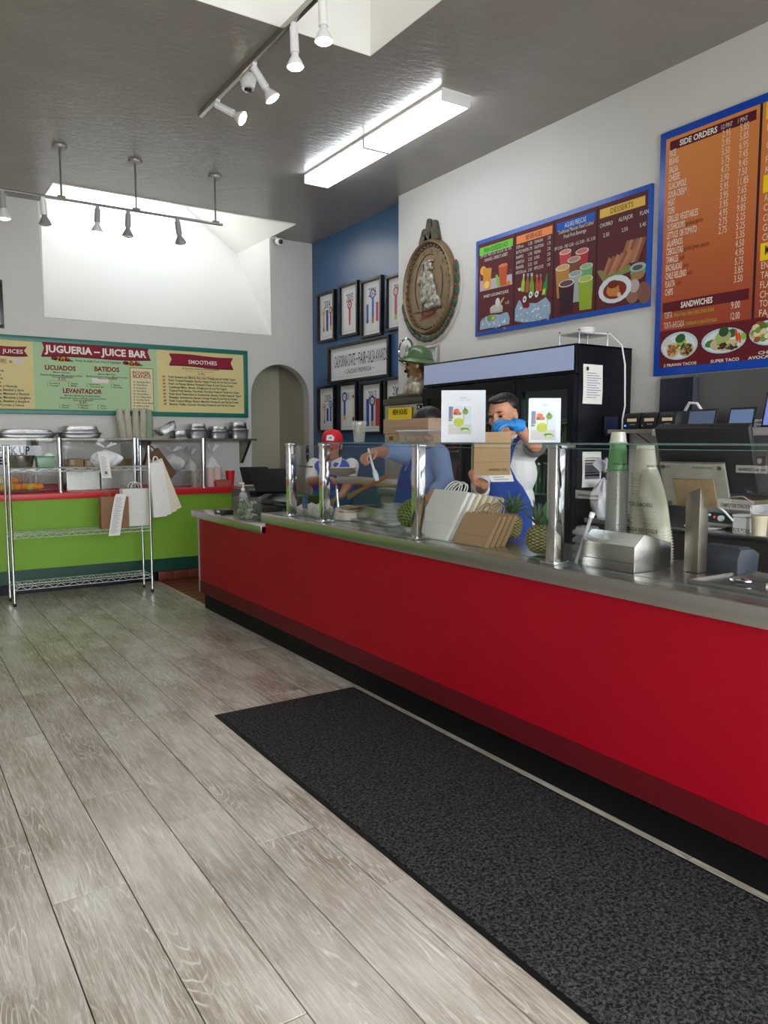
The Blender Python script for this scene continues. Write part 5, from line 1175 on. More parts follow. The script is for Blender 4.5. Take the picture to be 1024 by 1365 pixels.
sc2 = MB().ob(mc_, (pu, pv, pn), (.168, .135, .02)).build('screen_back', M['black'], ps, bevel=.008)
MB().ob(mc_-pn*.022, (pu, pv, pn), (.152, .12, .001)).build('display', mat('lit_display', (60, 76, 110), .2, emit=.5), sc2)
MB().tube([c0+pu*.12-pv*.05+pn*.01, c0+pu*.16-pv*.05, c0+pu*.19-pv*.075], .005, 8).build('lever', M['chrome'], ps, smooth=True)
MB().tube([c0+pu*.06-pv*.09, c0+pu*.075-pv*.14-pn*.03, c0+pu*.09-pv*.19-pn*.05], .004, 6).build('cable', mat('pale_cable', (190, 190, 186), .5), ps, smooth=True)
pr2 = thing('receipt_printer', 'dark receipt printer on the worktop behind the terminal post', 'printer', (2.66, 1.72, .911))
MB().prism([(2.60, 1.62, .9115), (2.60, 1.62, .97), (2.62, 1.62, 1.005), (2.70, 1.62, 1.0), (2.74, 1.62, .98), (2.73, 1.62, .9115)], (0, .17, 0)).build('case', mat('slate_plastic', (50, 54, 64), .4), pr2, bevel=.006)
MB().box((2.62, 1.63, 1.004), (2.69, 1.78, 1.0075)).build('lid', mat('slate_plastic', (50, 54, 64), .4), pr2)
dpr = Decal('lettering', pr2, (2.5995, 1.79, .95), (0, -1, 0), (0, 0, 1), lift=.0006); dpr.text('EPSON', .015, .01, .006, .022, (170, 172, 178))
tr_ = thing('steel_tray', 'shallow steel tray with a ladle on the near worktop', 'tray', (2.5, 1.45, .911))
tp = MB(); tp.box((2.33, 1.2, .9112), (2.66, 1.64, .914))
for a, b in (((2.33, 1.2), (2.34, 1.64)), ((2.65, 1.2), (2.66, 1.64)), ((2.34, 1.2), (2.65, 1.21)), ((2.34, 1.63), (2.65, 1.64))): tp.box((*a, .914), (*b, .922))
tp.build('pan', M['steel'], tr_)
ld = thing('serving_spoon', 'steel serving spoon resting in the shallow tray', 'spoon', (2.42, 1.42, .915))
MB().sph((2.43, 1.50, .93), (.028, .04, .012), 12, 7).build('bowl', M['chrome'], ld, smooth=True)
MB().tube([(2.43, 1.47, .932), (2.45, 1.38, .94), (2.47, 1.25, .95)], .005, 8).build('handle', M['steel_d'], ld, smooth=True)
tg = MB().tube([(2.47, 1.43, .918), (2.53, 1.40, .925), (2.66, 1.36, .95)], [.007, .006, .004], 8).build('steel_tongs', M['chrome'], smooth=True); tag(tg, 'thin steel tongs lying across the shallow tray', 'tongs')
rh = thing('red_ladle', 'ladle with a red handle grip at the frame edge', 'ladle', (2.75, 1.42, .911))
MB().tube([(2.70, 1.47, .965), (2.74, 1.41, .99), (2.78, 1.35, 1.0)], .012, 10).build('grip', mat('red_grip', (190, 24, 40), .4), rh, smooth=True)
MB().tube([(2.69, 1.49, .955), (2.66, 1.53, .93), (2.655, 1.54, .914)], .005, 8).build('shaft', M['chrome'], rh, smooth=True)

# ---------------------------------------------------------------- steel prep bench and shelf along the right wall
bk = thing('prep_bench', 'stainless prep bench along the right wall', 'bench', (4.13, 1.3, 0))
MB().box((3.86, -.8, .868), (4.425, 3.5, .9)).build('top', M['steel'], bk, bevel=.004)
MB().box((3.88, -.8, .62), (4.42, 3.48, .866)).build('drawer_box', mat('dark_steel', (92, 90, 84), .35, .8), bk)
for y in (-.7, 1.4, 3.4):
    for x in (3.92, 4.38): MB().cyl((x, y, 0), (x, y, .62), .02, n=10).build('leg', M['steel_d'], bk)
MB().box((3.9, -.75, .2), (4.4, 3.45, .23)).build('lower_shelf', mat('dark_steel', (92, 90, 84), .35, .8), bk)
bp_ = MB().box((4.418, -.8, .9005), (4.428, 3.36, 1.83)).build('backsplash', mat('splash_steel', (150, 150, 152), .3, 1., var=.06, vscale=3, stretch=(1, 1, .2))); tag(bp_, 'brushed steel splashback panel under the food menu', 'splashback')
dk = MB().box((4.37, 3.08, 1.478), (4.417, 3.33, 1.81)).box((4.36, 3.1, 1.5), (4.372, 3.31, 1.79)).build('dark_cabinet', mat('dark_blue_box', (26, 30, 48), .3)); tag(dk, 'dark wall box on the splashback beside the fridge', 'box')
sh = thing('printer_shelf', 'steel shelf carrying the order printers above the prep bench', 'shelf', (4.18, 1.6, 1.43))
MB().box((3.95, -.6, 1.45), (4.415, 3.4, 1.474)).build('board', M['steel'], sh)
MB().box((3.94, -.6, 1.43), (3.955, 3.05, 1.474)).build('front_rim', mat('alu_rim', (208, 208, 206), .3, .8), sh, bevel=.004)
for y in (3.2, 1.6, 0): MB().prism([(4.0, y, 1.449), (4.415, y, 1.449), (4.415, y, 1.25)], (0, .02, 0)).build('bracket', M['steel_d'], sh)
for k, x in enumerate((843, 866, 890)):
    p_ = P(0, 3.99, x, 560); y = p_.y
    t = thing('order_printer', ('black order printer nearest the fridge on the steel shelf', 'middle black order printer on the steel shelf', 'third black order printer from the fridge, beside a tablet')[k], 'printer', (4.08, y, 1.475), 0, 'order printers in a row')
    MB().prism([(3.98, y-.06, 1.4745), (3.98, y-.06, 1.53), (4.0, y-.06, 1.575), (4.15, y-.06, 1.585), (4.17, y-.06, 1.4745)], (0, .122, 0)).build('case', M['black'], t, bevel=.004)
    MB().box((3.9775, y-.04, 1.522), (3.9805, y+.03, 1.541)).build('label_strip', mat('printer_label', (226, 206, 176), .5), t)
    MB().sph((3.9785, y+.045, 1.497), .006, 8, 5).build('led', mat('blue_led', (60, 150, 255), .3, emit=1.5 if k == 0 else .1) if k == 0 else mat('led_off', (90, 90, 96), .3), t)
    MB().box((3.9775, y-.03, 1.5), (3.9805, y+.01, 1.508)).build('paper_slot', mat('slot_grey', (120, 122, 126), .4), t)
def tablet(label, x0, y0, x1, y1, xp, scr, em):
    a, b = P(0, xp, x0, y1), P(0, xp, x1, y0)
    z0 = max(1.4745, a.z) if True else a.z
    h_ = b.z-a.z
    t = thing('tablet_screen', label, 'tablet', (xp, (a.y+b.y)/2, 1.4745), 0, 'order tablets on the shelf')
    s_ = .25
    q = lambda y, z: V((xp+z*s_, y, 1.4755+z))
    MB().prism([q(a.y, 0), q(b.y, 0), q(b.y, h_), q(a.y, h_)], (.012, 0, .003)).build('case', M['black'], t, bevel=.002)
    MB().prism([q(a.y-.01, .012)+V((-.0012, 0, 0)), q(b.y+.01, .012)+V((-.0012, 0, 0)), q(b.y+.01, h_-.01)+V((-.0012, 0, 0)), q(a.y-.01, h_-.01)+V((-.0012, 0, 0))], (.001, 0, 0)).build('screen', mat('screen_'+label[:6], scr, .12, emit=em), t)
    MB().box((xp+.03, (a.y+b.y)/2-.03, 1.4745), (xp+.08, (a.y+b.y)/2+.03, 1.48)).build('stand', M['black'], t)
tablet('glossy tablet standing between the printers and the laptop', 914, 547, 953, 573, 4.0, (90, 104, 128), .12)
tablet('bluish tablet standing on the shelf near the frame edge', 968.5, 545.5, 1004.5, 573, 4.02, (96, 116, 150), .3)
tablet('tall lit tablet cut off by the right edge of frame', 1014, 524, 1046, 573, 4.05, (112, 126, 190), .45)
cw = MB()
yc = P(0, 4.1, 917, 555).y
cw.tube([(4.2, yc+.09, 1.50), (4.17, yc+.075, 1.58), (4.14, yc+.02, 1.632), (4.13, yc-.04, 1.625), (4.13, yc-.085, 1.57), (4.14, yc-.1, 1.49)], .009, 8)
tag(cw.build('arched_cable', M['plastic_w'], smooth=True), 'thick white cable arching over the printer shelf', 'cable')
yc = P(0, 4.1, 1006, 568).y
cm_ = MB()
rn_ = random.Random(3)
for k in range(5): cm_.tube([(4.12+.02*k, yc+.06-.03*k+rn_.uniform(-.02, .02), 1.48+.01*rn_.random()) if j == 0 else (4.1+rn_.uniform(0, .08), yc+rn_.uniform(-.07, .07), 1.482+rn_.uniform(0, .04)) for j in range(6)], .004, 6)
tag(cm_.build('cable_tangle', M['plastic_w'], smooth=True, kind='stuff'), 'tangle of white charging cables between the tablets', 'cables')
# on the bench: food warmer, plate, white boxes, carrier bag
fw_ = thing('food_warmer', 'steel food warmer with a dark control panel on the prep bench', 'food warmer', (4.15, 2.35, .9))
ya_, yb2 = P(0, 3.98, 918, 690).y, P(0, 3.98, 1000, 690).y
MB().box((3.98, yb2, .915), (4.38, ya_, 1.05)).build('body', M['steel'], fw_, bevel=.004)
MB().box((4.0, yb2+.02, 1.05), (4.36, ya_-.02, 1.07)).build('lid', mat('warmer_top', (120, 104, 84), .5, .4), fw_)
for y in (yb2+.04, ya_-.04): MB().cyl((4.02, y, .9), (4.02, y, .915), .015, n=8).build('foot', M['black'], fw_)
ya2, yb3 = P(0, 3.977, 932, 684).y, P(0, 3.977, 976, 684).y
MB().box((3.974, yb3, .935), (3.98, ya2, .995)).build('control_panel', mat('panel_green', (14, 52, 50), .35), fw_)
MB().cyl((3.974, (ya2*.28+yb3*.72), .965), (3.955, (ya2*.28+yb3*.72), .965), .016, n=14).build('knob', M['plastic_w'], fw_, smooth=True)
MB().cyl((3.974, (ya2*.5+yb3*.5), .968), (3.97, (ya2*.5+yb3*.5), .968), .007, n=10).build('pilot_light', mat('red_pilot', (220, 40, 40), .3, emit=.8), fw_)
MB().box((3.9725, ya2-.08, .972), (3.974, ya2-.03, .985)).build('name_plate', M['plastic_w'], fw_)
pt_ = P(2, .9, 944, 700)
tag(MB().lathe((3.93, pt_.y*.0+P(0, 3.93, 940, 697).y, .9005), [(.075, 0), (.11, .012), (.112, .015), (.078, .006), (0, .005)], 28).build('white_plate', M['plastic_w'], smooth=True), 'white plate lying at the front of the prep bench', 'plate')
y1_ = P(0, 3.95, 992, 680).y; y2_ = P(0, 3.97, 1016, 680).y
sb = thing('sugar_box', 'small white lidded box on the prep bench', 'box', (3.94, y1_, .9))
MB().box((3.91, y1_-.04, .9005), (3.98, y1_+.04, .985)).build('body', M['plastic_w'], sb, bevel=.006)
MB().box((3.906, y1_-.042, .986), (3.984, y1_+.042, 1.0)).build('lid', M['plastic_w'], sb, bevel=.004)
def film_bag(name, label, c_, r, h_, m, seed, group=None, knot=True, cat='plastic bag'):
    """crumpled plastic bag with a gathered, knotted top"""
    rn_ = random.Random(seed); ph = [rn_.uniform(0, 6.28) for _ in range(6)]
    t = thing(name, label, cat, c_, 0, group); c_ = V(c_)
    def fn(a, b):
        th = 2*PI*a; R0 = (math.sin(PI*min(1, b*1.05+.12))**.6)*(1-.55*max(0, b-.6)/.4)
        R0 *= 1+.1*math.sin(3*th+ph[0]+5*b)+.07*math.sin(7*th+ph[1]-6*b)+.05*math.sin(11*th+ph[2]+9*b)
        return c_+V((r[0]*R0*math.cos(th), r[1]*R0*math.sin(th), h_*b+.006*math.sin(9*th+ph[3])*b))
    b = MB().grid(fn, 40, 14); b.build('body', m, t, smooth=True)
    if knot:
        for s_ in (-1, 1):
            o = c_+V((0, 0, h_*.95)); b = MB().grid(lambda u, v: o+V((s_*r[0]*(.1+.55*v)*(.6+.8*abs(u-.5)), r[1]*(u-.5)*(.3+1.1*v)+.01*math.sin(9*u), h_*(.06+.26*v+.05*math.sin(12*u))*(.7+.3*math.sin(PI*u)))), 8, 5); b.build('handle', m, t, smooth=True, solid=.001)
    return t
wbp = P(0, 3.9, 796, 690)
film_bag('carrier_bag', 'white carrier bag standing in front of the fridge side', (3.97, 3.44, .902), (.075, .085), .3, M['poly'], 5)
film_bag('carrier_bag', 'small film bag behind the white boxes at the frame edge', (4.02, y2_-.01, .902), (.06, .08), .15, M['film'], 9, knot=False)
tub = thing('cream_tub', 'cream round tub on the bench at the right edge of frame', 'tub', (3.93, y2_-.02, .9))
MB().lathe((3.9, y2_-.03, .9005), [(.035, 0), (.04, .085), (.042, .09), (.042, .1), (0, .101)], 20).build('body', mat('cream_plastic', (214, 200, 170), .5), tub, smooth=True)
MB().lathe((3.9, y2_-.03, .994), [(.044, 0), (.044, .012), (0, .014)], 20).build('lid', mat('cream_plastic', (214, 200, 170), .5), tub, smooth=True)
ot = thing('wall_outlet', 'steel wall outlet plate on the splashback at right', 'outlet', (4.417, P(0, 4.416, 1013, 620).y, 1.2))
oc = P(0, 4.416, 1013, 620)
MB().box((4.411, oc.y-.04, oc.z-.055), (4.4175, oc.y+.04, oc.z+.055)).build('plate', M['steel_d'], ot, bevel=.002)
for s_ in (-1, 1): MB().cyl((4.411, oc.y, oc.z+s_*.025), (4.408, oc.y, oc.z+s_*.025), .016, n=14).build('socket', mat('socket_ivory', (196, 190, 180), .4), ot, smooth=True)

# ---------------------------------------------------------------- worktop, far end behind the glass
for k, (px_, r, h_) in enumerate(((402, (.055, .06), .085), (413, (.06, .065), .1), (427, (.065, .07), .12))):
    y = P(0, 2.33, px_, 680).y
    film_bag('wrapped_bundle', ('first white paper-wrapped bundle next to the corner post', 'second white wrapped bundle behind the blue card', 'third and tallest white wrapped bundle by the second post')[k], (2.345, y, .911), r, h_, mat('wrap_paper', (222, 214, 212), .7), 20+k, 'white wrapped bundles', False, 'bundle')
bcY = P(0, 2.27, 407, 668)
bcd = thing('blue_card', 'small blue price card standing before the white bundles', 'card', (2.27, bcY.y, .911))
MB().box((2.268, bcY.y-.036, .9115), (2.272, bcY.y+.036, 1.055)).build('stand', M['acrylic'], bcd)
MB().box((2.2655, bcY.y-.034, .97), (2.2675, bcY.y+.034, 1.05)).build('card', mat('blue_card', (36, 44, 150), .45), bcd)
dbc = Decal('print', bcd, (2.265, bcY.y+.034, .97), (0, -1, 0), (0, 0, 1), lift=.0006)
for k in range(4): dbc.rect(.012, .015+.015*k, .05-.004*(k % 2), .0185+.015*k, (150, 156, 210))
# overshelf rail, plates
os_ = thing('steel_overshelf', 'narrow stainless overshelf on a bent tube behind the glass', 'shelf', (2.72, 3.9, .911))
ya_, yb2 = P(0, 2.72, 452, 640).y, P(0, 2.72, 556, 640).y
zz = P(0, 2.72, 500, 648).z
MB().box((2.7, yb2, zz), (2.74, ya_, zz+.055)).build('rail', M['steel'], os_, bevel=.003)
MB().tube([(2.72, ya_+.01, .9115), (2.72, ya_+.03, 1.05), (2.72, ya_+.03, zz-.02), (2.72, ya_+.01, zz+.03), (2.72, ya_-.03, zz+.045)], .013, 10).build('bent_tube', M['chrome'], os_, smooth=True)
MB().cyl((2.72, yb2+.02, .9115), (2.72, yb2+.02, zz), .013, n=10).build('upright', M['chrome'], os_, smooth=True)
yp = P(0, 2.72, 452, 628).y
for k in range(5):
    o = MB().lathe((0, 0, 0), [(.06, 0), (.115, .014), (.117, .017), (.066, .005), (0, .004)], 28).build('dinner_plate', mat('beige_china', (216, 206, 186), .35), smooth=True, loc=(0, 0, 0)) if k == 0 else o.copy()
    if k: COL.objects.link(o)
    o.location = (2.72, yp-.02, zz+.056+.009*k); tag(o, 'beige plate in the small stack on the overshelf', 'plate', 'plates on the overshelf')
sp_ = thing('steam_pan', 'rectangular steel food pan behind the second glass pane', 'pan', (2.5, 3.85, .911))
y0_, y1_ = P(0, 2.45, 476, 690).y, P(0, 2.45, 517, 690).y
b = MB()
for a, c_ in (((2.45, y1_), (2.453, y0_)), ((2.66, y1_), (2.663, y0_)), ((2.45, y1_), (2.663, y1_+.003)), ((2.45, y0_-.003), (2.663, y0_))): b.box((*a, .93), (*c_, 1.0))
b.box((2.45, y1_, .928), (2.663, y0_, .932)); b.build('pan_wall', M['steel'], sp_)
b = MB()
for a, c_ in (((2.435, y1_-.015), (2.452, y0_+.015)), ((2.66, y1_-.015), (2.678, y0_+.015)), ((2.452, y1_-.015), (2.66, y1_+.002)), ((2.452, y0_-.002), (2.66, y0_+.015))): b.box((*a, .999), (*c_, 1.004))
b.build('rim', M['steel'], sp_)
MB().grid(lambda u, v: V((2.455+.2*u, y1_+.004+(y0_-y1_-.008)*v, .965+.012*math.sin(9*u+4*v)*math.sin(11*v))), 14, 14).build('filling', mat('stewed_meat', (122, 78, 48), .5, var=.3, vscale=25), sp_, smooth=True)
rck = MB().box((2.40, y1_-.05, .9115), (2.69, y0_+.05, .927)).build('warming_tray', M['steel'], bevel=.004); tag(rck, 'flat steel warming tray under the food pan', 'tray')
yt = P(0, 2.4, 458, 683).y
tt = thing('tortilla_pile', 'pile of folded brown tortillas in white paper by the post', 'tortillas', (2.42, yt, .911))
film = MB().grid(lambda u, v: V((2.42+.075*(1-.2*v)*math.cos(2*PI*u)*(1+.1*math.sin(5*2*PI*u)), yt+.09*math.sin(2*PI*u)*(1-.1*v), .912+.075*v+.01*math.sin(14*u)*v)), 30, 6); film.build('paper_wrap', mat('wrap_paper', (222, 214, 212), .7), tt, smooth=True, solid=.001)
for k in range(5): MB().lathe((2.42+.01*(k % 2), yt-.02*k*.5, .93+.014*k), [(.0, 0), (.06, .002), (.068, .007), (.06, .012), (0, .012)], 18).build('tortilla', mat('tortilla', (166, 118, 86), .7, var=.2, vscale=30), tt, smooth=True)
yd = P(0, 2.42, 531, 690).y
for k in range(6):
    o = MB().lathe((0, 0, 0), [(.072, 0), (.072, .01), (.06, .014), (.056, .03), (.05, .034), (0, .034)], 20).build('clear_container', M['film'], smooth=True, loc=(0, 0, 0)) if k == 0 else o.copy()
    if k: COL.objects.link(o)
    o.location = (2.47, yd+.12, .912+.02*k); tag(o, 'clear plastic container in the stack beside the tilted pineapple', 'lid', 'clear plastic containers by the pineapple')
pdl = thing('wooden_paddle', 'long wooden paddle held slanting over the steel pan', 'paddle', (2.62, 3.95, 1.03))
p0_, p1_ = P(0, 2.55, 464, 662.5), P(0, 2.55, 517, 634)
ax = (p1_-p0_).normalized(); pu2 = V((1, 0, 0)); pv2 = ax.cross(pu2)
MB().ob((p0_+p1_)/2, (ax, pu2, pv2), ((p1_-p0_).length/2, .008, .012)).build('shaft', M['wood2'], pdl, bevel=.004)
MB().ob(p0_+ax*.06, (ax, pu2, pv2), (.06, .006, .016)).build('blade', M['wood2'], pdl, bevel=.004)
cr = thing('cream_bin', 'cream lidded bin standing behind the overshelf in the aisle', 'bin', (3.2, 4.3, 0))
cb0 = P(0, 3.15, 527, 640)
MB().box((3.15, cb0.y-.25, .02), (3.5, cb0.y+.2, 1.0)).build('body', mat('cream_bin', (176, 178, 164), .5), cr, bevel=.01)
MB().box((3.13, cb0.y-.27, 1.0), (3.52, cb0.y+.22, 1.05)).build('lid', mat('bin_lid', (150, 150, 146), .4), cr, bevel=.012)
MB().prism([(3.15, cb0.y+.0, 1.05), (3.15, cb0.y-.25, 1.05), (3.15, cb0.y-.25, 1.32), (3.15, cb0.y-.12, 1.3)], (.05, 0, 0)).build('raised_flap', mat('bin_flap', (186, 184, 176), .5), cr)

# ---------------------------------------------------------------- register end
rg = thing('cash_register', 'black touch-screen cash register on the lower worktop', 'cash register', (2.6, 5.15, .82))
dy0, dy1 = P(0, 2.5, 336, 680).y, P(0, 2.5, 383, 680).y
MB().box((2.46, dy1, .8205), (2.8, dy0, .905)).build('cash_drawer', M['black'], rg, bevel=.004)
MB().prism([(2.5, dy1+.02, .905), (2.5, dy1+.02, .95), (2.6, dy1+.02, .99), (2.78, dy1+.02, .99), (2.78, dy1+.02, .905)], (0, dy0-dy1-.12, 0)).build('base', M['black'], rg, bevel=.006)
def panel(c_, u_, v_, hu, hv, th, name, parent):
    n_ = V(u_).cross(V(v_)).normalized(); return MB().ob(c_, (V(u_).normalized(), V(v_).normalized(), n_), (hu, hv, th)).build(name, M['matt'], parent, bevel=.005)
c1 = P(0, 2.56, 362, 645); vv = V((.05, -.62, -.78)).normalized()
s_ = panel(P(0, 2.6, 362, 641), (.93, -.36, 0), vv, .15, .115, .014, 'screen', rg)
panel(P(0, 2.66, 341, 634), (.93, -.36, 0), V((.0, -.5, -.85)), .12, .08, .012, 'customer_display', rg)
MB().cyl((2.62, P(0, 2.62, 364, 650).y+.05, .97), (2.62, P(0, 2.62, 364, 650).y, 1.1), .03, n=12).build('neck', M['black'], rg, smooth=True)
ks = MB().box((2.47, dy1+.03, .906), (2.56, dy1+.16, .93)).build('pin_pad', M['black'], bevel=.004); tag(ks, 'small black pin pad lying on the register drawer', 'pin pad')
rp = thing('slip_printer', 'black slip printer beyond the tip box', 'printer', (2.55, 5.75, .82))
yq = P(0, 2.5, 318, 660).y
MB().box((2.5, yq-.14, .8205), (2.72, yq+.16, 1.0)).build('case', M['black'], rp, bevel=.012)
MB().cyl((2.5, yq-.16, .96), (2.72, yq-.16, .96), .07, n=20).build('roll_cover', M['black'], rp, smooth=True)
MB().box((2.52, yq-.22, .8205), (2.7, yq-.14, .93)).build('front', M['black'], rp, bevel=.006)
tpb = thing('tip_box', 'clear acrylic tip box full of crumpled banknotes', 'tip box', (2.28, 5.45, .82))
ty0, ty1 = P(0, 2.21, 308, 680).y, P(0, 2.21, 333, 690).y
zt_ = .985
x0_, x1_ = 2.22, 2.36
ty0, ty1 = 5.50, 5.28
for a, c_ in (((x0_, ty1), (x0_+.004, ty0)), ((x1_-.004, ty1), (x1_, ty0)), ((x0_+.004, ty1), (x1_-.004, ty1+.004)), ((x0_+.004, ty0-.004), (x1_-.004, ty0))): MB().box((*a, .8205), (*c_, zt_)).build('wall', M['acrylic'], tpb)
rn_ = random.Random(11); bm_ = [mat('banknote', (122, 134, 100), .8, var=.25, vscale=30), mat('pale_banknote', (176, 180, 156), .8, var=.2, vscale=30)]
for k in range(36):
    c_ = V((rn_.uniform(x0_+.038, x1_-.038), rn_.uniform(ty1+.042, ty0-.042), .84+.11*rn_.random())); ph = rn_.uniform(0, 6); a = rn_.uniform(0, 6.28)
    e1 = V((math.cos(a), math.sin(a), rn_.uniform(-.6, .6))).normalized(); e2 = e1.cross(V((rn_.uniform(-1, 1), rn_.uniform(-1, 1), 1))).normalized()
    o = MB().grid(lambda u, v: c_+e1*(.062*(u-.5))+e2*(.04*(v-.5))+e1.cross(e2)*(.011*math.sin(7*u+ph)+.006*math.sin(9*v)), 6, 4).build('banknote', bm_[k % 2], smooth=True, solid=.0006)
    tag(o, 'crumpled green banknote inside the clear tip box', 'banknote', 'banknotes in the tip box')
sn = thing('sanitizer_bottle', 'white pump sanitizer bottle behind the tip box', 'bottle', (2.42, 5.5, .82))
sy = P(0, 2.42, 324, 650).y
MB().lathe((2.42, sy, .8205), [(.035, 0), (.036, .01), (.036, .14), (.028, .165), (.013, .175), (.013, .185), (0, .185)], 20).build('body', glassmat('gel_bottle', (.85, .9, .95), 1., .05, .35, (.9, .93, .97)), sn, smooth=True)
pm = MB().cyl((2.42, sy, 1.005), (2.42, sy, 1.025), .017, n=14).cyl((2.42, sy, 1.025), (2.42, sy, 1.06), .006, n=8).build('pump', M['plastic_w'], sn, smooth=True)
MB().box((2.385, sy-.008, 1.058), (2.43, sy+.008, 1.07)).build('nozzle', M['plastic_w'], pm, bevel=.003)
cd = thing('card_reader', 'small black card reader lying at the counter end', 'card reader', (2.33, 6.05, .82))
cy_ = P(2, .83, 297, 672)
MB().box((2.24, 5.78, .8205), (2.34, 5.96, .855)).build('case', M['black'], cd, bevel=.008)
MB().box((2.2385, 5.82, .83), (2.2395, 5.89, .848)).build('label', M['plastic_w'], cd)

# ---------------------------------------------------------------- chrome wire rack
rk = thing('wire_rack', 'three-tier chrome wire rack in front of the green counter', 'rack', (1.47, 7.2, 0))
RX0, RX1, RY0, RY1 = .888, 2.055, 7.09, 7.36
RTOP = P(1, RY0, 197, 594).z
for x in (RX0, RX1):
    for y in (RY0, RY1):
        p_ = MB().cyl((x, y, .03), (x, y, RTOP), .0125, n=14).build('post', M['chrome'], rk, smooth=True)
        MB().lathe((x, y, 0), [(.012, 0), (.014, .006), (.011, .03), (0, .03)], 12).build('foot', M['black'], p_, smooth=True)
        MB().lathe((x, y, RTOP), [(.0128, 0), (.0128, .006), (0, .008)], 12).build('cap', M['black'], p_, smooth=True)
RZS = [P(1, RY0, 198, 622).z, P(1, RY0, 198, 703).z, P(1, RY0, 200, 766).z]
for z in RZS:
    f = MB(); w_ = .0032
    for y in (RY0, RY1):
        f.cyl((RX0, y, z), (RX1, y, z), w_, n=6).cyl((RX0, y, z-.03), (RX1, y, z-.03), w_, n=6)
        n = 22; f.tube([(RX0+(RX1-RX0)*k/n, y, z if k % 2 else z-.03) for k in range(n+1)], .0022, 5)
    for x in (RX0, RX1): f.cyl((x, RY0, z), (x, RY1, z), w_, n=6).cyl((x, RY0, z-.03), (x, RY1, z-.03), w_, n=6)
    sh_ = f.build('wire_shelf', M['zinc'], rk, smooth=True)
    dk_ = MB()
    for k in range(1, 47): x = RX0+(RX1-RX0)*k/47; dk_.cyl((x, RY0, z+.003), (x, RY1, z+.003), .002, n=5, cap=False)
    dk_.cyl((RX0, (RY0+RY1)/2, z-.002), (RX1, (RY0+RY1)/2, z-.002), .0025, n=5)
    tag(dk_.build('wire_deck', M['zinc'], sh_, smooth=True), kind='stuff')
z1, z0 = RZS[0]+.0065, RZS[1]+.0065
# on the top tier
def rx(px_, y=7.2, py=620): return P(1, y, px_, py).x
xa, xb = rx(11), rx(46)
sbw = thing('steel_bowl', 'straight-sided steel bowl on the top tier of the wire rack', 'bowl', ((xa+xb)/2, 7.22, z1))
MB().shell(((xa+xb)/2, 7.22, z1), [(0, .001), (.085, .001), (.09, .006), (.108, .1), (.112, .103), (.106, .102), (.088, .008), (0, .004)], 30).build('body', M['steel'], sbw, smooth=True)
MB().tube([V(((xa+xb)/2+.11*math.cos(t), 7.22+.11*math.sin(t), z1+.103)) for t in [2*PI*k/30 for k in range(31)]], .003, 6).build('rim', M['steel'], sbw, smooth=True)
xa, xb = rx(48), rx(73)
gt = thing('green_tub', 'small clear green tub with white napkin on the wire rack', 'tub', ((xa+xb)/2, 7.22, z1))
MB().prism([(xa+.01, 7.15, z1), (xb-.01, 7.15, z1), (xb, 7.15, z1+.09), (xa, 7.15, z1+.09)], (0, .14, 0)).build('body', mat('green_tub', (112, 150, 116), .35), gt, bevel=.006)
MB().box((xa-.006, 7.144, z1+.09), (xb+.006, 7.296, z1+.098)).build('rim', mat('green_tub_rim', (84, 130, 96), .35), gt, bevel=.003)
MB().sph(((xa+xb)/2+.03, 7.2, z1+.1), (.04, .04, .025), 12, 7).build('napkin', M['paper'], gt, smooth=True)
film_bag('takeaway_bag', 'white plastic takeaway bag on the top tier of the wire rack', (rx(142), 7.22, z1), (.135, .1), .17, mat('white_film', (232, 232, 236), .45), 31)
def receipt(name, label, pts, w, ux=V((1, 0, 0))):
    """paper strip following a list of points"""
    t = thing(name, label, 'receipt', pts[-1])
    b = MB(); vs = []
    for p_ in pts: vs += [V(p_)-ux*w/2, V(p_)+ux*w/2]
    b.add(vs, [(2*i, 2*i+1, 2*i+3, 2*i+2) for i in range(len(pts)-1)]); b.build('strip', M['paper'], t, solid=.0006)
    d_ = Decal('print', t, V(pts[1])+V((0, -.012, 0))-ux*w/2, ux, (V(pts[1])-V(pts[-1])).normalized(), lift=.0006)
    L_ = (V(pts[1])-V(pts[-1])).length
    for k in range(int(L_/.012)-1): d_.rect(w*.1, -.012*(k+1), w*(.55+.3*((k*5) % 3)/3), -.012*(k+1)+.0035, (150, 150, 160))
    return t, d_
xr = rx(134)
t, d_ = receipt('order_receipt', 'long order receipt hanging from the white takeaway bag', [(xr-.01, 7.1, z1+.13), (xr, 7.075, z1+.1), (xr+.01, 7.07, z1-.02), (xr+.02, 7.07, z1-.1)], .085)
d_.rect(.03, -.165, .052, -.143, (90, 90, 96), 2)
# on the middle tier
pa = rx(134, 7.15, 690); pb = rx(171, 7.15, 690)
paper_bag('brown_paper_bag', 'brown paper bag with handles on the rack middle tier', M['kraft_d'], (pa, 7.12, z0), (1, 0, 0), (0, 0, 1), pb-pa, .285, .1, True, 'bags on the wire rack')
pa2 = rx(164, 7.2, 690); pb2 = rx(201, 7.2, 690)
paper_bag('white_paper_bag', 'white paper bag behind the brown bag on the wire rack', M['paper'], (pa2+.01, 7.225, z0), (1, 0, 0), (0, 0, 1), pb2-pa2, .345, .11, True, 'bags on the wire rack')
xr = rx(156, 7.1, 690)
receipt('order_receipt', 'curled order receipt taped over the brown bag', [(xr+.05, 7.11, z0+.31), (xr+.035, 7.095, z0+.29), (xr, 7.085, z0+.14), (xr-.035, 7.075, z0-.06)], .1)
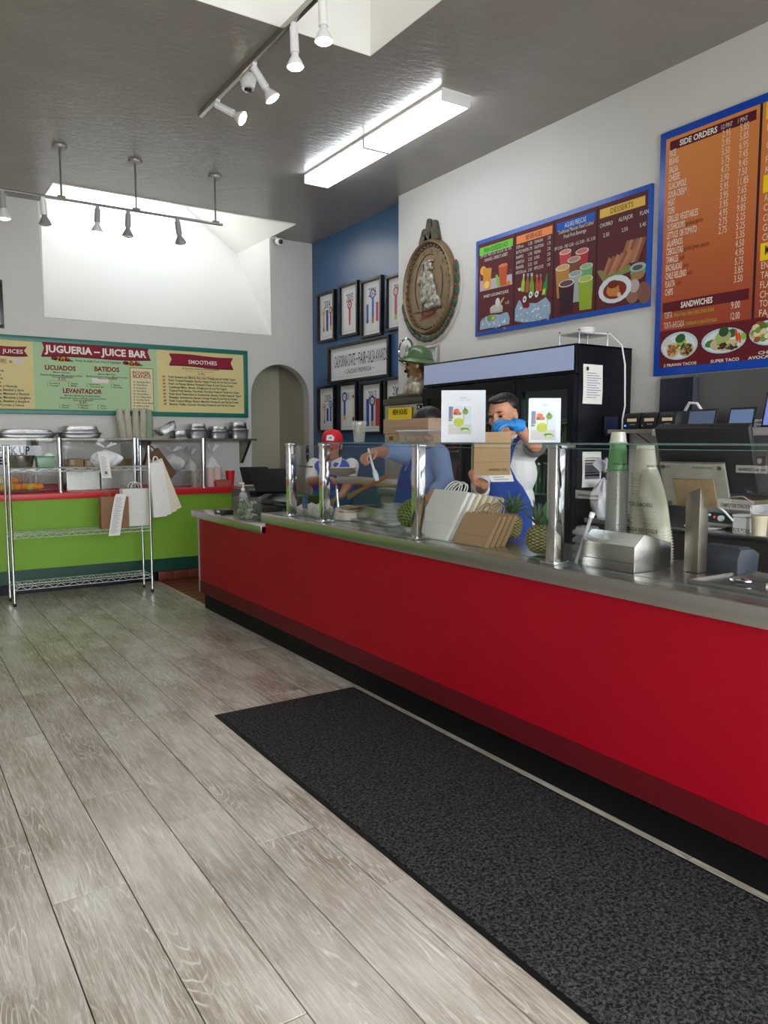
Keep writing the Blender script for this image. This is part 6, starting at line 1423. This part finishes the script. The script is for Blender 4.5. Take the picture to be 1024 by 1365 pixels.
# bags hung by their handles on the rack's right post
hk = V((RX1+.0, RY0-.03, RZS[0]+.03))
for k in range(6):
    m_ = (M['paper'], M['paper'], M['ivory'], M['ivory'], M['kraft_d'], M['kraft_d'])[k]
    a = (.05, .14, .25, .36, .5, .62)[k]
    uz = V((-math.sin(a), .0, math.cos(a))); ux = V((math.cos(a), .12, math.sin(a))).normalized()
    L_ = .5 if k < 4 else .3
    o_ = hk-uz*L_+V((.008*k, .026*k+(.03 if k > 3 else 0), 0 if k < 4 else .08))
    lb = ('first white folded bag hanging from the rack post', 'second white folded bag hanging from the rack post', 'ivory folded bag hanging third on the rack post', 'outermost ivory folded bag hanging from the rack post', 'dark brown folded bag hanging from the rack top corner', 'outer dark brown folded bag hanging at the rack corner')[k]
    paper_bag('hanging_paper_bag', lb, m_ if k < 4 else mat('dark_kraft', (96, 68, 48), .85), o_, ux, uz, .125 if k < 4 else .11, L_, .022, k in (0, 4), 'bags hanging on the rack post', None, False, False)

# ---------------------------------------------------------------- on the juice counter
CZ0 = .919
def jx(px_, y, py=640): return P(1, y, px_, py).x
def jz(px_, py, y): return P(1, y, px_, py).z
pk_ = thing('pick_up_sign', 'white PICK UP sign with black capitals behind the juice guard', 'sign', (1.2, 8.34, CZ0))
ys_ = 8.34; x0, x1 = jx(-8, ys_), jx(57, ys_); zb, zt2 = jz(20, 634, ys_), jz(20, 594, ys_)
MB().box((x0, ys_, zb), (x1, ys_+.012, zt2)).build('board', mat('sign_white', (226, 228, 232), .5), pk_, bevel=.002)
for x in (x0+.06, x1-.06): MB().box((x-.01, ys_+.013, CZ0), (x+.01, ys_+.033, zb+.1)).build('leg', M['steel_d'], pk_)
dp = Decal('lettering', pk_, (0, ys_-.001, 0), (1, 0, 0), (0, 0, 1), lift=.001)
dp.tpx('PICK UP', -3, 606, 40, 10.5, (20, 22, 26), 1, .03); dp.tpx('HERE', -8, 619, 14, 9.5, (20, 22, 26), 1, .03)
fm_ = mat('orange_skin', (226, 140, 42), .5, bump=.3, bscale=60); fy = mat('yellow_skin', (214, 176, 66), .5)
tf = thing('fruit_tray', 'clear oval tray of fruit on the red worktop', 'tray', (1.1, 7.88, CZ0))
MB().lathe((jx(22, 7.9), 7.9, CZ0), [(.2, 0), (.27, .018), (.275, .02), (.2, .004), (0, .004)], 30, sx=1.2, sy=.55).build('dish', M['film'], tf, smooth=True)
fruits = [(4, 7.82, 'y'), (16, 7.84, 'y'), (24, 7.82, 'o'), (33, 7.86, 'o'), (40, 7.83, 'y'), (47, 7.85, 'o'), (53, 7.84, 'o'), (20, 7.94, 'o')]
for k, (px_, y, c_) in enumerate(fruits):
    x = jx(px_, y, 655); r_ = .036
    t = thing('orange' if c_ == 'o' else 'mango', 'orange fruit on the clear oval tray' if c_ == 'o' else 'yellow mango on the clear oval tray', 'fruit', (x, y, CZ0+.02), 0, 'oranges on the tray' if c_ == 'o' else 'mangoes on the tray')
    MB().sph((x, y, CZ0+.021+r_+(.05 if k == 7 else 0)), (r_*1.15, r_, r_*.95), 16, 10).build('flesh', fm_ if c_ == 'o' else fy, t, smooth=True)
    MB().cyl((x, y-.01, CZ0+.02+r_*1.93+(.05 if k == 7 else 0)), (x, y-.01, CZ0+.024+r_*1.96+(.05 if k == 7 else 0)), .005, n=6).build('stem', mat('stem', (90, 96, 50), .7), t)
mel = thing('pale_melon', 'pale round melon at the left edge of the juice counter', 'fruit', (jx(6, 8.0), 8.0, CZ0))
MB().sph((jx(6, 8.0, 645), 8.0, CZ0+.083), (.11, .1, .082), 20, 12).build('rind', mat('melon_rind', (206, 196, 160), .6), mel, smooth=True); MB().cyl((jx(6, 8.0, 645), 8.0, CZ0+.162), (jx(6, 8.0, 645), 8.0, CZ0+.18), .008, n=7).build('stem', mat('stem', (90, 96, 50), .7), mel)
rtray = MB().box((jx(14, 8.15), 8.05, CZ0), (jx(80, 8.15), 8.38, CZ0+.05)).build('red_crate', mat('red_crate', (150, 24, 34), .5), bevel=.006); tag(rtray, 'shallow red crate behind the fruit tray', 'crate')
pbx = thing('pastry_box', 'clear box of sliced brown bread behind the rack', 'food box', (jx(27, 8.1), 8.2, CZ0+.05))
xa, xb = jx(13, 8.12), jx(42, 8.12); za = CZ0+.051
MB().box((xa, 8.1, za), (xb, 8.3, za+.15)).build('box', M['film'], pbx)
for k in range(5): MB().sph((xa+.04+(xb-xa-.08)*k/4, 8.2, za+.062), (.03, .07, .055), 12, 8).build('bread_slice', mat('bread', (150, 104, 68), .7, var=.2, vscale=20), pbx, smooth=True)
# steel bins and brown boxes behind the guard
for k, (a, b, y, h_, lb) in enumerate(((89, 133, 7.95, .19, 'brushed steel bin behind the guard next to the first post'), (135, 180, 7.97, .18, 'brushed steel bin under the hanging receipt'), (220, 256, 8.0, .17, 'steel bin between the last two chrome posts'))):
    xa, xb = jx(a, y), jx(b, y)
    t = thing('steel_bin', lb, 'bin', ((xa+xb)/2, y+.12, CZ0), 0, 'steel bins on the juice counter')
    b_ = MB()
    for q, r in (((xa, y), (xb, y+.004)), ((xa, y+.236), (xb, y+.24)), ((xa, y+.004), (xa+.004, y+.236)), ((xb-.004, y+.004), (xb, y+.236))): b_.box((*q, CZ0), (*r, CZ0+h_))
    b_.box((xa, y, CZ0), (xb, y+.24, CZ0+.004)); b_.build('body', M['steel'], t)
    MB().box((xa-.008, y-.008, CZ0+h_-.012), (xb+.008, y, CZ0+h_)).build('rim', M['steel'], t)
for k, (a, b, hh) in enumerate(((92, 112, .3), (114, 134, .29), (137, 158, .31), (160, 178, .29))):
    y = 8.25; xa, xb = jx(a, y), jx(b, y)
    t = thing('cardboard_box', ('brown carton first from the left behind the steel bins', 'brown carton second from the left behind the bins', 'brown carton third from the left behind the bins', 'brown carton nearest the middle post behind the bins')[k], 'carton', ((xa+xb)/2, y+.1, CZ0), 0, 'cartons behind the steel bins')
    MB().box((xa, y, CZ0), (xb, y+.2, CZ0+hh)).build('body', M['kraft'], t, bevel=.003)
    MB().box((xa+.02, y-.001, CZ0+hh-.06), (xa+.06, y, CZ0+hh-.01)).build('tape', mat('tape', (206, 190, 160), .3), t)
for k, (px_, r, h_, lb) in enumerate(((231, (.13, .1), .27, 'white carrier bag in the steel bin between the posts'), (283, (.11, .09), .36, 'white carrier bag standing right of the last post'), (255, (.08, .09), .33, 'film carrier bag behind the last post'))):
    y = (8.12, 8.3, 8.36)[k]
    film_bag('carrier_bag', lb, (jx(px_, y), y, CZ0+(.17 if k == 0 else 0)), r, h_*(.75 if k == 0 else 1), M['poly'], 50+k, 'carrier bags on the juice counter')
# right end: sleeves of cups, pink carrier, red cup
for k, (px_, h_) in enumerate(((260, .17), (267, .175), (281, .2), (290, .2))):
    y = 7.85; m_ = M['cup'] if k < 2 else mat('pinkish_sleeve', (220, 196, 186), .5)
    o = MB().lathe((0, 0, 0), [(.045, 0), (.047, .01), (.05, h_*.96), (.052, h_), (.0, h_-.004)], 20).build('cup_sleeve', m_, smooth=True, loc=(0, 0, 0)); o.location = (jx(px_, y), y, CZ0)
    tag(o, ('first clear cup sleeve left of the last post', 'second clear cup sleeve beside the last post', 'pinkish cup sleeve just right of the last post', 'second pinkish cup sleeve beside the drink carrier')[k], 'cups')
pc_ = thing('drink_carrier', 'reddish moulded drink carrier at the end of the red worktop', 'drink carrier', (jx(297, 7.8), 7.8, CZ0))
xa, xb = jx(287, 7.76), jx(308, 7.76)
MB().prism([(xa+.01, 7.74, CZ0), (xb-.01, 7.74, CZ0), (xb, 7.74, CZ0+.06), (xa, 7.74, CZ0+.06)], (0, .14, 0)).build('tray', mat('pulp', (176, 92, 84), .8), pc_, bevel=.006)
for x in (xa+.05, xb-.05): MB().lathe((x, 7.81, CZ0+.061), [(.034, 0), (.036, .012), (.028, .012), (.026, 0)], 16).build('cup_ring', mat('pulp', (176, 92, 84), .8), pc_, smooth=True)
rc_ = thing('red_cup', 'red plastic drink cup beside the drink carrier', 'cup', ((jx(307, 7.93))-.03, 7.93, CZ0))
MB().lathe(((jx(307, 7.93)), 7.93, CZ0), [(.036, 0), (.052, .16), (.054, .162), (.0, .15)], 22).build('body', mat('red_cup', (206, 38, 36), .4), rc_, smooth=True)
MB().tube([V(((jx(307, 7.93))+.053*math.cos(t), 7.93+.053*math.sin(t), CZ0+.162)) for t in [2*PI*k/22 for k in range(23)]], .003, 6).build('rim', mat('pink_rim', (226, 150, 140), .4), rc_, smooth=True)

# ---------------------------------------------------------------- on the wall shelf
WZ = 1.4285
def foil_pan(label, x0, x1, y, z, h_, d=.22, inv=False, rot=0., group='foil pans on the wall shelf', m_=None):
    t = thing('foil_pan', label, 'foil pan', ((x0+x1)/2, y, z), 0, group)
    w_ = x1-x0; cx_ = (x0+x1)/2; k = .88
    b = MB(); n = 36; vs = []
    for lv, (sc, zz) in enumerate(((k, 0), (1, h_))):
        for i in range(n):
            a = 2*PI*i/n; e = 5; ca, sa = math.cos(a), math.sin(a); rr = (abs(ca)**e+abs(sa)**e)**(-1/e); wob = 1+.012*math.sin(18*a)
            vs.append(V((ca*rr*w_/2*sc*wob, sa*rr*d/2*sc*wob, zz)))
    b.add(vs, [(i, (i+1) % n, n+(i+1) % n, n+i) for i in range(n)]+[list(range(n))[::-1]])
    rimb = MB(); rv = []
    for sc, zz in ((.985, h_-.003), (1.05, h_-.002), (1.05, h_+.003), (.985, h_+.003)):
        for i in range(n):
            a = 2*PI*i/n; ca, sa = math.cos(a), math.sin(a); rr = (abs(ca)**5+abs(sa)**5)**(-.2); rv.append(V((ca*rr*w_/2*sc, sa*rr*d/2*sc, zz)))
    rimb.add(rv, [(j*n+i, j*n+(i+1) % n, ((j+1) % 4)*n+(i+1) % n, ((j+1) % 4)*n+i) for j in range(4) for i in range(n)])
    m0 = MX.Translation((cx_, y, z)) @ MX.Rotation(rot, 4, 'Y')
    if inv: m0 = m0 @ MX.Translation((0, 0, h_+.003)) @ MX.Rotation(PI, 4, 'X')
    b.xf(m0).build('tray', m_ or M['foil'], t, smooth=True, solid=.001); rimb.xf(m0).build('rim', m_ or M['foil'], t, smooth=True)
    return t
wx = lambda px_: P(1, 8.45, px_, 580).x
greyf = mat('grey_foil', (150, 150, 152), .35, .9)
foil_pan('flat foil tray at the left end of the wall shelf', wx(-6), wx(74), 8.46, WZ+.001, .05, .24, False, 0, m_=greyf)
foil_pan('flat foil tray lid on the tray at the left end', wx(-2), wx(70), 8.46, WZ+.057, .03, .22, True)
foil_pan('lower large foil pan left of the cup stacks', wx(78), wx(134), 8.46, WZ+.001, .055, .24, False, 0, m_=greyf)
foil_pan('upturned large foil pan left of the cup stacks', wx(82), wx(131), 8.46, WZ+.061, .06, .22, True)
foil_pan('tilted foil pan leaning right of the cup stacks', wx(210), wx(236), 8.44, WZ+.075, .07, .2, False, -.5)
foil_pan('small foil pan under the tilted one on the wall shelf', wx(229), wx(249), 8.47, WZ+.001, .08, .2, True)
for k, (a, b) in enumerate(((250, 275), (278, 303), (305.5, 329.5))):
    lb = ('third from the shelf end', 'second from the shelf end', 'at the shelf end by the arch')[k]
    foil_pan('grey foil pan '+lb, wx(a), wx(b), 8.46, WZ+.001, (.1, .08, .1)[k], .2, False, 0, m_=greyf)
    foil_pan('upturned ridged foil pan on the one '+lb, wx(a+1.5), wx(b-2), 8.46, WZ+(.105, .085, .105)[k], (.055, .05, .08)[k], .18, True)
for k, px_ in enumerate((164.5, 173, 182, 191, 200)):
    lv = (-.16, -.1, .0, .05, .0)[k]
    cup_stack(('milky cup in the leftmost leaning stack on the wall shelf', 'milky cup in the second leaning stack on the wall shelf', 'milky cup in the middle stack on the wall shelf', 'milky cup in the fourth stack on the wall shelf', 'greenish cup in the fifth stack on the wall shelf')[k], 'cup stacks on the wall shelf', (wx(px_), 8.47, WZ+.001), 16, .0135, .04, .028, .11, M['cupw'] if k < 4 else glassmat('green_milky', (.72, .82, .66), 1., .1, .4, (.6, .72, .56)), (lv, 0))

# ---------------------------------------------------------------- people behind the counter
ZU = V((0, 0, 1))
def limb(b, pts, rs, n=14):
    """tapered limb through joints, rounded at every joint"""
    for i in range(len(pts)-1): b.cyl(pts[i], pts[i+1], rs[i], rs[i+1], n)
    for p_, r in zip(pts, rs): b.sph(p_, r, 12, 8)
def head_mb(b, c_, f, up, k=1.):
    f = V(f).normalized(); up = V(up).normalized(); s_ = up.cross(f).normalized(); f = s_.cross(up); A = (f, s_, up)
    q = lambda a, d_, z: c_+f*a*k+s_*d_*k+up*z*k
    R = lambda *r: tuple(x*k for x in r)
    b.sph(q(-.008, 0, .03), R(.095, .076, .085), 20, 14, A).sph(q(.02, 0, -.035), R(.068, .06, .075), 18, 12, A).sph(q(.055, 0, -.085), R(.03, .034, .026), 12, 8, A)
    b.sph(q(.098, 0, -.018), R(.02, .016, .018), 10, 8, A).sph(q(.09, 0, .008), R(.014, .011, .028), 8, 8, A)
    b.sph(q(.082, 0, -.055), R(.014, .026, .008), 10, 6, A).sph(q(.08, 0, -.067), R(.013, .022, .008), 10, 6, A)
    for d_ in (-1, 1): b.sph(q(.075, d_*.032, .03), R(.018, .026, .012), 10, 6, A).sph(q(.062, d_*.04, -.022), R(.026, .022, .026), 10, 8, A).sph(q(-.012, d_*.076, -.008), R(.02, .011, .031), 10, 8, A)
    return q, A
def hand_mb(b, w, d_, nrm, k=1., curl=.5, thumb=1):
    """palm, four unequal curled fingers, and a thumb leaving the palm's side; d_ points to the fingers, nrm out of the palm"""
    d_ = V(d_).normalized(); s_ = V(nrm).cross(d_).normalized(); nrm = d_.cross(s_).normalized(); w = V(w)
    b.sph(w+d_*.045*k, (.05*k, .04*k, .016*k), 14, 8, (d_, s_, nrm)).cyl(w-d_*.01, w+d_*.03*k, .026*k, .032*k, 12)
    for i, (o_, L_) in enumerate(((-.03, .062), (-.01, .072), (.011, .068), (.03, .052))):
        p_ = w+d_*.082*k+s_*o_*k; pts = [w+d_*.05*k+s_*o_*.8*k, p_]; a = 0
        for seg in (.45, .3, .25):
            a += curl; p_ = p_+(d_*math.cos(a)+nrm*math.sin(a))*L_*seg*k; pts.append(p_)
        b.tube(pts, [.010*k, .0098*k, .009*k, .0085*k, .007*k], 9); b.sph(pts[-1], .007*k, 8, 6)
    p_ = w+d_*.02*k+s_*thumb*.03*k; pts = [p_, p_+(d_*.6+s_*thumb*.7+nrm*.3).normalized()*.035*k]; pts.append(pts[-1]+(d_*.8+s_*thumb*.15+nrm*.5).normalized()*.028*k); pts.append(pts[-1]+(d_*.85+nrm*.5).normalized()*.02*k)
    b.tube(pts, [.013*k, .011*k, .0095*k, .007*k], 9); b.sph(pts[-1], .007*k, 8, 6)
def face_parts(t, q, A, hair, k=1.):
    for d_ in (-1, 1):
        MB().sph(q(.085, d_*.033, .012), (.008*k, .012*k, .006*k), 10, 6, A).build('eye', mat('eye_dark', (30, 24, 22), .25), t, smooth=True)
        MB().sph(q(.0905, d_*.035, .04), (.005*k, .02*k, .0032*k), 10, 6, A).build('eyebrow', hair, t, smooth=True)
    MB().sph(q(.091, 0, -.061), (.004*k, .02*k, .003*k), 10, 6, A).build('mouth', mat('lip', (140, 78, 70), .5), t, smooth=True)
def person(label, H, f, up, neck, hip, sh, el, wr, hd, curl, feet, k=1., chest=.15, glove=(False, False), thumbs=(1, 1)):
    """one continuous body; sh/el/wr/hd are (left, right) joint positions, hd the finger direction and palm normal"""
    t = thing('person', label, 'person', (hip.x, hip.y, 0))
    b = MB()
    q, A = head_mb(b, H, f, up, k)
    fh = V((f[0], f[1], 0)).normalized(); sd = ZU.cross(fh)
    b.cyl(neck, H-V(up)*.06, .058*k, .052*k, 16)
    spine = neck-hip; ax = (fh, sd, ZU)
    b.sph(hip, (.115, .155, .12), 18, 12, ax).sph(hip+spine*.33, (.11, .14, .14), 18, 12, ax).sph(hip+spine*.62, (.118, chest+.01, .15), 18, 12, ax).sph(hip+spine*.84, (.09, chest+.02, .085), 18, 12, ax)
    for i in (0, 1):
        limb(b, [sh[i], el[i], wr[i]], [.052, .041, .029]); hand_mb(b, wr[i], hd[i][0], hd[i][1], k, curl[i], thumbs[i])
        hj = hip+sd*(.085*(1 if i == 0 else -1))-ZU*.05; ft = feet[i]; kn = (hj+ft)/2+fh*.03+ZU*.02
        limb(b, [hj, kn, ft+ZU*.08], [.078, .055, .04]); b.sph(ft+fh*.05+ZU*.036, (.125, .045, .036), 14, 8, ax)
    remesh(b, .0068, 3, .4).build('body', M['skin'], t, smooth=True)
    tr = MB()
    tr.sph(hip, (.125, .165, .12), 18, 12, ax)
    for i in (0, 1):
        hj = hip+sd*(.085*(1 if i == 0 else -1))-ZU*.05; ft = feet[i]; kn = (hj+ft)/2+fh*.03+ZU*.02; limb(tr, [hj, kn, ft+ZU*.1], [.09, .068, .055])
    remesh(tr, .012, 3).build('trousers', M['denim'], t, smooth=True)
    for i in (0, 1): MB().sph(feet[i]+fh*.05+ZU*.034, (.135, .052, .046), 14, 8, ax).build('shoe', M['black'], t, smooth=True)
    return t, q, A, fh, sd, ax
def shirt(t, m, neck, hip, sh, el, wr, ax, chest, sl, drop=.02, name='shirt', arms=True, g=.016):
    b = MB(); spine = neck-hip
    b.sph(hip+ZU*drop, (.115+g, .155+g, .13), 18, 12, ax).sph(hip+spine*.33, (.11+g, .145+g, .15), 18, 12, ax).sph(hip+spine*.62, (.12+g, chest+.01+g, .16), 18, 12, ax).sph(hip+spine*.84, (.09+g, chest+.03+g, .088), 18, 12, ax)
    b.cyl(neck-ZU*.07, neck+ZU*.0, .085, .066, 16)
    if arms:
        for i in (0, 1):
            L_ = sl[i]                                 # how far down the arm the sleeve runs: 1 = elbow, 2 = wrist
            if L_ <= 1: pts = [sh[i], sh[i].lerp(el[i], L_)]; rs = [.058+g*.4, .058]
            else: pts = [sh[i], el[i], el[i].lerp(wr[i], L_-1)]; rs = [.06+g*.4, .053, .046]
            b.sph(sh[i], .06+g*.3, 14, 10)
            for j in range(len(pts)-1): b.cyl(pts[j], pts[j+1], rs[j], rs[j+1], 14)
            for j in range(1, len(pts)-1): b.sph(pts[j], rs[j], 12, 8)
    return remesh(b, .0085, 3, .4).build(name, m, t, smooth=True)
def apron(t, m, neck, hip, fh, sd, chest, low=.45, name='apron'):
    spine = neck-hip
    def fn(u, v):
        z = -low+(low+spine.length*.72)*v                # from below the hip to the bib
        fz = max(0, z)/spine.length; c_ = hip+spine*fz+ZU*min(0, z)
        wa = 1.25 if z < spine.length*.3 else 1.25-.75*(z-spine.length*.3)/(spine.length*.42)
        a = (u-.5)*2*wa; rf = .152+.012*math.sin(5*a+3*v); rs = .19 if fz < .5 else .17
        return c_+fh*rf*math.cos(a)+sd*rs*math.sin(a)
    o = MB().grid(fn, 22, 20).build(name, m, t, smooth=True, solid=.004)
    for s_ in (-1, 1):
        tp = hip+spine*.72+fh*.135+sd*s_*.08
        MB().tube([tp, hip+spine*.88+fh*.115+sd*s_*.095, neck+fh*.05+sd*s_*.085-ZU*.01, neck-fh*.06+sd*s_*.07], [.014, .013, .012, .012], 8).build('strap', m, t, smooth=True)
    return o

# the man with the blue gloves, bagging an order
f = V((-.95, -.3, 0)).normalized(); H = D(4.45, 671, 553)
up = (ZU+f*.3).normalized(); ff = (f-ZU*.32).normalized()
hip = V((H.x, H.y, 0))-f*.09+ZU*.88; neck = V((H.x, H.y, H.z))-f*.05-ZU*.135
sd = ZU.cross(f)
sh = [neck+sd*.17-ZU*.05, neck-sd*.17-ZU*.05]
el = [D(4.25, 713, 594), D(4.35, 640, 655)]
wr = [D(4.14, 690, 567), D(4.1, 645, 646)]
hd = [(D(4.08, 664, 562)-wr[0], V((-.5, .3, -.7))), (D(4.05, 628, 640)-wr[1], V((-.4, -.5, .75)))]
feet = [V((hip.x, hip.y, 0))+sd*.12, V((hip.x, hip.y, 0))-sd*.12]
t, q, A, fh, sd, ax = person('man in white shirt and royal blue apron with blue gloves filling a brown bag', H, ff, up, neck, hip, sh, el, wr, hd, (.55, .7), feet, 1., .155, thumbs=(1, 1))
face_parts(t, q, A, M['hair'])
hr = MB(); hr.sph(q(-.03, 0, .055), (.083, .084, .068), 20, 12, A).sph(q(-.06, 0, .01), (.055, .072, .07), 18, 12, A).sph(q(.03, 0, .098), (.062, .06, .024), 16, 8, A)
remesh(hr, .006, 3).build('hair', M['hair'], t, smooth=True)
shirt(t, M['shirt_w'], neck, hip, sh, el, wr, ax, .155, (.93, 1.5))
apron(t, M['apron'], neck, hip, fh, sd, .155)
for s_ in (-1, 1): MB().prism([neck+fh*.06+sd*s_*.005+ZU*.0, neck+fh*.075+sd*s_*.02-ZU*.075, neck+fh*.05+sd*s_*.075-ZU*.03, neck+sd*s_*.072+ZU*.025], fh*.008).build('collar', M['shirt_w'], t, bevel=.003)
for i in (0,):
    g = MB(); w_ = wr[i]; d_ = hd[i][0].normalized()
    hand_mb(g, w_, hd[i][0], hd[i][1], 1.16, (.55, .7)[i], 1); g.cyl(w_-d_*.03, w_+d_*.02, .037, .036, 14)
    remesh(g, .0045, 2, .4).build('glove', M['nitrile'], t, smooth=True)
MB().cyl(sh[0].lerp(el[0], .9), sh[0].lerp(el[0], .97), .066, .064, 16).build('cuff', M['black'], t, smooth=True)
# the bag he holds
o_ = D(4.02, 632, 634); ux = (D(4.02, 680, 633)-o_)
hb_ = paper_bag('held_paper_bag', 'open brown paper bag held up by the man in blue gloves', M['kraft'], o_, ux, ZU+V((.02, .02, 0)), ux.length, .225, .1, False, None, None, True)
uxn = ux.normalized()
dl = Decal('lettering', hb_, o_-V((.0, .0, 0)), uxn, ZU, lift=.003); dl.text('PREPARE - FISH', ux.length*.42, .022, .013, ux.length*.5, (60, 46, 34), 1)
receipt('order_slip', 'white order slip hanging under the held brown bag', [o_+uxn*.14+V((.02, .04, .03)), o_+uxn*.14+V((0, 0, .0)), o_+uxn*.145+V((0, 0, -.02)), o_+uxn*.15+V((0, 0, -.035))], .12, uxn)

# the person in the light blue shirt, reaching left with a brush
f = V((-.86, .36, 0)).normalized(); sd = ZU.cross(f); H = D(4.75, 569, 570)
up = (ZU+f*.35).normalized(); ff = (f-ZU*.45).normalized()
hip = D(4.78, 553, 690); hip.z = .86; neck = H-f*.03-ZU*.125
sh = [neck+sd*.17-ZU*.06, D(4.72, 543, 606)]
sh[0] = D(4.62, 585, 606)
el = [D(4.45, 594, 642), D(4.6, 521, 601)]
wr = [D(4.3, 574, 664), D(4.5, 501, 603)]
hd = [(V((-.5, .3, -.3)), V((0, 0, -1))), (D(4.46, 490, 606)-wr[1], V((-.1, -.2, -.95)))]
feet = [V((hip.x, hip.y, 0))+sd*.12, V((hip.x, hip.y, 0))-sd*.12]
t, q, A, fh, sd, ax = person('person in light blue shirt and blue apron reaching over the food pan', H, ff, up, neck, hip, sh, el, wr, hd, (.5, .8), feet, 1., .16, thumbs=(1, -1))
face_parts(t, q, A, M['hair'])
hr = MB(); hr.sph(q(-.02, 0, .045), (.1, .09, .082), 20, 12, A).sph(q(-.065, 0, -.01), (.06, .078, .075), 18, 12, A)
remesh(hr, .006, 3).build('hair', M['hair'], t, smooth=True)
shirt(t, M['shirt_b'], neck, hip, sh, el, wr, ax, .165, (1.7, 1.45))
apron(t, M['apron'], neck, hip, fh, sd, .165)
for s_ in (-1, 1): MB().tube([hip+(neck-hip)*.5-fh*.1+sd*s_*.16, hip+(neck-hip)*.78-fh*.02+sd*s_*.188, neck-fh*.0+sd*s_*.11-ZU*.02], [.03, .026, .02], 8).build('apron_strap', M['apron'], t, smooth=True)
wp = D(4.44, 493, 608)
br = thing('basting_brush', 'white basting brush held by the blue-shirted person', 'brush', D(4.4, 502, 640))
MB().tube([D(4.44, 491, 598), D(4.42, 496, 618), D(4.4, 499, 628)], [.006, .007, .008], 8).build('handle', M['plastic_w'], br, smooth=True)
MB().tube([D(4.4, 499, 627), D(4.4, 501, 634), D(4.4, 503, 641)], [.012, .017, .012], 10).build('bristles', mat('bristle', (206, 222, 230), .6), br, smooth=True)

# the woman in the red cap by the arch
f = V((-.62, -.78, 0)).normalized(); sd = ZU.cross(f); H = D(6.3, 443, 594)
up = (ZU+f*.12).normalized(); ff = (f-ZU*.12).normalized()
hip = V((H.x, H.y, .8))-f*.03; neck = H-f*.02-ZU*.115
sh = [neck+sd*.155-ZU*.05, neck-sd*.155-ZU*.05]
el = [D(6.25, 464, 645), D(6.25, 416, 642)]
wr = [D(6.05, 456, 660), D(6.05, 432, 637)]
hd = [(V((-.6, .1, -.3)), V((0, 0, -1))), (D(6.0, 446, 638)-wr[1], V((0, 0, -1)))]
feet = [V((hip.x, hip.y, 0))+sd*.1, V((hip.x, hip.y, 0))-sd*.1]
t, q, A, fh, sd, ax = person('woman in red cap, white shirt and blue vest behind the far glass', H, ff, up, neck, hip, sh, el, wr, hd, (.5, .5), feet, .95, .135, thumbs=(1, -1))
face_parts(t, q, A, M['hair'], .95)
hr = MB(); hr.sph(q(-.03, 0, .02), (.085, .082, .08), 20, 12, A).sph(q(-.06, 0, -.05), (.05, .07, .07), 16, 10, A)
remesh(hr, .007, 3).build('hair', M['hair'], t, smooth=True)
cp = MB(); nn = 24
prc = [(1.0, .03), (1.0, .06), (.92, .095), (.7, .122), (.35, .135), (0, .138)]
cp.add([q(-.008+.104*r*math.cos(2*PI*k/nn), .088*r*math.sin(2*PI*k/nn), z) for r, z in prc for k in range(nn)], [(i*nn+k, i*nn+(k+1) % nn, (i+1)*nn+(k+1) % nn, (i+1)*nn+k) for i in range(len(prc)-1) for k in range(nn)])
cap_o = cp.build('cap', M['cap'], t, smooth=True, solid=.004)
MB().grid(lambda u, v: q(.06+.1*v*math.cos((u-.5)*2.2)+.03*math.cos((u-.5)*2.6), .08*math.sin((u-.5)*2.6)*(1-.12*v), .034-.03*v-.02*abs(u-.5)), 14, 5).build('brim', M['cap'], cap_o, smooth=True, solid=.005)
dcp = Decal('emblem', cap_o, q(.098, 0, .078), A[1], (A[2]*.95-A[0]*.3), lift=.004)
dcp.poly([(-.034, -.02), (.03, -.024), (.036, .004), (.012, .026), (-.026, .022)], (226, 228, 236), 1).ell(.004, 0, .012, .007, (120, 128, 160), 1.6, rot=.5)
shirt(t, M['shirt_w'], neck, hip, sh, el, wr, ax, .14, (.8, .95))
shirt(t, M['vest'], neck-ZU*.004, hip, sh, el, wr, ax, .146, (0, 0), .0, 'vest', False, .032)
for s_ in (-1, 1):
    MB().prism([neck+fh*.085+sd*s_*.002-ZU*.01, neck+fh*.145+sd*s_*.012-ZU*.12, neck+fh*.135+sd*s_*.06-ZU*.09, neck+fh*.09+sd*s_*.085-ZU*.02, neck+fh*.02+sd*s_*.08+ZU*.025], fh*.014).build('collar', M['shirt_w'], t, bevel=.003)

finish_decals()
